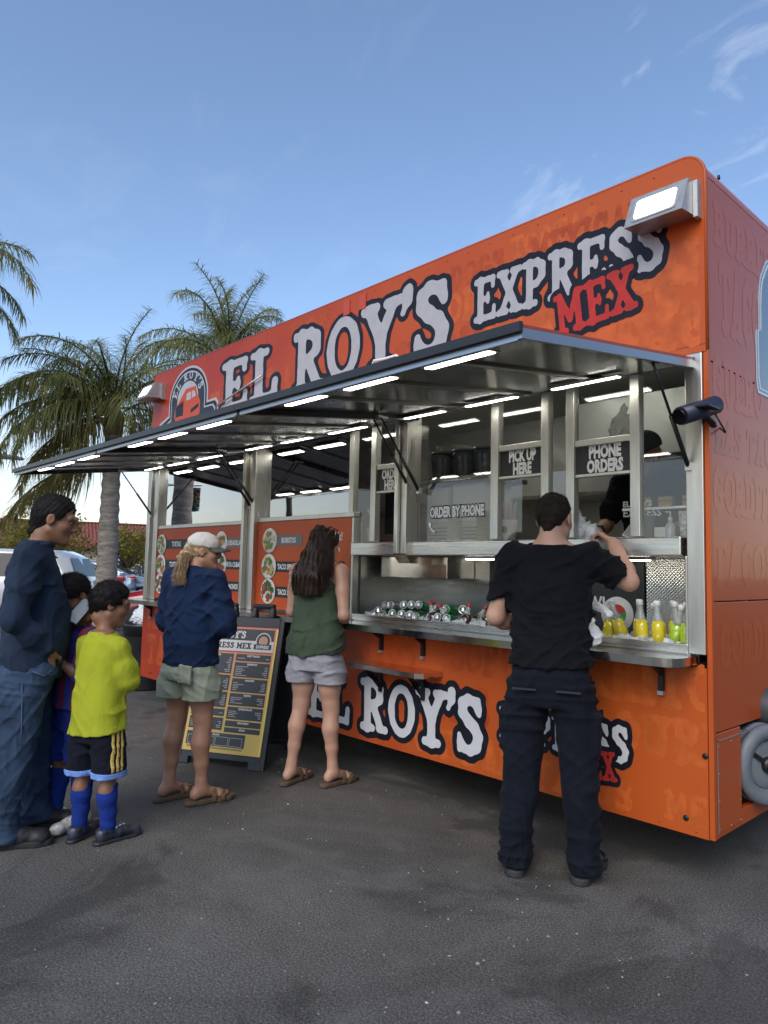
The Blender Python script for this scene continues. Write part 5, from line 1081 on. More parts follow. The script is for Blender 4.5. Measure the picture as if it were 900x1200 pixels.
def shoe(root, an, yaw, s, m_up, m_sole, hi=.10, name='shoe', sole_h=.026, toe=.06, wide=1.0, res=.005):
    f, r = footv(an, yaw); b = V3(an[0], an[1], 0); up = V3(0, 0, 1); S = SDF(); w = wide * s
    S.cap(b + up * .06 * s - f * .03 * s, b + up * .045 * s + f * .09 * s, .044 * w, .040 * w, .02); S.cap(b + up * .045 * s + f * .08 * s, b + up * .036 * s + f * .175 * s, .042 * w, .034 * w, .02); S.ell(b + up * .035 * s + f * .17 * s, (.044 * w, .044 * w, .036 * s), None, .02)
    S.cap(b + up * .05 * s - f * .025 * s, b + up * hi * s - f * .005 * s, .044 * w, .043 * w, .02); S.plane((0, 0, .008), (0, 0, -1)); S.plane((0, 0, hi * s + .01), (0, 0, 1))
    S.field(wrinkle(int(an[0] * 1000) % 97, .0012, (60, 120)))
    o = S.build(name, m_up, root, res)
    S = SDF()
    for (p0, p1, ra, rb) in ((-.05, .06, .042, .038), (.06, .16, .038, .045), (.16, .195, .045, .034)):
        def fn(x, y, z, A=b + f * p0 * s, B=b + f * p1 * s, ra=ra * w, rb=rb * w):
            u = B - A; L2 = float(u @ u); t = np.clip(((x - A[0]) * u[0] + (y - A[1]) * u[1]) / L2, 0, 1); d = np.hypot(x - A[0] - t * u[0], y - A[1] - t * u[1]) - (ra + (rb - ra) * t)
            return np.maximum(d, np.abs(z - sole_h * .5) - sole_h * .5)
        S._a(fn, np.minimum(b + f * p0 * s, b + f * p1 * s) - .06, np.maximum(b + f * p0 * s, b + f * p1 * s) + .06, .004, 'u')
    S.build('sole', m_sole, o, .005); return o
def hair_fuzz(mb, P, Nn, n, rs, ln, w, droop=.0, jit=.5):
    """short hair blades over points P with normals N"""
    idx = rs.randint(0, len(P), n)
    for i in idx:
        p, nn = P[i], Nn[i]; d = nn + rs.normal(0, jit, 3) + np.array((0, 0, -droop)); d /= np.linalg.norm(d); t = np.cross(d, rs.normal(0, 1, 3)); t /= np.linalg.norm(t) + 1e-9; l = ln * rs.uniform(.5, 1.2); b = p - nn * .003
        mb.add([b - t * w, b + t * w, b + d * l], [(0, 1, 2)])
def fuzz_object(base, n, ln, w, droop, jit, seed):
    me = base.data; P = np.zeros(len(me.vertices) * 3); me.vertices.foreach_get('co', P); Nn = np.zeros(len(me.vertices) * 3); me.vertices.foreach_get('normal', Nn); P = P.reshape(-1, 3); Nn = Nn.reshape(-1, 3)
    m = MB(); hair_fuzz(m, P, Nn, n, np.random.RandomState(seed), ln, w, droop, jit)
    bm = bmesh.new(); bm.from_mesh(me); me2 = m.mesh(); bm.from_mesh(me2); bm.to_mesh(me); bm.free(); bpy.data.meshes.remove(me2)
def short_hair(root, c, M, s, m_hair, front=.075, nape=-.055, thick=.010, seed=1, blades=2600, blen=.012, side_z=.01):
    S = SDF(); P = lambda *v: np.array(c) + np.array(M @ Vector(v)) * s
    S.ell(P(0, -.014, .040), np.array((.0755 + thick * .75, .0965 + thick, .0875 + thick)) * s, M, .02); S.cap(P(0, -.055, .0), P(0, -.062, nape), (.050 + thick) * s, .040 * s, .03)
    rs = np.random.RandomState(seed); T = [(rs.normal(0, 1, 3) * rs.uniform(60, 150), rs.uniform(0, 6.28)) for _ in range(6)]
    PL = [(P(0, front, .065), M @ Vector((0, 1, -.55))), (P(0, -.03, nape), M @ Vector((0, .75, -1))), (P(0, .004, side_z), M @ Vector((0, 1, -.9)))]
    def edge(x, y, z, F):
        w = 0
        nz_ = sum(np.sin(d[0] * x + d[1] * y + d[2] * z + p) for d, p in T)
        for q, n_ in PL:
            n_ = np.array(n_.normalized()); d = (x - q[0]) * n_[0] + (y - q[1]) * n_[1] + (z - q[2]) * n_[2] + .0035 * nz_
            w = np.maximum(w, np.clip((d + .022 * s) / (.022 * s), 0, 1.6))
        return F + (thick + .004) * w * w + .0011 * nz_
    S.field(edge)
    o = S.build('hair', m_hair, root, .005); fuzz_object(o, blades, blen, .0011, .2, .55, seed); return o
def headM(yaw=0, pitch=0, roll=0): return Matrix.Rotation(R_(yaw), 3, 'Z') @ Matrix.Rotation(R_(pitch), 3, 'X') @ Matrix.Rotation(R_(roll), 3, 'Y')
def person(label, loc, az, group=None): return thing('person', label, 'person', loc, R_(az - 90), group)
def fabric(name, col, var=.12, bump=.25, bscale=420, rough=.92, sheen=.02, vscale=5):
    if name in MATS: return MATS[name]
    m = mat(name, col, rough, var=var, vscale=vscale, bump=bump, bscale=bscale, sheen=sheen, spec=.12, var2=.06, v2scale=140)
    N, L = m.node_tree.nodes, m.node_tree.links; b0 = [n for n in N if n.type == 'BUMP'][0]; src = [n for n in N if n.type == 'TEX_COORD'][0].outputs['Object']
    n = N.new('ShaderNodeTexNoise'); n.inputs['Scale'].default_value = 16; n.inputs['Detail'].default_value = 2; n.inputs['Distortion'].default_value = 1.2; mpp = N.new('ShaderNodeMapping'); mpp.inputs['Rotation'].default_value = (.3, .5, .2); mpp.inputs['Scale'].default_value = (1, 1, .3); L.new(src, mpp.inputs[0]); L.new(mpp.outputs[0], n.inputs['Vector'])
    b1 = N.new('ShaderNodeBump'); b1.inputs['Strength'].default_value = .3; b1.inputs['Distance'].default_value = .02; L.new(n.outputs['Fac'], b1.inputs['Height']); L.new(b1.outputs[0], b0.inputs['Normal'])
    return m
def torso(S, u, g=1.0, dy=0.0):
    S.loft([(.84 * u, 0, dy - .01, .13 * g, .10 * g), (.95 * u, 0, dy - .01, .158 * g, .112 * g), (1.08 * u, 0, dy, .135 * g, .098 * g), (1.28 * u, 0, dy, .158 * g, .108 * g), (1.40 * u, 0, dy - .005, .155 * g, .092 * g), (1.47 * u, 0, dy - .012, .085 * g, .065 * g)], .04)
SK = dict(sss=.08, rough=.5, var=.10, vscale=9, var2=.05, v2scale=90, bump=.06, bscale=260)
SKIN_A = mat('skin_fair', (.46, .26, .18), **SK); SKIN_B = mat('skin_tan', (.36, .19, .12), **SK); SKIN_C = mat('skin_brown', (.24, .115, .065), **SK); SKIN_D = mat('skin_deep', (.17, .08, .045), **SK)
HBLACK = mat('hair_black', (.008, .0065, .006), .7, var=.4, vscale=40, spec=.2); HBROWN = mat('hair_dark_brown', (.022, .011, .007), .5, var=.6, vscale=30, spec=.3); HBLOND = mat('hair_dirty_blond', (.30, .20, .105), .42, var=.5, vscale=30)

# ---- man in black at the window
def man_black():
    r = person('man in black t-shirt and navy cargo trousers with right arm raised at the pickup window', (-.615, -.335, 0), 116)
    S = SDF(); u = 1.81 / 1.75; M = headM(-14, -4, 0); hc = V3(.012, .03, 1.655)
    torso(S, u, .96); Rs, Re, Rw = V3(.185, 0, 1.47), V3(.355, .05, 1.365), V3(.275, .20, 1.555); Ls, Le, Lw = V3(-.185, 0, 1.47), V3(-.265, -.01, 1.18), V3(-.18, .24, 1.11)
    S.cap(V3(0, -.02, 1.47), hc + V3(0, -.02, -.05), .062, .056, .03); S.cap(V3(-.12, -.01, 1.48), V3(0, -.02, 1.54), .04, .045, .04); S.cap(V3(.12, -.01, 1.48), V3(0, -.02, 1.54), .04, .045, .04)
    add_arm(S, Rs, Re, Rw, 1.12); add_arm(S, Ls, Le, Lw, 1.15)
    add_hand(S, Rw, (-.6, .35, .45), (-.55, .1, -.8), (-.2, .8, .5), 1.0, .62); add_hand(S, Lw, (.5, .85, -.1), (0, 0, -1), (.8, -.5, 0), 1.0, .35)
    for x, an in ((-1, V3(-.155, -.03, .09)), (1, V3(.155, .0, .09))): add_leg(S, V3(x * .09, 0, .87), V3(x * .13, .015, .51), an, 1.0)
    add_head(S, hc, M, 1.02); S.build('body', SKIN_A, r, .0065); eyes(r, hc, M, 1.02)
    short_hair(r, hc, M, 1.02, mat('hair_short_dark', (.018, .012, .009), .75, var=.4, vscale=40, spec=.2), .078, -.035, .006, 3, 5200, .008)
    # t-shirt
    S = SDF(); S.loft([(.955, 0, -.005, .196, .148), (1.05, 0, -.005, .190, .138), (1.15, 0, -.005, .186, .130), (1.30, 0, -.004, .196, .135), (1.42, 0, -.008, .188, .120), (1.50, 0, -.014, .135, .085), (1.535, 0, -.018, .085, .072)], .05)
    S.cap(V3(-.17, -.005, 1.468), V3(.17, -.005, 1.468), .062, None, .05)
    S.cap(Rs, lerp(Rs, Re, .80), .076, .074, .05); S.cap(Ls, lerp(Ls, Le, .72), .074, .070, .05)
    _q, _n = lerp(Rs, Re, .78), (Re - Rs) / np.linalg.norm(Re - Rs); S.field(lambda x, y, z, F: np.where(z > 1.22, np.maximum(F, (x - _q[0]) * _n[0] + (y - _q[1]) * _n[1] + (z - _q[2]) * _n[2]), F)); 
    S.field(lambda x, y, z, F: np.where(x < -.215, np.maximum(F, -(z - (1.47 - .285 * .66 + (x + .185) * .25))), F))
    S.plane((0, 0, .965), (0, .06, -1)); S.field(wrinkle(11, .0085, (16, 38), [(.25, .1, 1), (-.5, 0, 1), (.8, 0, .7)])); S.ell(V3(hc[0], .0, 1.565), (.066, .066, .05), None, .008, 'sub')
    S.build('shirt', fabric('black_jersey', (.0065, .007, .009), .2, .15), r, .006)
    MB().tube([(.066 * math.cos(a) + .0, -.014 + .064 * math.sin(a), 1.535 + .008 * math.cos(a - 1.6)) for a in np.linspace(0, 6.28, 26)], .0016, 5).build('necklace', mat('gold_chain', (.6, .4, .15), .3, metal=1), r)
    MB().tube([(.070 * math.cos(a), -.014 + .068 * math.sin(a), 1.530 + .004 * math.cos(a * 2)) for a in np.linspace(0, 6.28, 28)], .0065, 6).build('collar', fabric('black_rib', (.008, .0085, .0105)), r)
    # trousers
    S = SDF(); S.loft([(.78, 0, -.01, .19, .125), (.88, 0, -.015, .190, .134), (.95, 0, -.01, .178, .128), (1.03, 0, -.01, .168, .122)], .03)
    for x, ax, ay in ((-1, -.155, -.03), (1, .155, .0)):
        S.loft([(.045, ax, ay + .0, .082, .108), (.10, ax, ay - .005, .080, .10), (.20, ax, ay - .012, .082, .092), (.40, x * .138, -.008, .086, .093), (.60, x * .125, .0, .095, .103), (.80, x * .108, -.008, .108, .122), (.88, x * .10, -.01, .106, .125)], .02)
        S.box(V3(x * .212, -.005, .66), V3(.020, .070, .10), .018, None, .03); S.box(V3(x * .222, -.005, .735), V3(.014, .074, .03), .01, None, .012)
    S.field(wrinkle(23, .0085, (14, 40), [(.5, .2, 1), (-.6, .2, 1), (1, 0, .4)])); S.plane((0, 0, 1.02), (0, 0, 1)); S.plane((0, 0, .05), (0, .15, -1))
    t = S.build('trousers', fabric('navy_twill', (.007, .009, .015), .2, .2, 300), r, .0065)
    for x in (-1, 1):
        MB().box(x * .10 - .055, x * .10 + .055, -.158, -.146, .858, .866).build('pocket_seam', mat('navy_seam', (.016, .02, .03), .8), t)
    BOOT = mat('boot_black', (.011, .011, .012), .42, var=.3, vscale=30); SOLE = mat('boot_sole', (.03, .03, .031), .7)
    shoe(r, (-.155, -.03, .09), R_(-6), 1.08, BOOT, SOLE, .13, 'boot', .034); shoe(r, (.155, .0, .09), R_(14), 1.08, BOOT, SOLE, .13, 'boot', .034)
man_black()
# ---- woman in the green tank top
SOLEB = mat('cork_sole', (.10, .065, .04), .8, var=.25, vscale=30); STRAPB = mat('strap_brown', (.13, .075, .04), .6, var=.2); BUCK = mat('buckle_metal', (.5, .45, .35), .35, metal=1)
def strands(root, seeds, pathf, m, n, w=.0026, seg=7, name='hair', seed=1, base=None, tip=.35):
    """tapered ribbons-of-hair following pathf(i, t, rs_values)"""
    rs = np.random.RandomState(seed); mb = MB()
    for i in range(n):
        q = rs.rand(8); pts = [pathf(q, t) for t in np.linspace(0, 1, seg)]; ww = w * (.6 + .9 * q[7])
        mb.tube(pts, [ww * (1 - (1 - tip) * (j / (seg - 1)) ** 2) for j in range(seg)], 4, False)
    if base is not None:
        bm = bmesh.new(); bm.from_mesh(base.data); me2 = mb.mesh(); bm.from_mesh(me2); bm.to_mesh(base.data); bm.free(); base.data.polygons.foreach_set('use_smooth', [True] * len(base.data.polygons)); return base
    return mb.build(name, m, root)
def woman_green():
    r = person('woman with long dark hair in a green tank top and grey shorts at the counter', (-2.40, -.36, 0), 112)
    u = 1.66 / 1.75; S = SDF(); M = headM(-22, -6, 0); hc = V3(.02, .03, 1.545)
    S.loft([(.80, 0, -.01, .13, .10), (.90, 0, -.012, .165, .118), (1.03, 0, 0, .125, .092), (1.20, 0, 0, .142, .10), (1.33, 0, -.005, .140, .085), (1.40, 0, -.012, .08, .06)], .04)
    Rs, Re, Rw = V3(.172, -.005, 1.375), V3(.225, -.06, 1.10), V3(.12, .15, 1.04); Ls, Le, Lw = V3(-.172, -.005, 1.375), V3(-.205, .0, 1.10), V3(-.06, .18, 1.10)
    S.cap(V3(0, -.02, 1.39), hc + V3(0, -.02, -.05), .052, .047, .03)
    for x in (-1, 1): S.cap(V3(x * .11, -.008, 1.39), V3(0, -.02, 1.44), .034, .038, .035); S.ell(V3(x * .165, -.005, 1.37), (.05, .048, .055), None, .03)
    add_arm(S, Rs, Re, Rw, .92); add_arm(S, Ls, Le, Lw, .9); add_hand(S, Rw, (-.35, .7, -.5), (-.8, -.2, -.3), (-.2, .5, .8), .9, .45); add_hand(S, Lw, (.8, .5, .1), (0, -.6, -.7), (.1, .4, .9), .9, .45)
    fl, fr = V3(-.135, -.06, .10), V3(.125, .03, .10)
    add_leg(S, V3(-.085, 0, .775), V3(-.105, -.01, .47), fl, .96); add_leg(S, V3(.085, 0, .775), V3(.105, .025, .47), fr, .96)
    add_foot(S, fl, R_(4), .95, True, .026, -1); add_foot(S, fr, R_(22), .95, True, .026, 1)
    add_head(S, hc, M, .95); S.build('body', SKIN_A, r, .0065); eyes(r, hc, M, .95)
    sandal(r, fl, R_(4), .98, .018, SOLEB, STRAPB, BUCK, -1); sandal(r, fr, R_(22), .98, .018, SOLEB, STRAPB, BUCK, 1)
    # tank top
    S = SDF(); S.loft([(.83, .0, -.0, .212, .160), (.92, 0, -.005, .200, .150), (1.05, 0, -.005, .176, .128), (1.20, 0, -.003, .166, .120), (1.29, 0, -.004, .152, .112), (1.37, 0, -.008, .112, .086), (1.425, 0, -.014, .07, .066)], .04)
    for x in (-1, 1): S.cap(V3(x * .095, -.01, 1.36), V3(x * .10, -.01, 1.395), .042, .036, .03)
    S.plane((0, 0, .845), (.12, .15, -1)); S.field(wrinkle(31, .0075, (14, 34), [(.8, .1, .35), (-.5, .1, .5), (1, 0, .1)])); S.ell((0, .05, 1.44), (.07, .10, .06), None, .01, 'sub')
    S.build('tank_top', fabric('green_knit', (.052, .075, .050), .15, .2), r, .006)
    # shorts
    S = SDF(); S.loft([(.74, 0, -.012, .172, .125), (.81, 0, -.015, .182, .130), (.86, 0, -.012, .165, .112), (.90, 0, -.01, .155, .10)], .03)
    for x, y in ((-1, -.01), (1, .012)): S.loft([(.645, x * .102, y, .098, .112), (.74, x * .098, y - .004, .103, .118), (.84, x * .085, -.012, .085, .105)], .018)
    S.field(wrinkle(37, .0048, (20, 50), [(.6, .2, 1), (-.6, .2, 1)])); S.plane((0, 0, .652), (0, 0, -1)); S.build('shorts', fabric('grey_jersey', (.31, .315, .35), .15, .3, 300), r, .006)
    # long hair
    S = SDF(); P = lambda *v: np.array(hc) + np.array(M @ Vector(v)) * .95
    S.ell(P(0, -.018, .042), np.array((.086, .108, .098)) * .95, M, .03); S.plane(P(0, .062, .05), np.array(M @ Vector((0, 1, -.35))))
    S.loft([(1.22, -.005, -.135, .105, .035), (1.34, -.004, -.125, .112, .05), (1.44, .0, -.085, .10, .065), (1.53, .005, -.03, .088, .085), (1.58, .008, -.0, .084, .09)], .04); S.plane((0, .04, 1.45), (0, 1, -.1))
    T = [(np.random.RandomState(k).normal(0, 1, 3) * np.array((110, 60, 14)), k * 1.3) for k in range(5)]; S.field(lambda x, y, z, F: F + .0042 * sum(np.sin(d[0] * x + d[1] * y + d[2] * z + p + 1.5 * np.sin(14 * z + p)) for d, p in T))
    h = S.build('hair', HBROWN, r, .006)
    def path(q, t):
        a = math.pi * (.0 + 1.0 * q[0]) + math.pi; top = P(.086 * math.cos(a), -.018 + .105 * math.sin(a) * (1 if math.sin(a) < 0 else .3), .06 + .06 * (q[1] - .5)); end = V3(.125 * math.cos(a) * (.65 + .5 * q[2]), -.13 - .055 * abs(math.sin(a)) * q[5], 1.18 + .16 * q[3] + .05 * abs(math.cos(a)))
        mid = V3(hc[0] + .128 * math.cos(a), -.03 - .10 * abs(math.sin(a)), 1.42); p = top * (1 - t) ** 2 + mid * 2 * t * (1 - t) + end * t * t
        return p + V3(.020 * math.sin(t * (10 + 5 * q[1]) + q[4] * 9) * t, .014 * math.cos(t * 12 + q[6] * 9) * t, 0)
    strands(r, None, path, HBROWN, 1100, .0018, 10, base=h, seed=4)
    g = MB().tube([P(-.09, .01, .05), P(-.085, .03, .115), P(0, .03, .142), P(.085, .03, .115), P(.09, .01, .05)], .004, 6).build('sunglasses', mat('glasses_dark', (.01, .01, .012), .2), r)
woman_green()

# ---- woman in the navy sweatshirt and cap
def woman_navy():
    r = person('woman in a navy sweatshirt, sage shorts and a pale cap standing by the menu board', (-2.60, -1.16, 0), 108)
    S = SDF(); M = headM(-46, -4, 0); hc = V3(.035, .035, 1.475)
    S.loft([(.78, 0, -.01, .13, .10), (.87, 0, -.012, .165, .118), (1.00, 0, 0, .125, .092), (1.16, 0, 0, .142, .10), (1.28, 0, -.005, .140, .085), (1.35, 0, -.012, .08, .06)], .04)
    Rs, Re, Rw = V3(.170, -.0, 1.315), V3(.235, .03, 1.05), V3(.07, .20, 1.0); Ls, Le, Lw = V3(-.170, -.0, 1.315), V3(-.235, .03, 1.05), V3(-.03, .20, 1.04)
    S.cap(V3(0, -.02, 1.33), hc + V3(0, -.02, -.05), .050, .046, .03); add_arm(S, Rs, Re, Rw, .9); add_arm(S, Ls, Le, Lw, .9); add_hand(S, Rw, (-.8, .5, 0), (0, -1, 0), (0, 0, 1), .88, .4); add_hand(S, Lw, (.8, .5, 0), (0, -1, 0), (0, 0, 1), .88, .4)
    fl, fr = V3(-.105, -.03, .10), V3(.105, .02, .10)
    add_leg(S, V3(-.085, 0, .755), V3(-.095, .0, .455), fl, .98); add_leg(S, V3(.085, 0, .755), V3(.10, .02, .455), fr, .98); add_foot(S, fl, R_(16), .95, True, .026, -1); add_foot(S, fr, R_(26), .95, True, .026, 1)
    add_head(S, hc, M, .94); S.build('body', SKIN_B, r, .0065); eyes(r, hc, M, .94)
    sandal(r, fl, R_(16), .98, .018, SOLEB, STRAPB, BUCK, -1); sandal(r, fr, R_(26), .98, .018, SOLEB, STRAPB, BUCK, 1)
    S = SDF(); S.loft([(.79, .0, .0, .168, .132), (.835, .0, .0, .174, .137), (.92, 0, -.0, .177, .138), (1.05, 0, -.0, .174, .134), (1.18, 0, -.0, .168, .125), (1.29, 0, -.006, .165, .108), (1.36, 0, -.012, .10, .078), (1.395, 0, -.014, .070, .064)], .05)
    S.cap(V3(-.15, 0, 1.31), V3(.15, 0, 1.31), .062, None, .05); S.chain([Rs, lerp(Rs, Re, .6), Re, lerp(Re, Rw, .5), lerp(Re, Rw, .86)], [.070, .070, .066, .060, .042], .04); S.chain([Ls, lerp(Ls, Le, .6), Le, lerp(Le, Lw, .5), lerp(Le, Lw, .86)], [.070, .070, .066, .060, .042], .04)
    S.field(wrinkle(41, .0085, (12, 30), [(.6, .1, .8), (-.6, .1, .8), (.2, 0, 1)])); S.plane((0, 0, .808), (0, .04, -1)); S.ell((hc[0] * .5, .01, 1.415), (.060, .062, .05), None, .01, 'sub')
    S.build('sweatshirt', fabric('navy_fleece', (.010, .022, .058), .14, .3, 260), r, .006)
    S = SDF(); S.loft([(.72, 0, -.012, .172, .125), (.77, 0, -.015, .178, .132), (.82, 0, -.012, .150, .108), (.88, 0, -.01, .14, .10)], .03)
    for x, y in ((-1, -.006), (1, .008)): S.loft([(.60, x * .100, y, .104, .118), (.70, x * .098, y - .004, .105, .120), (.82, x * .08, -.012, .075, .095)], .016)
    S.box((.095, -.142, .765), (.05, .012, .055), .01, None, .006); S.field(wrinkle(47, .0048, (20, 55), [(.6, .2, 1), (1, .2, .2)])); S.plane((0, 0, .612), (0, .04, -1)); S.build('shorts', fabric('sage_cotton', (.26, .29, .225), .14, .3, 300), r, .006)
    P = lambda *v: np.array(hc) + np.array(M @ Vector(v)) * .94
    # hair: crown under the cap, low messy bun and loose ends
    S = SDF(); S.ell(P(0, -.018, .03), np.array((.083, .102, .085)) * .94, M, .03); S.plane(P(0, .045, .0), np.array(M @ Vector((0, 1, -.3)))); S.cap(P(0, -.09, -.02), P(0, -.085, -.09), .045, .03, .03); S.ell(P(.005, -.115, -.045), (.05, .036, .045), None, .02)
    T = [(np.random.RandomState(k).normal(0, 1, 3) * 90, k * 1.3) for k in range(5)]; S.field(lambda x, y, z, F: F + .002 * sum(np.sin(d[0] * x + d[1] * y + d[2] * z + p) for d, p in T)); h = S.build('hair', HBLOND, r, .006)
    def path(q, t):
        a = P(.07 * (q[0] - .5) * 2, -.075 - .03 * q[1], -.01 - .06 * q[2]); b = a + np.array(M @ Vector((.09 * (q[3] - .5), -.07 * q[4], .02))); c = V3(hc[0] + .10 * (q[5] - .4) - .03, -.13 - .03 * q[1], 1.27 + .12 * q[6]); return a * (1 - t) ** 2 + b * 2 * t * (1 - t) + c * t * t + V3(.008 * math.sin(9 * t + 9 * q[4]), 0, 0)
    strands(r, None, path, HBLOND, 420, .0014, 8, base=h, seed=8)
    # cap
    CAPM = fabric('pale_cotton', (.52, .50, .47), .08, .25, 350); S = SDF(); S.ell(P(0, -.008, .052), np.array((.089, .108, .083)) * .95, M, .02); S.plane(P(0, 0, .035), np.array(M @ Vector((0, -.10, -1)))); S.ell(P(0, -.125, .045), np.array((.035, .04, .026)), M, .004, 'sub'); S.field(wrinkle(3, .0015, (40, 90)))
    cp = S.build('cap', CAPM, r, .0045); mb = MB(); n = 15
    for j in range(n):
        a = math.pi * (.10 + .8 * j / (n - 1)); 
        for e, zo in ((0, 0), (1, 0)):
            for o in (0, -.006):
                rad = 1 if e == 0 else 1.0; y = .088 * math.sin(a) + (.085 * math.sin(a) ** .6 if e else 0); mb.v.append(tuple(P(.086 * math.cos(a), y, .045 - (.022 * (1 - math.sin(a)) + .012 * e + (math.cos(a) ** 2) * .012 * e) + o)))
    for j in range(n - 1):
        k0, k1 = j * 4, j * 4 + 4
        for a_, b_ in ((0, 1), (1, 3), (3, 2), (2, 0)): mb.f.append((k0 + a_, k0 + b_, k1 + b_, k1 + a_)); mb.sm.append(True)
    mb.build('visor', mat('visor_dark', (.06, .06, .062), .7), cp)
    MB().tube([P(-.06, -.098, .03), P(-.03, -.113, .032), P(.03, -.113, .032), P(.06, -.098, .03)], .008, 6).build('cap_strap', CAPM, cp)
woman_navy()

# ---- man at the left edge, in profile
def man_left():
    r = person('man in a navy long-sleeved shirt and blue jeans with a hand in his pocket', (-2.62, -2.07, 0), 70)
    S = SDF(); M = headM(-4, -16, 0); hc = V3(.0, .085, 1.615)
    S.loft([(.84, 0, .0, .13, .10), (.95, 0, .01, .15, .11), (1.08, 0, .03, .14, .11), (1.28, 0, .01, .15, .11), (1.40, 0, 0, .155, .10), (1.47, 0, .01, .085, .07)], .04)
    Rs, Re, Rw = V3(.190, -.01, 1.425), V3(.25, -.06, 1.12), V3(.188, .105, .955); Ls, Le, Lw = V3(-.190, -.01, 1.425), V3(-.255, .0, 1.14), V3(-.07, .215, 1.06)
    S.cap(V3(0, .0, 1.45), hc + V3(0, -.025, -.05), .056, .052, .03)
    add_arm(S, Rs, Re, Rw, 1.05); add_arm(S, Ls, Le, Lw, 1.05); add_hand(S, Rw, (-.34, -.10, -.93), (-1, 0, 0), (0, 1, 0), .95, .1); add_hand(S, Lw, (.65, .35, .5), (.2, .45, .8), (0, .5, .8), 1.0, .55)
    al, ar = V3(-.12, .06, .09), V3(.115, -.07, .09)
    add_leg(S, V3(-.09, 0, .84), V3(-.11, .05, .49), al, 1.0); add_leg(S, V3(.09, 0, .84), V3(.11, .0, .49), ar, 1.0)
    add_head(S, hc, M, 1.03, nose=1.25); S.build('body', SKIN_C, r, .006); eyes(r, hc, M, 1.03)
    short_hair(r, hc, M, 1.03, HBLACK, .066, -.078, .011, 6, 4200, .013, -.022)
    S = SDF(); S.loft([(.78, 0, .01, .19, .150), (.86, 0, .016, .195, .158), (.98, 0, .03, .195, .168), (1.10, 0, .032, .192, .165), (1.25, 0, .012, .190, .148), (1.37, 0, -.004, .182, .122), (1.46, 0, -.002, .115, .088), (1.505, 0, .008, .078, .073)], .05)
    S.cap(V3(-.17, -.01, 1.42), V3(.17, -.01, 1.42), .066, None, .05)
    for (s_, e_, w_) in ((Rs, Re, Rw), (Ls, Le, Lw)): S.chain([s_, lerp(s_, e_, .5), e_, lerp(e_, w_, .5), lerp(e_, w_, .92)], [.076, .070, .058, .052, .042], .04)
    S.field(wrinkle(51, .0085, (12, 32), [(.2, .4, .9), (.2, -.7, .7), (0, 1, .3)])); S.plane((0, 0, .79), (0, .10, -1)); S.ell((0, .025, 1.535), (.064, .066, .05), None, .01, 'sub')
    S.build('shirt', fabric('faded_navy_jersey', (.019, .031, .055), .16, .2), r, .006)
    S = SDF(); S.loft([(.74, 0, -.01, .178, .132), (.85, 0, -.005, .184, .142), (.93, 0, .005, .178, .138)], .03)
    for x, a_ in ((-1, al), (1, ar)):
        S.loft([(.03, a_[0], a_[1] - .005, .084, .106), (.08, a_[0], a_[1] - .008, .084, .102), (.16, a_[0], a_[1] - .012, .080, .092), (.34, x * .118, a_[1] * .75 - .0, .082, .090), (.52, x * .112, a_[1] * .45 + .01, .090, .098), (.72, x * .104, a_[1] * .15 - .01, .104, .122), (.85, x * .098, -.005, .10, .132)], .02)
    S.ell((.150, .075, .855), (.048, .062, .075), None, .04); S.field(wrinkle(57, .0055, (18, 46), [(.3, .6, .8), (.3, -.6, .8), (0, .2, 1)])); S.plane((0, 0, .035), (0, .1, -1))
    J = fabric('blue_denim', (.036, .060, .104), .35, .35, 240, vscale=7); t = S.build('jeans', J, r, .006)
    SEAM = mat('denim_seam', (.055, .085, .15), .9)
    MB().tube([(.19, .12, .86), (.205, .085, .835), (.21, .03, .86)], .004, 5).build('pocket_seam', SEAM, t); MB().tube([(.205, -.01, .80), (.207, .0, .60), (.208, .0, .50)], .003, 5).build('side_seam', SEAM, t)
    bx('back_pocket', J, t, .06, .15, -.168, -.155, .70, .84, .004)
    SH = mat('shoe_black', (.014, .014, .015), .6, var=.3, vscale=30); SO = mat('shoe_sole', (.02, .02, .02), .75)
    shoe(r, al, R_(0), 1.02, SH, SO, .09, 'shoe', .03, wide=1.02); shoe(r, ar, R_(6), 1.05, SH, SO, .09, 'shoe', .03, wide=1.05)
man_left()

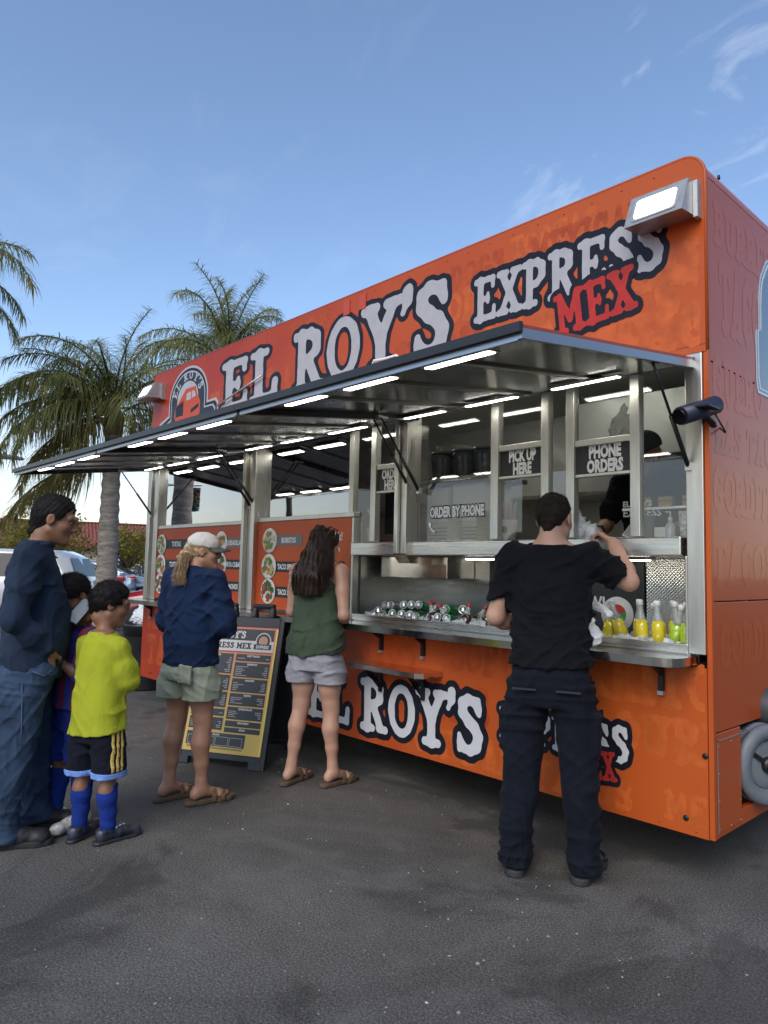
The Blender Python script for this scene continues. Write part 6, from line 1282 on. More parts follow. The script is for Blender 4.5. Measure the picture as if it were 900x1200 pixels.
# ---- boys in football kit
def boy(label, loc, az, H, hyaw, hpitch, top_m, short_m, sock_m, shoe_m, seed, arms, kit):
    r = person(label, loc, az, 'boys in football kit'); v = H / 1.30; S = SDF(); M = headM(hyaw, hpitch, 0); hc = V3(0, .04, 1.178) * v
    S.loft([(.60 * v, 0, -.005, .08, .065), (.70 * v, 0, -.005, .10, .08), (.80 * v, 0, 0, .095, .072), (.93 * v, 0, 0, .10, .072), (1.00 * v, 0, -.003, .095, .06), (1.05 * v, 0, -.008, .06, .05)], .04)
    S.cap(V3(0, -.005, 1.02) * v, hc + V3(0, -.02, -.05), .038, .036, .03)
    for s_, e_, w_, hd in arms:
        add_arm(S, V3(*s_) * v, V3(*e_) * v, V3(*w_) * v, .72); add_hand(S, V3(*w_) * v, hd[0], hd[1], hd[2], .75, .5)
    al, ar = V3(-.078, -.02, .075), V3(.078, .02, .075)
    add_leg(S, V3(-.058, 0, .62 * v), V3(-.074, .0, .33 * v), al, .68); add_leg(S, V3(.058, 0, .62 * v), V3(.074, .02, .33 * v), ar, .68)
    add_head(S, hc, M, .90, nose=.6); S.build('body', SKIN_C, r, .0055); eyes(r, hc, M, .90)
    short_hair(r, hc, M, .90, HBLACK, .082, -.045, .017, seed, 4600, .016, -.012)
    S = SDF(); S.loft([(.53 * v, 0, .0, .150, .116), (.66 * v, 0, .0, .143, .112), (.80 * v, 0, 0, .134, .105), (.93 * v, 0, -.002, .128, .094), (1.00 * v, 0, -.005, .105, .078), (1.045 * v, 0, -.006, .062, .058)], .04); S.cap(V3(-.105, 0, .975) * v, V3(.105, 0, .975) * v, .046, None, .04)
    for s_, e_, w_, hd in arms: S.chain([V3(*s_) * v, lerp(V3(*s_) * v, V3(*e_) * v, .6), lerp(V3(*s_) * v, V3(*e_) * v, .98)], [.052, .055, .056], .03)
    S.field(wrinkle(seed + 60, .0060, (14, 34), [(.9, .2, .25), (-.8, .2, .35), (.6, 0, .7)])); S.plane((0, 0, .548 * v if kit == 'lime' else .60 * v), (.05, .12, -1)); S.ell((0, .01, 1.06 * v), (.048, .05, .04), None, .008, 'sub'); S.build('shirt', top_m, r, .0055)
    S = SDF(); S.loft([(.50 * v, 0, -.004, .126, .096), (.60 * v, 0, -.005, .124, .096), (.70 * v, 0, -.005, .11, .085)], .03)
    for x, y in ((-1, -.004), (1, .012)): S.loft([(.325 * v, x * .078, y + .0, .078, .090), (.44 * v, x * .074, y - .003, .075, .09), (.58 * v, x * .066, -.005, .068, .09)], .014)
    S.field(wrinkle(seed + 70, .005, (20, 46), [(.5, .3, .8), (-.5, .3, .8)])); S.plane((0, 0, .333 * v), (0, 0, -1))
    sh = S.build('shorts', short_m, r, .0065)
    if kit == 'lime':
        B = S.copy(); B.field(lambda x, y, z, F: np.maximum(np.maximum(F - .004, z - (.358 * v)), .329 * v - z)); B.build('hem_band', fabric('pale_blue_band', (.16, .28, .62)), sh, .005)
        for k in range(3):
            yc = -.028 + .028 * k
            B = S.copy(); B.field(lambda x, y, z, F, yc=yc: np.maximum(np.maximum(F - .0035, np.abs(y - yc - (z - .5) * .06) - .0085), np.maximum(.07 - x, np.maximum(.361 * v - z, z - .62 * v)))); B.build('stripe', fabric('gold_stripe', (.50, .36, .10)), sh, .0045)
    else:
        MB().lathe([(.018, 0), (.018, -.004), (0, -.004)], (.10, -.075, .44 * v), 12, 'y').build('crest', mat('crest_white', (.6, .6, .62), .7), sh)
    for x, a_, kz in ((-1, al, (-.074, .0)), (1, ar, (.074, .02))):
        S = SDF(); kn = V3(kz[0], kz[1], .285 * v); S.chain([kn, lerp(kn, a_, .3) + V3(0, -.012, 0), lerp(kn, a_, .65), lerp(kn, a_, .92), a_ + V3(0, .01, -.03)], [.044, .047, .040, .034, .037], .02); S.plane(kn + V3(0, 0, .002), (0, 0, 1)); S.field(wrinkle(seed + 3, .0022, (40, 90), [(0, .2, 1)])); S.build('sock', sock_m, r, .005)
        f_, q_ = footv(a_, R_(10)); c = shoe(r, a_, R_(6 + x * 12), .84, shoe_m, mat('cleat_sole', (.03, .03, .035), .5), .075, 'football_boot', .018, wide=.92)
        for e in (-.008, .016, .04): MB().box(a_[0] + x * .03 - .0035, a_[0] + x * .03 + .0035, a_[1] + e + .03, a_[1] + e + .042, .03, .075).build('boot_stripe', mat('boot_stripe_white', (.7, .7, .72), .5), c)
    return r, v
LIME = fabric('lime_jersey', (.35, .385, .028), .08, .2); BLKS = fabric('black_shorts', (.008, .010, .018)); BLUS = fabric('royal_blue_sock', (.012, .035, .22), .12, .5, 200)
boy('boy in a lime t-shirt with black shorts and blue football socks', (-2.34, -1.80, 0), 112, 1.30, -34, -14, LIME, BLKS, BLUS, mat('boot_black_white', (.03, .035, .05), .4, var=.9, vscale=22), 21,
    [((.11, 0, .965), (.145, .05, .80), (.06, .155, .80), ((-.5, .8, .2), (-.6, -.5, .3), (0, .3, 1))), ((-.11, 0, .965), (-.14, .06, .80), (-.03, .155, .82), ((.6, .7, .2), (.6, -.5, .3), (0, .3, 1)))], 'lime')
# striped jersey
STR = bpy.data.materials.new('striped_jersey'); STR.use_nodes = True; N, L = STR.node_tree.nodes, STR.node_tree.links
t = N.new('ShaderNodeTexCoord'); w = N.new('ShaderNodeTexWave'); w.inputs['Scale'].default_value = 4.2; w.inputs['Distortion'].default_value = .4; L.new(t.outputs['Object'], w.inputs['Vector']); cr = N.new('ShaderNodeValToRGB'); cr.color_ramp.interpolation = 'CONSTANT'; cr.color_ramp.elements[0].color = (.015, .03, .22, 1); cr.color_ramp.elements[1].color = (.20, .012, .03, 1); cr.color_ramp.elements[1].position = .55; L.new(w.outputs['Fac'], cr.inputs[0]); L.new(cr.outputs[0], N['Principled BSDF'].inputs['Base Color']); N['Principled BSDF'].inputs['Roughness'].default_value = .8
rb, vb = boy('boy in a blue and maroon striped jersey with bowed head behind the lime t-shirt', (-2.64, -1.82, 0), 285, 1.34, 0, -46, STR, fabric('royal_blue_shorts', (.014, .03, .19)), BLUS, mat('boot_white', (.5, .5, .46), .45, var=.5, vscale=24), 27,
    [((.11, 0, .965), (.14, .06, .78), (.05, .17, .86), ((-.3, .6, .6), (-.6, -.3, .6), (0, .3, 1))), ((-.11, 0, .965), (-.14, .06, .78), (-.05, .17, .87), ((.2, .6, .7), (.6, -.4, .5), (0, .3, 1)))], 'stripe')
ph = thing('phone', 'phone with a lit pale screen held before the man in the navy shirt', 'phone', (-2.535, -1.852, 1.14))
ph.rotation_euler = (R_(-38), R_(22), R_(38))
MB().box(-.038, .038, -.005, .005, -.078, .078, .003).build('case', mat('phone_case', (.015, .015, .017), .3), ph); MB().box(-.034, .034, -.0062, -.0052, -.072, .072).build('screen', mat('phone_screen', (.10, .115, .13), .08, emit=(.75, .85, .95), estr=.06), ph)

# ---- worker inside the trailer
def worker():
    r = person('worker in a black printed t-shirt and dark cap leaning behind the phone orders window', (-.62, .78, .55), -88)
    S = SDF(); M = headM(0, -22, 0); hc = V3(-.02, .20, 1.54); torso(S, 1.0, 1.0)
    S.cap(V3(0, .03, 1.44), hc + V3(0, -.03, -.05), .06, .055, .03); Rs, Re, Rw = V3(.195, .04, 1.40), V3(.24, .17, 1.14), V3(.17, .40, 1.09); Ls, Le, Lw = V3(-.195, .04, 1.40), V3(-.27, .12, 1.14), V3(-.18, .34, 1.08)
    add_arm(S, Rs, Re, Rw, 1.0); add_arm(S, Ls, Le, Lw, 1.0); add_hand(S, Rw, (-.3, .9, -.2), (0, 0, -1), (-1, 0, 0), 1.0, .5); add_hand(S, Lw, (.3, .9, -.2), (0, 0, -1), (1, 0, 0), 1.0, .5)
    for x in (-1, 1): add_leg(S, V3(x * .09, 0, .92), V3(x * .10, .02, .5), V3(x * .10, 0, .09), 1.0); add_foot(S, V3(x * .10, 0, .09), 0, 1.0, False)
    add_head(S, hc, M, 1.0); S.build('body', SKIN_B, r, .006); eyes(r, hc, M, 1.0)
    S = SDF(); S.loft([(.86, 0, 0, .19, .135), (1.08, 0, .01, .188, .13), (1.28, 0, .02, .20, .135), (1.40, 0, .02, .19, .115), (1.475, 0, .03, .09, .08)], .05); S.cap(V3(-.18, .03, 1.40), V3(.18, .03, 1.40), .068, None, .05)
    for s_, e_ in ((Rs, Re), (Ls, Le)): S.cap(s_, lerp(s_, e_, .75), .078, .072, .04)
    S.field(wrinkle(71, .007, (14, 36))); S.ell((0, .06, 1.50), (.066, .066, .05), None, .01, 'sub'); t_ = S.build('shirt', fabric('black_jersey', (.0075, .008, .010)), r, .0085)
    Mx = Matrix(((-1, 0, 0, .12), (0, 0, 1, .166), (0, 1, 0, 1.22), (0, 0, 0, 1)))
    for k, (wd, sz) in enumerate((("EL ROY'S", .045), ("EXPRESS", .062))):
        mw = Matrix(((-1, 0, 0, .135), (0, -.05, 1, .172), (0, 1, 0, 1.245 - k * .058), (0, 0, 0, 1))); sans(wd, WHITE, t_, 0, 0, 0, sz, 1.0, .002, 'shirt_print', mw=mw)
    S = SDF(); S.ell(hc + np.array(M @ Vector((0, -.008, .05))), (.092, .112, .09), M, .02); S.plane(hc + np.array(M @ Vector((0, 0, .04))), np.array(M @ Vector((0, 0, -1)))); S.box(hc + np.array(M @ Vector((0, .13, .045))), (.07, .06, .006), .005, M, .01); S.build('cap', mat('cap_black', (.012, .012, .014), .8), r, .006)
    S = SDF(); S.loft([(.80, 0, -.01, .18, .13), (.95, 0, -.005, .175, .125)], .03)
    for x in (-1, 1): S.loft([(.06, x * .10, 0, .085, .10), (.5, x * .10, .01, .09, .10), (.85, x * .095, -.005, .10, .12)], .02)
    S.build('trousers', fabric('worker_black', (.012, .012, .014)), r, .01)
    d = (Rw - Re) / np.linalg.norm(Rw - Re); p = lerp(Re, Rw, .92); MB().tube([p - d * .016, p + d * .016], .034, 14).build('wristwatch', mat('watch_black', (.01, .01, .011), .3), r)
worker()
# ------------------------------------------------------------------ unseen blocks at right: one mirrored in the end wall, one added sun blocker
STUC = mat('stucco_tan', (.13, .09, .06), .9, var=.15, vscale=2, bump=.2, bscale=30)
PARA = mat('parapet_brown', (.16, .12, .09), .9)
for loc, w, d, h, lab in (((33, 29, 0), 14, 8, 12.2, 'tan stucco shop block mirrored in the trailer end wall'), ((38, -3, 0), 9, 17, 10.2, 'long tan stucco shop block standing across the lot from the trailer end')):
    shop = thing('unseen_building', lab, 'building', loc)
    bx('wall', STUC, shop, -w, w, -d, d, 0, h); bx('parapet', PARA, shop, -w - .2, w + .2, -d - .2, d + .2, h, h + .5)
# ------------------------------------------------------------------ palms
def leaf_mat(name, c0, c1, c2):
    m = bpy.data.materials.new(name); m.use_nodes = True; N, L = m.node_tree.nodes, m.node_tree.links; b = N['Principled BSDF']; o = N['Material Output']
    t = N.new('ShaderNodeTexCoord'); n = N.new('ShaderNodeTexNoise'); n.inputs['Scale'].default_value = 2.2; n.inputs['Detail'].default_value = 4; L.new(t.outputs['Object'], n.inputs['Vector'])
    cr = N.new('ShaderNodeValToRGB'); e = cr.color_ramp.elements; e[0].position = .32; e[0].color = (*c0, 1); e[1].position = .74; e[1].color = (*c2, 1); e2 = e.new(.52); e2.color = (*c1, 1); L.new(n.outputs['Fac'], cr.inputs[0]); L.new(cr.outputs[0], b.inputs['Base Color']); b.inputs['Roughness'].default_value = .5
    tr = N.new('ShaderNodeBsdfTranslucent'); L.new(cr.outputs[0], tr.inputs[0]); mx = N.new('ShaderNodeMixShader'); mx.inputs[0].default_value = .5; L.new(b.outputs[0], mx.inputs[1]); L.new(tr.outputs[0], mx.inputs[2]); L.new(mx.outputs[0], o.inputs[0]); MATS[name] = m; return m
PALM = leaf_mat('palm_leaf', (.12, .145, .048), (.235, .245, .08), (.45, .37, .12)); PALMY = leaf_mat('palm_leaf_dry', (.12, .11, .03), (.22, .18, .05), (.30, .22, .07))  # yellow end of palm_leaf stands in for sunlit highlights
BARK = mat('palm_bark', (.25, .215, .175), .9, var=.5, vscale=4, stretch=(1, 1, 5), bump=.9, bscale=10, var2=.25, v2scale=22)
def frond_mesh(L, el0, droop, seed, dens=46, leaf=.55, plume=.5, hang=1.0):
    """rachis rising at el0 and bending down; leaflets on both sides hanging"""
    rs = random.Random(seed); mb = MB(); n = 14; pts = []; p = Vector((0, 0, 0)); el = el0
    for i in range(n + 1):
        pts.append(p.copy()); t = i / n; e = el0 - droop * t ** 1.25; p = p + Vector((math.cos(e), 0, math.sin(e))) * (L / n)
    mb.tube(pts, [.028 * (1 - .85 * i / n) + .004 for i in range(n + 1)], 5)
    for k in range(dens):
        t = .16 + .84 * (k + rs.random()) / dens; f = t * n; i = min(int(f), n - 1); q = pts[i].lerp(pts[i + 1], f - i); ax = (pts[i + 1] - pts[i]).normalized(); up = Vector((-ax.z, 0, ax.x))
        for s in (-1, 1):
            ln = leaf * (math.sin(min(1, .25 + t * 1.0) * math.pi * .95) * .75 + .28) * rs.uniform(.75, 1.15)
            d = (ax * rs.uniform(.35, .75) + Vector((0, s, 0)) * rs.uniform(.6, 1.0) + up * rs.uniform(-plume, plume)).normalized(); w = .0076 * rs.uniform(.7, 1.3); a = q; rows = []; dd = d.copy()
            for j in range(4):
                side = dd.cross(Vector((0, 0, 1))); side = side.normalized() if side.length > .05 else Vector((1, 0, 0)); ww = w * (1, 1.1, .8, .12)[j]; rows.append((a - side * ww, a + side * ww)); dd = (dd + Vector((0, 0, -.34 - .16 * j)) * rs.uniform(.5, 1.5) * hang).normalized(); a = a + dd * ln / 3
            b = len(mb.v); mb.v += [tuple(v) for r_ in rows for v in r_]
            for j in range(3): mb.f.append((b + 2 * j, b + 2 * j + 1, b + 2 * j + 3, b + 2 * j + 2)); mb.sm.append(False)
    return mb.mesh('frond')
FR = [frond_mesh(2.6, R_(88), R_(58), 1, 96, .62, .9, .45), frond_mesh(2.7, R_(66), R_(112), 2, 104, .82, .9, 1.1), frond_mesh(2.8, R_(46), R_(122), 3, 104, .92, .9, 1.4), frond_mesh(2.6, R_(18), R_(100), 4, 100, .95, .9, 1.5), frond_mesh(2.3, R_(-20), R_(62), 5, 110, .85, .9, 1.2), frond_mesh(2.6, R_(76), R_(84), 6, 98, .68, .9, .7)]
for k, me in enumerate(FR): me.materials.append(PALM if k != 4 else PALMY)
def palm(label, base, zc, r0, n, seed, sc=1.0, lean=(0, 0), spec=None):
    rs = random.Random(seed); t = thing('palm_tree', label, 'palm tree', (base[0], base[1], 0), 0, 'palms around the lot')
    zs = np.linspace(0, zc, 34); rr = []
    for i, z in enumerate(zs): f = z / zc; rr.append(r0 * (1.15 - .35 * f + (.12 if i % 2 else 0)) * (1 + .15 * math.exp(-z / .4)))
    tr = MB().tube([(lean[0] * (z / zc) ** 1.5, lean[1] * (z / zc) ** 1.5, z) for z in zs], rr, 14).build('trunk', BARK, t)
    MB().tube([(lean[0], lean[1], zc - .3), (lean[0], lean[1], zc + .05), (lean[0], lean[1], zc + .45)], [r0 * 1.05, r0 * 1.2, r0 * .3], 10).build('crownshaft', mat('palm_sheath', (.16, .15, .06), .7, var=.3), t)
    items = spec if spec else [(i * 137.5 + rs.uniform(-20, 20), [0, 5, 1, 1, 2, 2, 3, 3, 4][min(8, int(9 * i / n))], rs.uniform(.85, 1.1)) for i in range(n)]
    for it in items:
        az_, k, s = it[:3]; dz = it[3] if len(it) > 3 else 0
        o = bpy.data.objects.new('frond', FR[k]); link(o, t); o.location = (lean[0], lean[1], zc + dz + .1 + rs.uniform(-.1, .2)); o.rotation_euler = (R_(rs.uniform(-14, 14)), R_(rs.uniform(-8, 8)), R_(az_)); o.scale = (s * sc,) * 3
    return t
# view-left is about azimuth 227, view-right about 47 from here
palm('tall palm with a rough grey trunk left of the trailer and a drooping crown', (-13.25, 2.55), 4.35, .185, 40, 5, .98, (-.05, .0),
     [(20, 0, .95), (140, 0, .9), (255, 5, .95), (215, 5, 1.0), (60, 5, .9), (330, 5, .8), (228, 1, 1.1), (250, 1, 1.05), (205, 1, 1.0), (275, 1, 1.0), (175, 1, .9), (45, 1, .95), (15, 1, .9), (330, 1, .9), (232, 2, 1.15), (248, 2, 1.1), (214, 2, 1.1), (268, 2, 1.05), (190, 2, 1.0), (300, 2, .9), (50, 2, .95), (25, 2, .95), (90, 2, .9), (225, 3, 1.1), (242, 3, 1.1), (260, 3, 1.05), (205, 3, 1.0), (285, 3, 1.0), (40, 3, .9), (70, 3, .85), (350, 3, .9), (236, 4, 1.15), (222, 4, 1.05), (58, 4, .8), (300, 4, .9), (20, 4, .85), (228, 4, 1.2, -.75), (238, 4, 1.05, -.9), (215, 4, 1.0, -.6), (48, 4, .6, -.5)])
palm('feathery palm whose crown rises behind the trailer roof', (-15.2, 6.2), 6.5, .15, 30, 9, 1.12)
palm('palm at the left edge of the lot with long hanging fronds', (-13.75, -1.15), 6.2, .15, 30, 14, .95)
palm('palm mirrored in the far window of the trailer', (-10.2, -2.55), 6.5, .16, 14, 19, .9)
# ------------------------------------------------------------------ traffic signal and pole (mirrored in the windows)
sg = thing('traffic_signal', 'traffic signal on a mast arm mirrored in the far window', 'traffic signal', (-33.5, -9.0, 0)); SGD = mat('signal_dark', (.02, .022, .022), .6)
MB().tube([(0, 0, 0), (0, 0, 5.4)], .10, 10).build('pole', ALU, sg); MB().tube([(0, 0, 5.1), (3.3, -4.7, 5.3)], .06, 8).build('mast_arm', ALU, sg)
h_ = bx('signal_head', SGD, sg, 2.95, 3.35, -4.65, -4.25, 4.0, 5.15, .03)
for k in range(3): MB().lathe([(.13, 0), (.13, .12), (.10, .12), (.09, .02), (0, .02)], (3.36, -4.45, 4.25 + .34 * k), 14, 'x').build('lamp', mat('signal_lamp%d' % k, ((.03, .12, .08), (.2, .12, .01), (.18, .01, .01))[k], .3), h_)
up_ = thing('utility_pole', 'wooden utility pole with cross arms mirrored in the windows', 'pole', (-23.0, -13.9, 0)); WD = mat('pole_wood', (.10, .075, .055), .9, var=.2)
MB().tube([(0, 0, 0), (0, 0, 9.5)], [.16, .11], 8).build('pole', WD, up_)
for zz in (8.2, 9.1): bx('cross_arm', WD, up_, -1.2, 1.2, -.06, .06, zz, zz + .12)

# ------------------------------------------------------------------ street lamp head at the left edge
sl = thing('street_lamp', 'grey cobra-head street lamp at the left edge of the sky', 'street lamp', (-20.8, .6, 0))
MB().tube([(0, 0, 0), (0, 0, 3.9), (.1, .3, 4.2), (.35, 1.2, 4.3)], [.09, .07, .05, .04], 8).build('pole', ALU, sl); S = SDF(); S.ell((.46, 1.72, 4.29), (.17, .55, .085), None, .02); S.plane((0, 0, 4.24), (0, 0, -1)); S.build('lamp_head', ALU, sl, .03)

# ------------------------------------------------------------------ tile-roofed buildings beyond the lot
def tile_mat():
    m = mat('roof_tile', (.22, .060, .036), .85, var=.3, vscale=2.0, var2=.25, v2scale=9); N, L = m.node_tree.nodes, m.node_tree.links
    t = N.new('ShaderNodeTexCoord'); w = N.new('ShaderNodeTexWave'); w.inputs['Scale'].default_value = 1.1; w.bands_direction = 'X'; L.new(t.outputs['Object'], w.inputs['Vector']); bp = N.new('ShaderNodeBump'); bp.inputs['Strength'].default_value = .8; bp.inputs['Distance'].default_value = .12; L.new(w.outputs['Fac'], bp.inputs['Height']); L.new(bp.outputs[0], N['Principled BSDF'].inputs['Normal']); return m
TILE = tile_mat(); CREAM = mat('stucco_cream', (.42, .35, .26), .9, var=.1, vscale=.8); WINB = mat('far_glass', (.03, .04, .05), .1)
def tiled(label, loc, rz, L_, D_, eave, ridge, hip=2.5):
    b = thing('tile_roofed_building', label, 'building', loc, rz); bx('wall', CREAM, b, -L_ / 2, L_ / 2, -D_ / 2, D_ / 2, 0, eave - .1)
    e = .7; x0, x1, y0, y1 = -L_ / 2 - e, L_ / 2 + e, -D_ / 2 - e, D_ / 2 + e
    rf = MB().add([(x0, y0, eave - .15), (x1, y0, eave - .15), (x1, y1, eave - .15), (x0, y1, eave - .15), (x0 + hip, 0, ridge), (x1 - hip, 0, ridge), (x0, y0, eave - .35), (x1, y0, eave - .35), (x1, y1, eave - .35), (x0, y1, eave - .35)],
                  [(0, 1, 5, 4), (1, 2, 5), (2, 3, 4, 5), (3, 0, 4), (6, 7, 1, 0), (7, 8, 2, 1), (8, 9, 3, 2), (9, 6, 0, 3), (9, 8, 7, 6)]).build('roof', TILE, b)
    MB().tube([(x0 + hip, 0, ridge + .03), (x1 - hip, 0, ridge + .03)], .11, 8).build('ridge_cap', TILE, rf)
    n = int(L_ // 4)
    for k in range(n):
        xx = -L_ / 2 + (k + .5) * L_ / n; w = MB().box(xx - .8, xx + .8, -D_ / 2 - .04, -D_ / 2 + .02, .7, 2.0).build('window', WINB, b); MB().box(xx - .86, xx + .86, -D_ / 2 - .06, -D_ / 2 - .041, .62, .69).box(xx - .03, xx + .03, -D_ / 2 - .06, -D_ / 2 - .041, .7, 2.0).build('window_frame', mat('frame_white', (.6, .58, .54), .6), w)
    return b
# facing the camera: local -y towards it
tiled('long low building with a red tiled roof at the far left of the lot', (-62.5, 14.0, 0), R_(-108 + 180), 26, 9, 2.9, 4.75)
b2 = tiled('red tile-roofed building beyond the silver car beside the trailer', (-48.0, 23.5, 0), R_(56), 15, 9, 2.75, 4.4, 4.5)
MB().box(-2.3, -2.0, .0, .3, 3.6, 4.3).build('chimney', CREAM, b2)
# ------------------------------------------------------------------ bushes with loose leaves, their backlit yellow put into the leaf colour
BUSHM = leaf_mat('bush_leaf', (.06, .075, .016), (.22, .19, .03), (.48, .34, .05))
def bush(label, loc, r, h, n, seed):
    rs = random.Random(seed); t = thing('small_tree', label, 'tree', loc, 0, 'yellowing trees beyond the parked cars'); tk = MB().tube([(0, 0, 0), (.05, 0, h * .5), (0, .05, h * .8)], [.11, .08, .04], 8)
    for k in range(6): a = k * 1.05; tk.tube([(.03, 0, h * .42), (r * .5 * math.cos(a), r * .5 * math.sin(a), h * .62), (r * .8 * math.cos(a + .3), r * .8 * math.sin(a + .3), h * (.6 + .05 * k))], [.045, .03, .01], 5)
    tk.build('trunk', mat('bark_brown', (.11, .08, .055), .9), t); mb = MB(); cl = [(rs.gauss(0, .5) * r, rs.gauss(0, .5) * r, h * rs.uniform(.45, .95), rs.uniform(.25, .45) * r) for _ in range(16)]
    for k in range(n):
        cx, cy, cz, cr_ = cl[rs.randrange(16)]; d = Vector((rs.gauss(0, 1), rs.gauss(0, 1), rs.gauss(0, .8))).normalized() * cr_ * rs.random() ** .4; p = Vector((cx, cy, cz)) + d; u = Vector((rs.gauss(0, 1), rs.gauss(0, 1), rs.gauss(0, 1))).normalized(); w = u.cross(Vector((rs.gauss(0, 1), rs.gauss(0, 1), rs.gauss(0, 1)))).normalized(); s = rs.uniform(.05, .10)
        mb.add([p - u * s, p + w * s * .5, p + u * s, p - w * s * .5], [(0, 1, 2, 3)])
    mb.build('crown', BUSHM, t)
bush('yellow-green small tree behind the white car', (-25.8, 5.7, 0), 1.5, 2.95, 2600, 3); bush('yellow-leaved small tree beside the tall palm trunk', (-26.4, 8.6, 0), 1.3, 2.75, 2200, 4); bush('dark green shrub at the far left of the lot', (-34, 5.5, 0), 1.8, 2.6, 2200, 6); bush('low yellowing shrub in front of the far building', (-32, 13.5, 0), 1.5, 2.2, 1800, 8)
# ------------------------------------------------------------------ fence
fn_ = thing('metal_fence', 'low dark metal fence behind the parked cars', 'fence', (-24.2, 6.6, 0), R_(47)); IR = mat('iron_dark', (.03, .03, .032), .6)
for k in range(13): bx('post', IR, fn_, -9 + k * 1.5 - .03, -9 + k * 1.5 + .03, -.03, .03, 0, 1.25)
for zz in (.25, 1.18): bx('rail', IR, fn_, -9, 9, -.02, .02, zz, zz + .05)
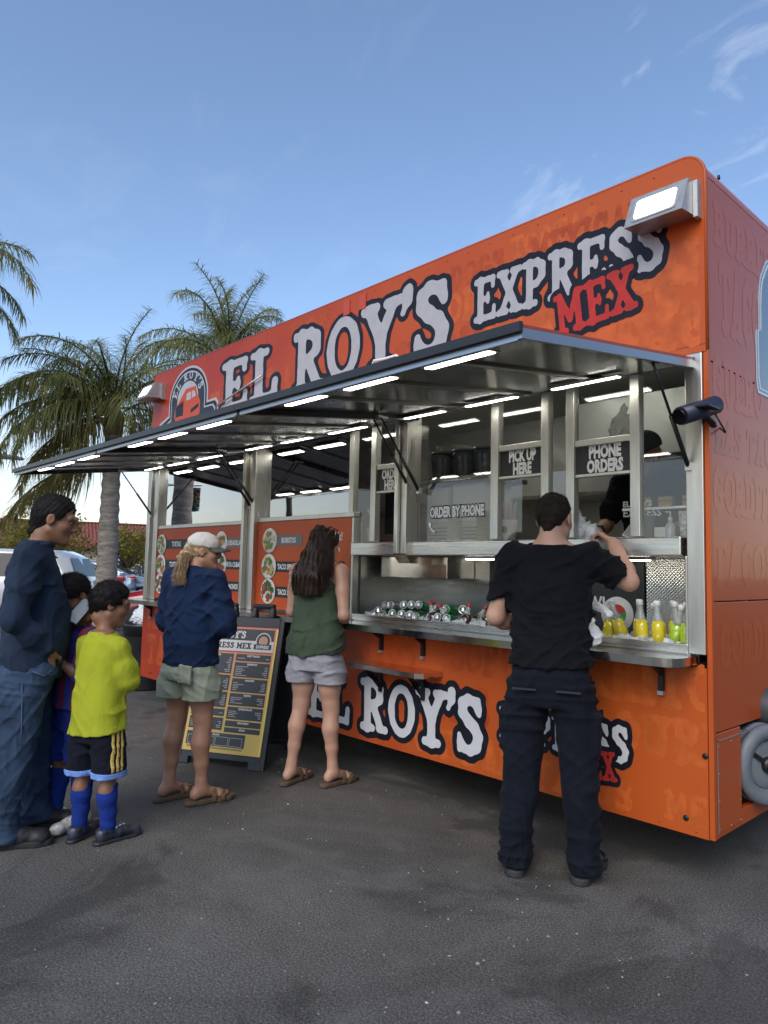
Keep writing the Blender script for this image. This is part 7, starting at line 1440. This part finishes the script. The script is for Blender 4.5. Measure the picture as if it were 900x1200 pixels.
# ------------------------------------------------------------------ parked cars
CG = mat('car_glass', (.012, .015, .018), .12, spec=.25); TY = mat('tyre', (.015, .015, .016), .8); RM = mat('car_rim', (.35, .35, .36), .35, metal=.9)
def car(label, loc, az_, paint, kind='sedan'):
    t = thing('parked_car', label, 'car', loc, R_(az_), 'cars parked in the lot'); L2, W = (2.25, .92)
    if kind == 'suv': roof = [(-2.2, .55, .95), (-2.12, .95, 1.02), (-1.85, 1.52, 1.08), (-1.5, 1.66, 1.08), (.2, 1.68, 1.08), (.55, 1.58, 1.06), (1.15, 1.12, 1.02), (1.3, 1.06, 1.0), (2.05, .98, .9), (2.22, .72, .7)]
    else: roof = [(-2.25, .55, .85), (-2.2, .92, .95), (-1.75, 1.02, .98), (-1.55, 1.06, 1.0), (-.85, 1.40, .98), (-.3, 1.46, .98), (.25, 1.42, .98), (1.0, 1.02, .96), (1.15, .97, .95), (2.1, .80, .85), (2.27, .60, .7)]
    belt = 1.02 if kind == 'suv' else .93; mb = MB(); rings = []
    for x, zt, _ in roof:
        k = 1 - .10 * (abs(x) / 2.25) ** 4; w = W * k; zb = .28; bl = min(belt, zt - .03); top_w = w * (.74 if zt > belt + .15 else .93)
        half = [(0, zb), (w * .85, zb), (w * .98, zb + .12), (w, (zb + bl) * .55), (w * .985, bl - .06), (w * .95, bl), (top_w + .02, zt - .06), (top_w - .08, zt), (0, zt + .015)]
        rings.append([(x, y, z) for y, z in half] + [(x, -y, z) for y, z in half[-2:0:-1]])
    n = len(rings[0])
    for r_ in rings: mb.v += r_
    for i in range(len(rings) - 1):
        for j in range(n): mb.f.append((i * n + j, i * n + (j + 1) % n, (i + 1) * n + (j + 1) % n, (i + 1) * n + j)); mb.sm.append(j not in (5, 6, n - 6, n - 7))
    mb.f += [tuple(range(n))[::-1], tuple((len(rings) - 1) * n + j for j in range(n))]; mb.sm += [False, False]
    body = mb.build('body', paint, t)
    def inter(x): 
        xs_ = [q[0] for q in roof]; return float(np.interp(x, xs_, [q[1] for q in roof]))
    segs = ([(-1.95, -1.15), (-1.08, -.15), (-.08, .95)] if kind == 'suv' else [(-1.2, -.45), (-.38, .85)])
    for sgn in (-1, 1):
        for a, b in segs:
            def P(x, f): 
                zt = inter(x); bl = belt; w = W * (1 - .10 * (abs(x) / 2.25) ** 4); tw = w * .74 + .02; z0 = bl + .02; z1 = max(z0 + .02, zt - .10); y0 = w * .95; g = (z0 + (z1 - z0) * f); fr_ = (g - bl) / max(.01, (zt - .06 - bl)); return (x, sgn * (y0 + (tw - y0) * fr_ + .012), g)
            MB().add([P(a, 0), P(b, 0), P(b, 1), P((a + b) / 2, 1), P(a, 1)], [(0, 1, 2, 3, 4)]).build('side_window', CG, body)
    def scr(xa, xb, nm):
        za, zb2 = inter(xa), inter(xb); wa, wb = W * .80, W * .66; MB().add([(xa, -wa, za + .02), (xa, wa, za + .02), (xb, wb, zb2 + .012), (xb, -wb, zb2 + .012)], [(0, 1, 2, 3)]).build(nm, CG, body)
    scr(*((1.12, .6) if kind == 'suv' else (.98, .30)), 'windscreen'); scr(*((-2.08, -1.87) if kind == 'suv' else (-1.5, -.9)), 'rear_window')
    for sgn in (-1, 1):
        for x in (-1.38, 1.40):
            w = MB().lathe([(.0, -.11), (.24, -.11), (.32, -.10), (.335, -.06), (.335, .06), (.32, .10), (.24, .11), (0, .11)], (x, sgn * .84, .335), 24, 'y').build('wheel', TY, t); MB().lathe([(.23, sgn * .112), (.21, sgn * .125), (.05, sgn * .118), (0, sgn * .118)], (x, sgn * .84, .335), 20, 'y').build('rim', RM, w)
        bx('tail_light', mat('tail_red', (.35, .012, .015), .2, coat=1), body, -2.24, -1.95, sgn * .80 - .11, sgn * .80 + .11, .86, 1.0, .02); bx('headlight', mat('head_clear', (.6, .62, .65), .1, coat=1), body, 1.95, 2.22, sgn * .66 - .12, sgn * .66 + .12, .66, .78, .02)
    bx('bumper', mat('bumper_dark', (.03, .03, .032), .6), body, -2.27, -2.1, -.8, .8, .32, .48, .03); bx('mirror', paint, body, .70, .85, -1.06, -.92, 1.0, 1.12, .03); bx('mirror', paint, body, .70, .85, .92, 1.06, 1.0, 1.12, .03)
    return t
car('white sport utility car parked behind the man in the navy shirt', (-17.75, 1.75, 0), 231, mat('car_white', (.62, .63, .65), .25, coat=1.0), 'suv')
car('silver sedan parked beyond the palm trunk', (-22.5, 6.1, 0), 58, mat('car_silver_blue', (.30, .35, .42), .25, metal=.5, coat=1.0))
car('pale grey sedan parked behind the white car', (-21.6, 4.3, 0), 235, mat('car_pale', (.50, .51, .52), .28, metal=.3, coat=1.0))
car('dark blue car parked far behind the silver sedan', (-29.0, 10.9, 0), 60, mat('car_blue', (.06, .09, .16), .25, metal=.4, coat=1.0))
car('red sedan parked just past the end of the trailer', (-10.75, 3.95, 0), 232, mat('car_red', (.28, .018, .022), .22, coat=1.0))
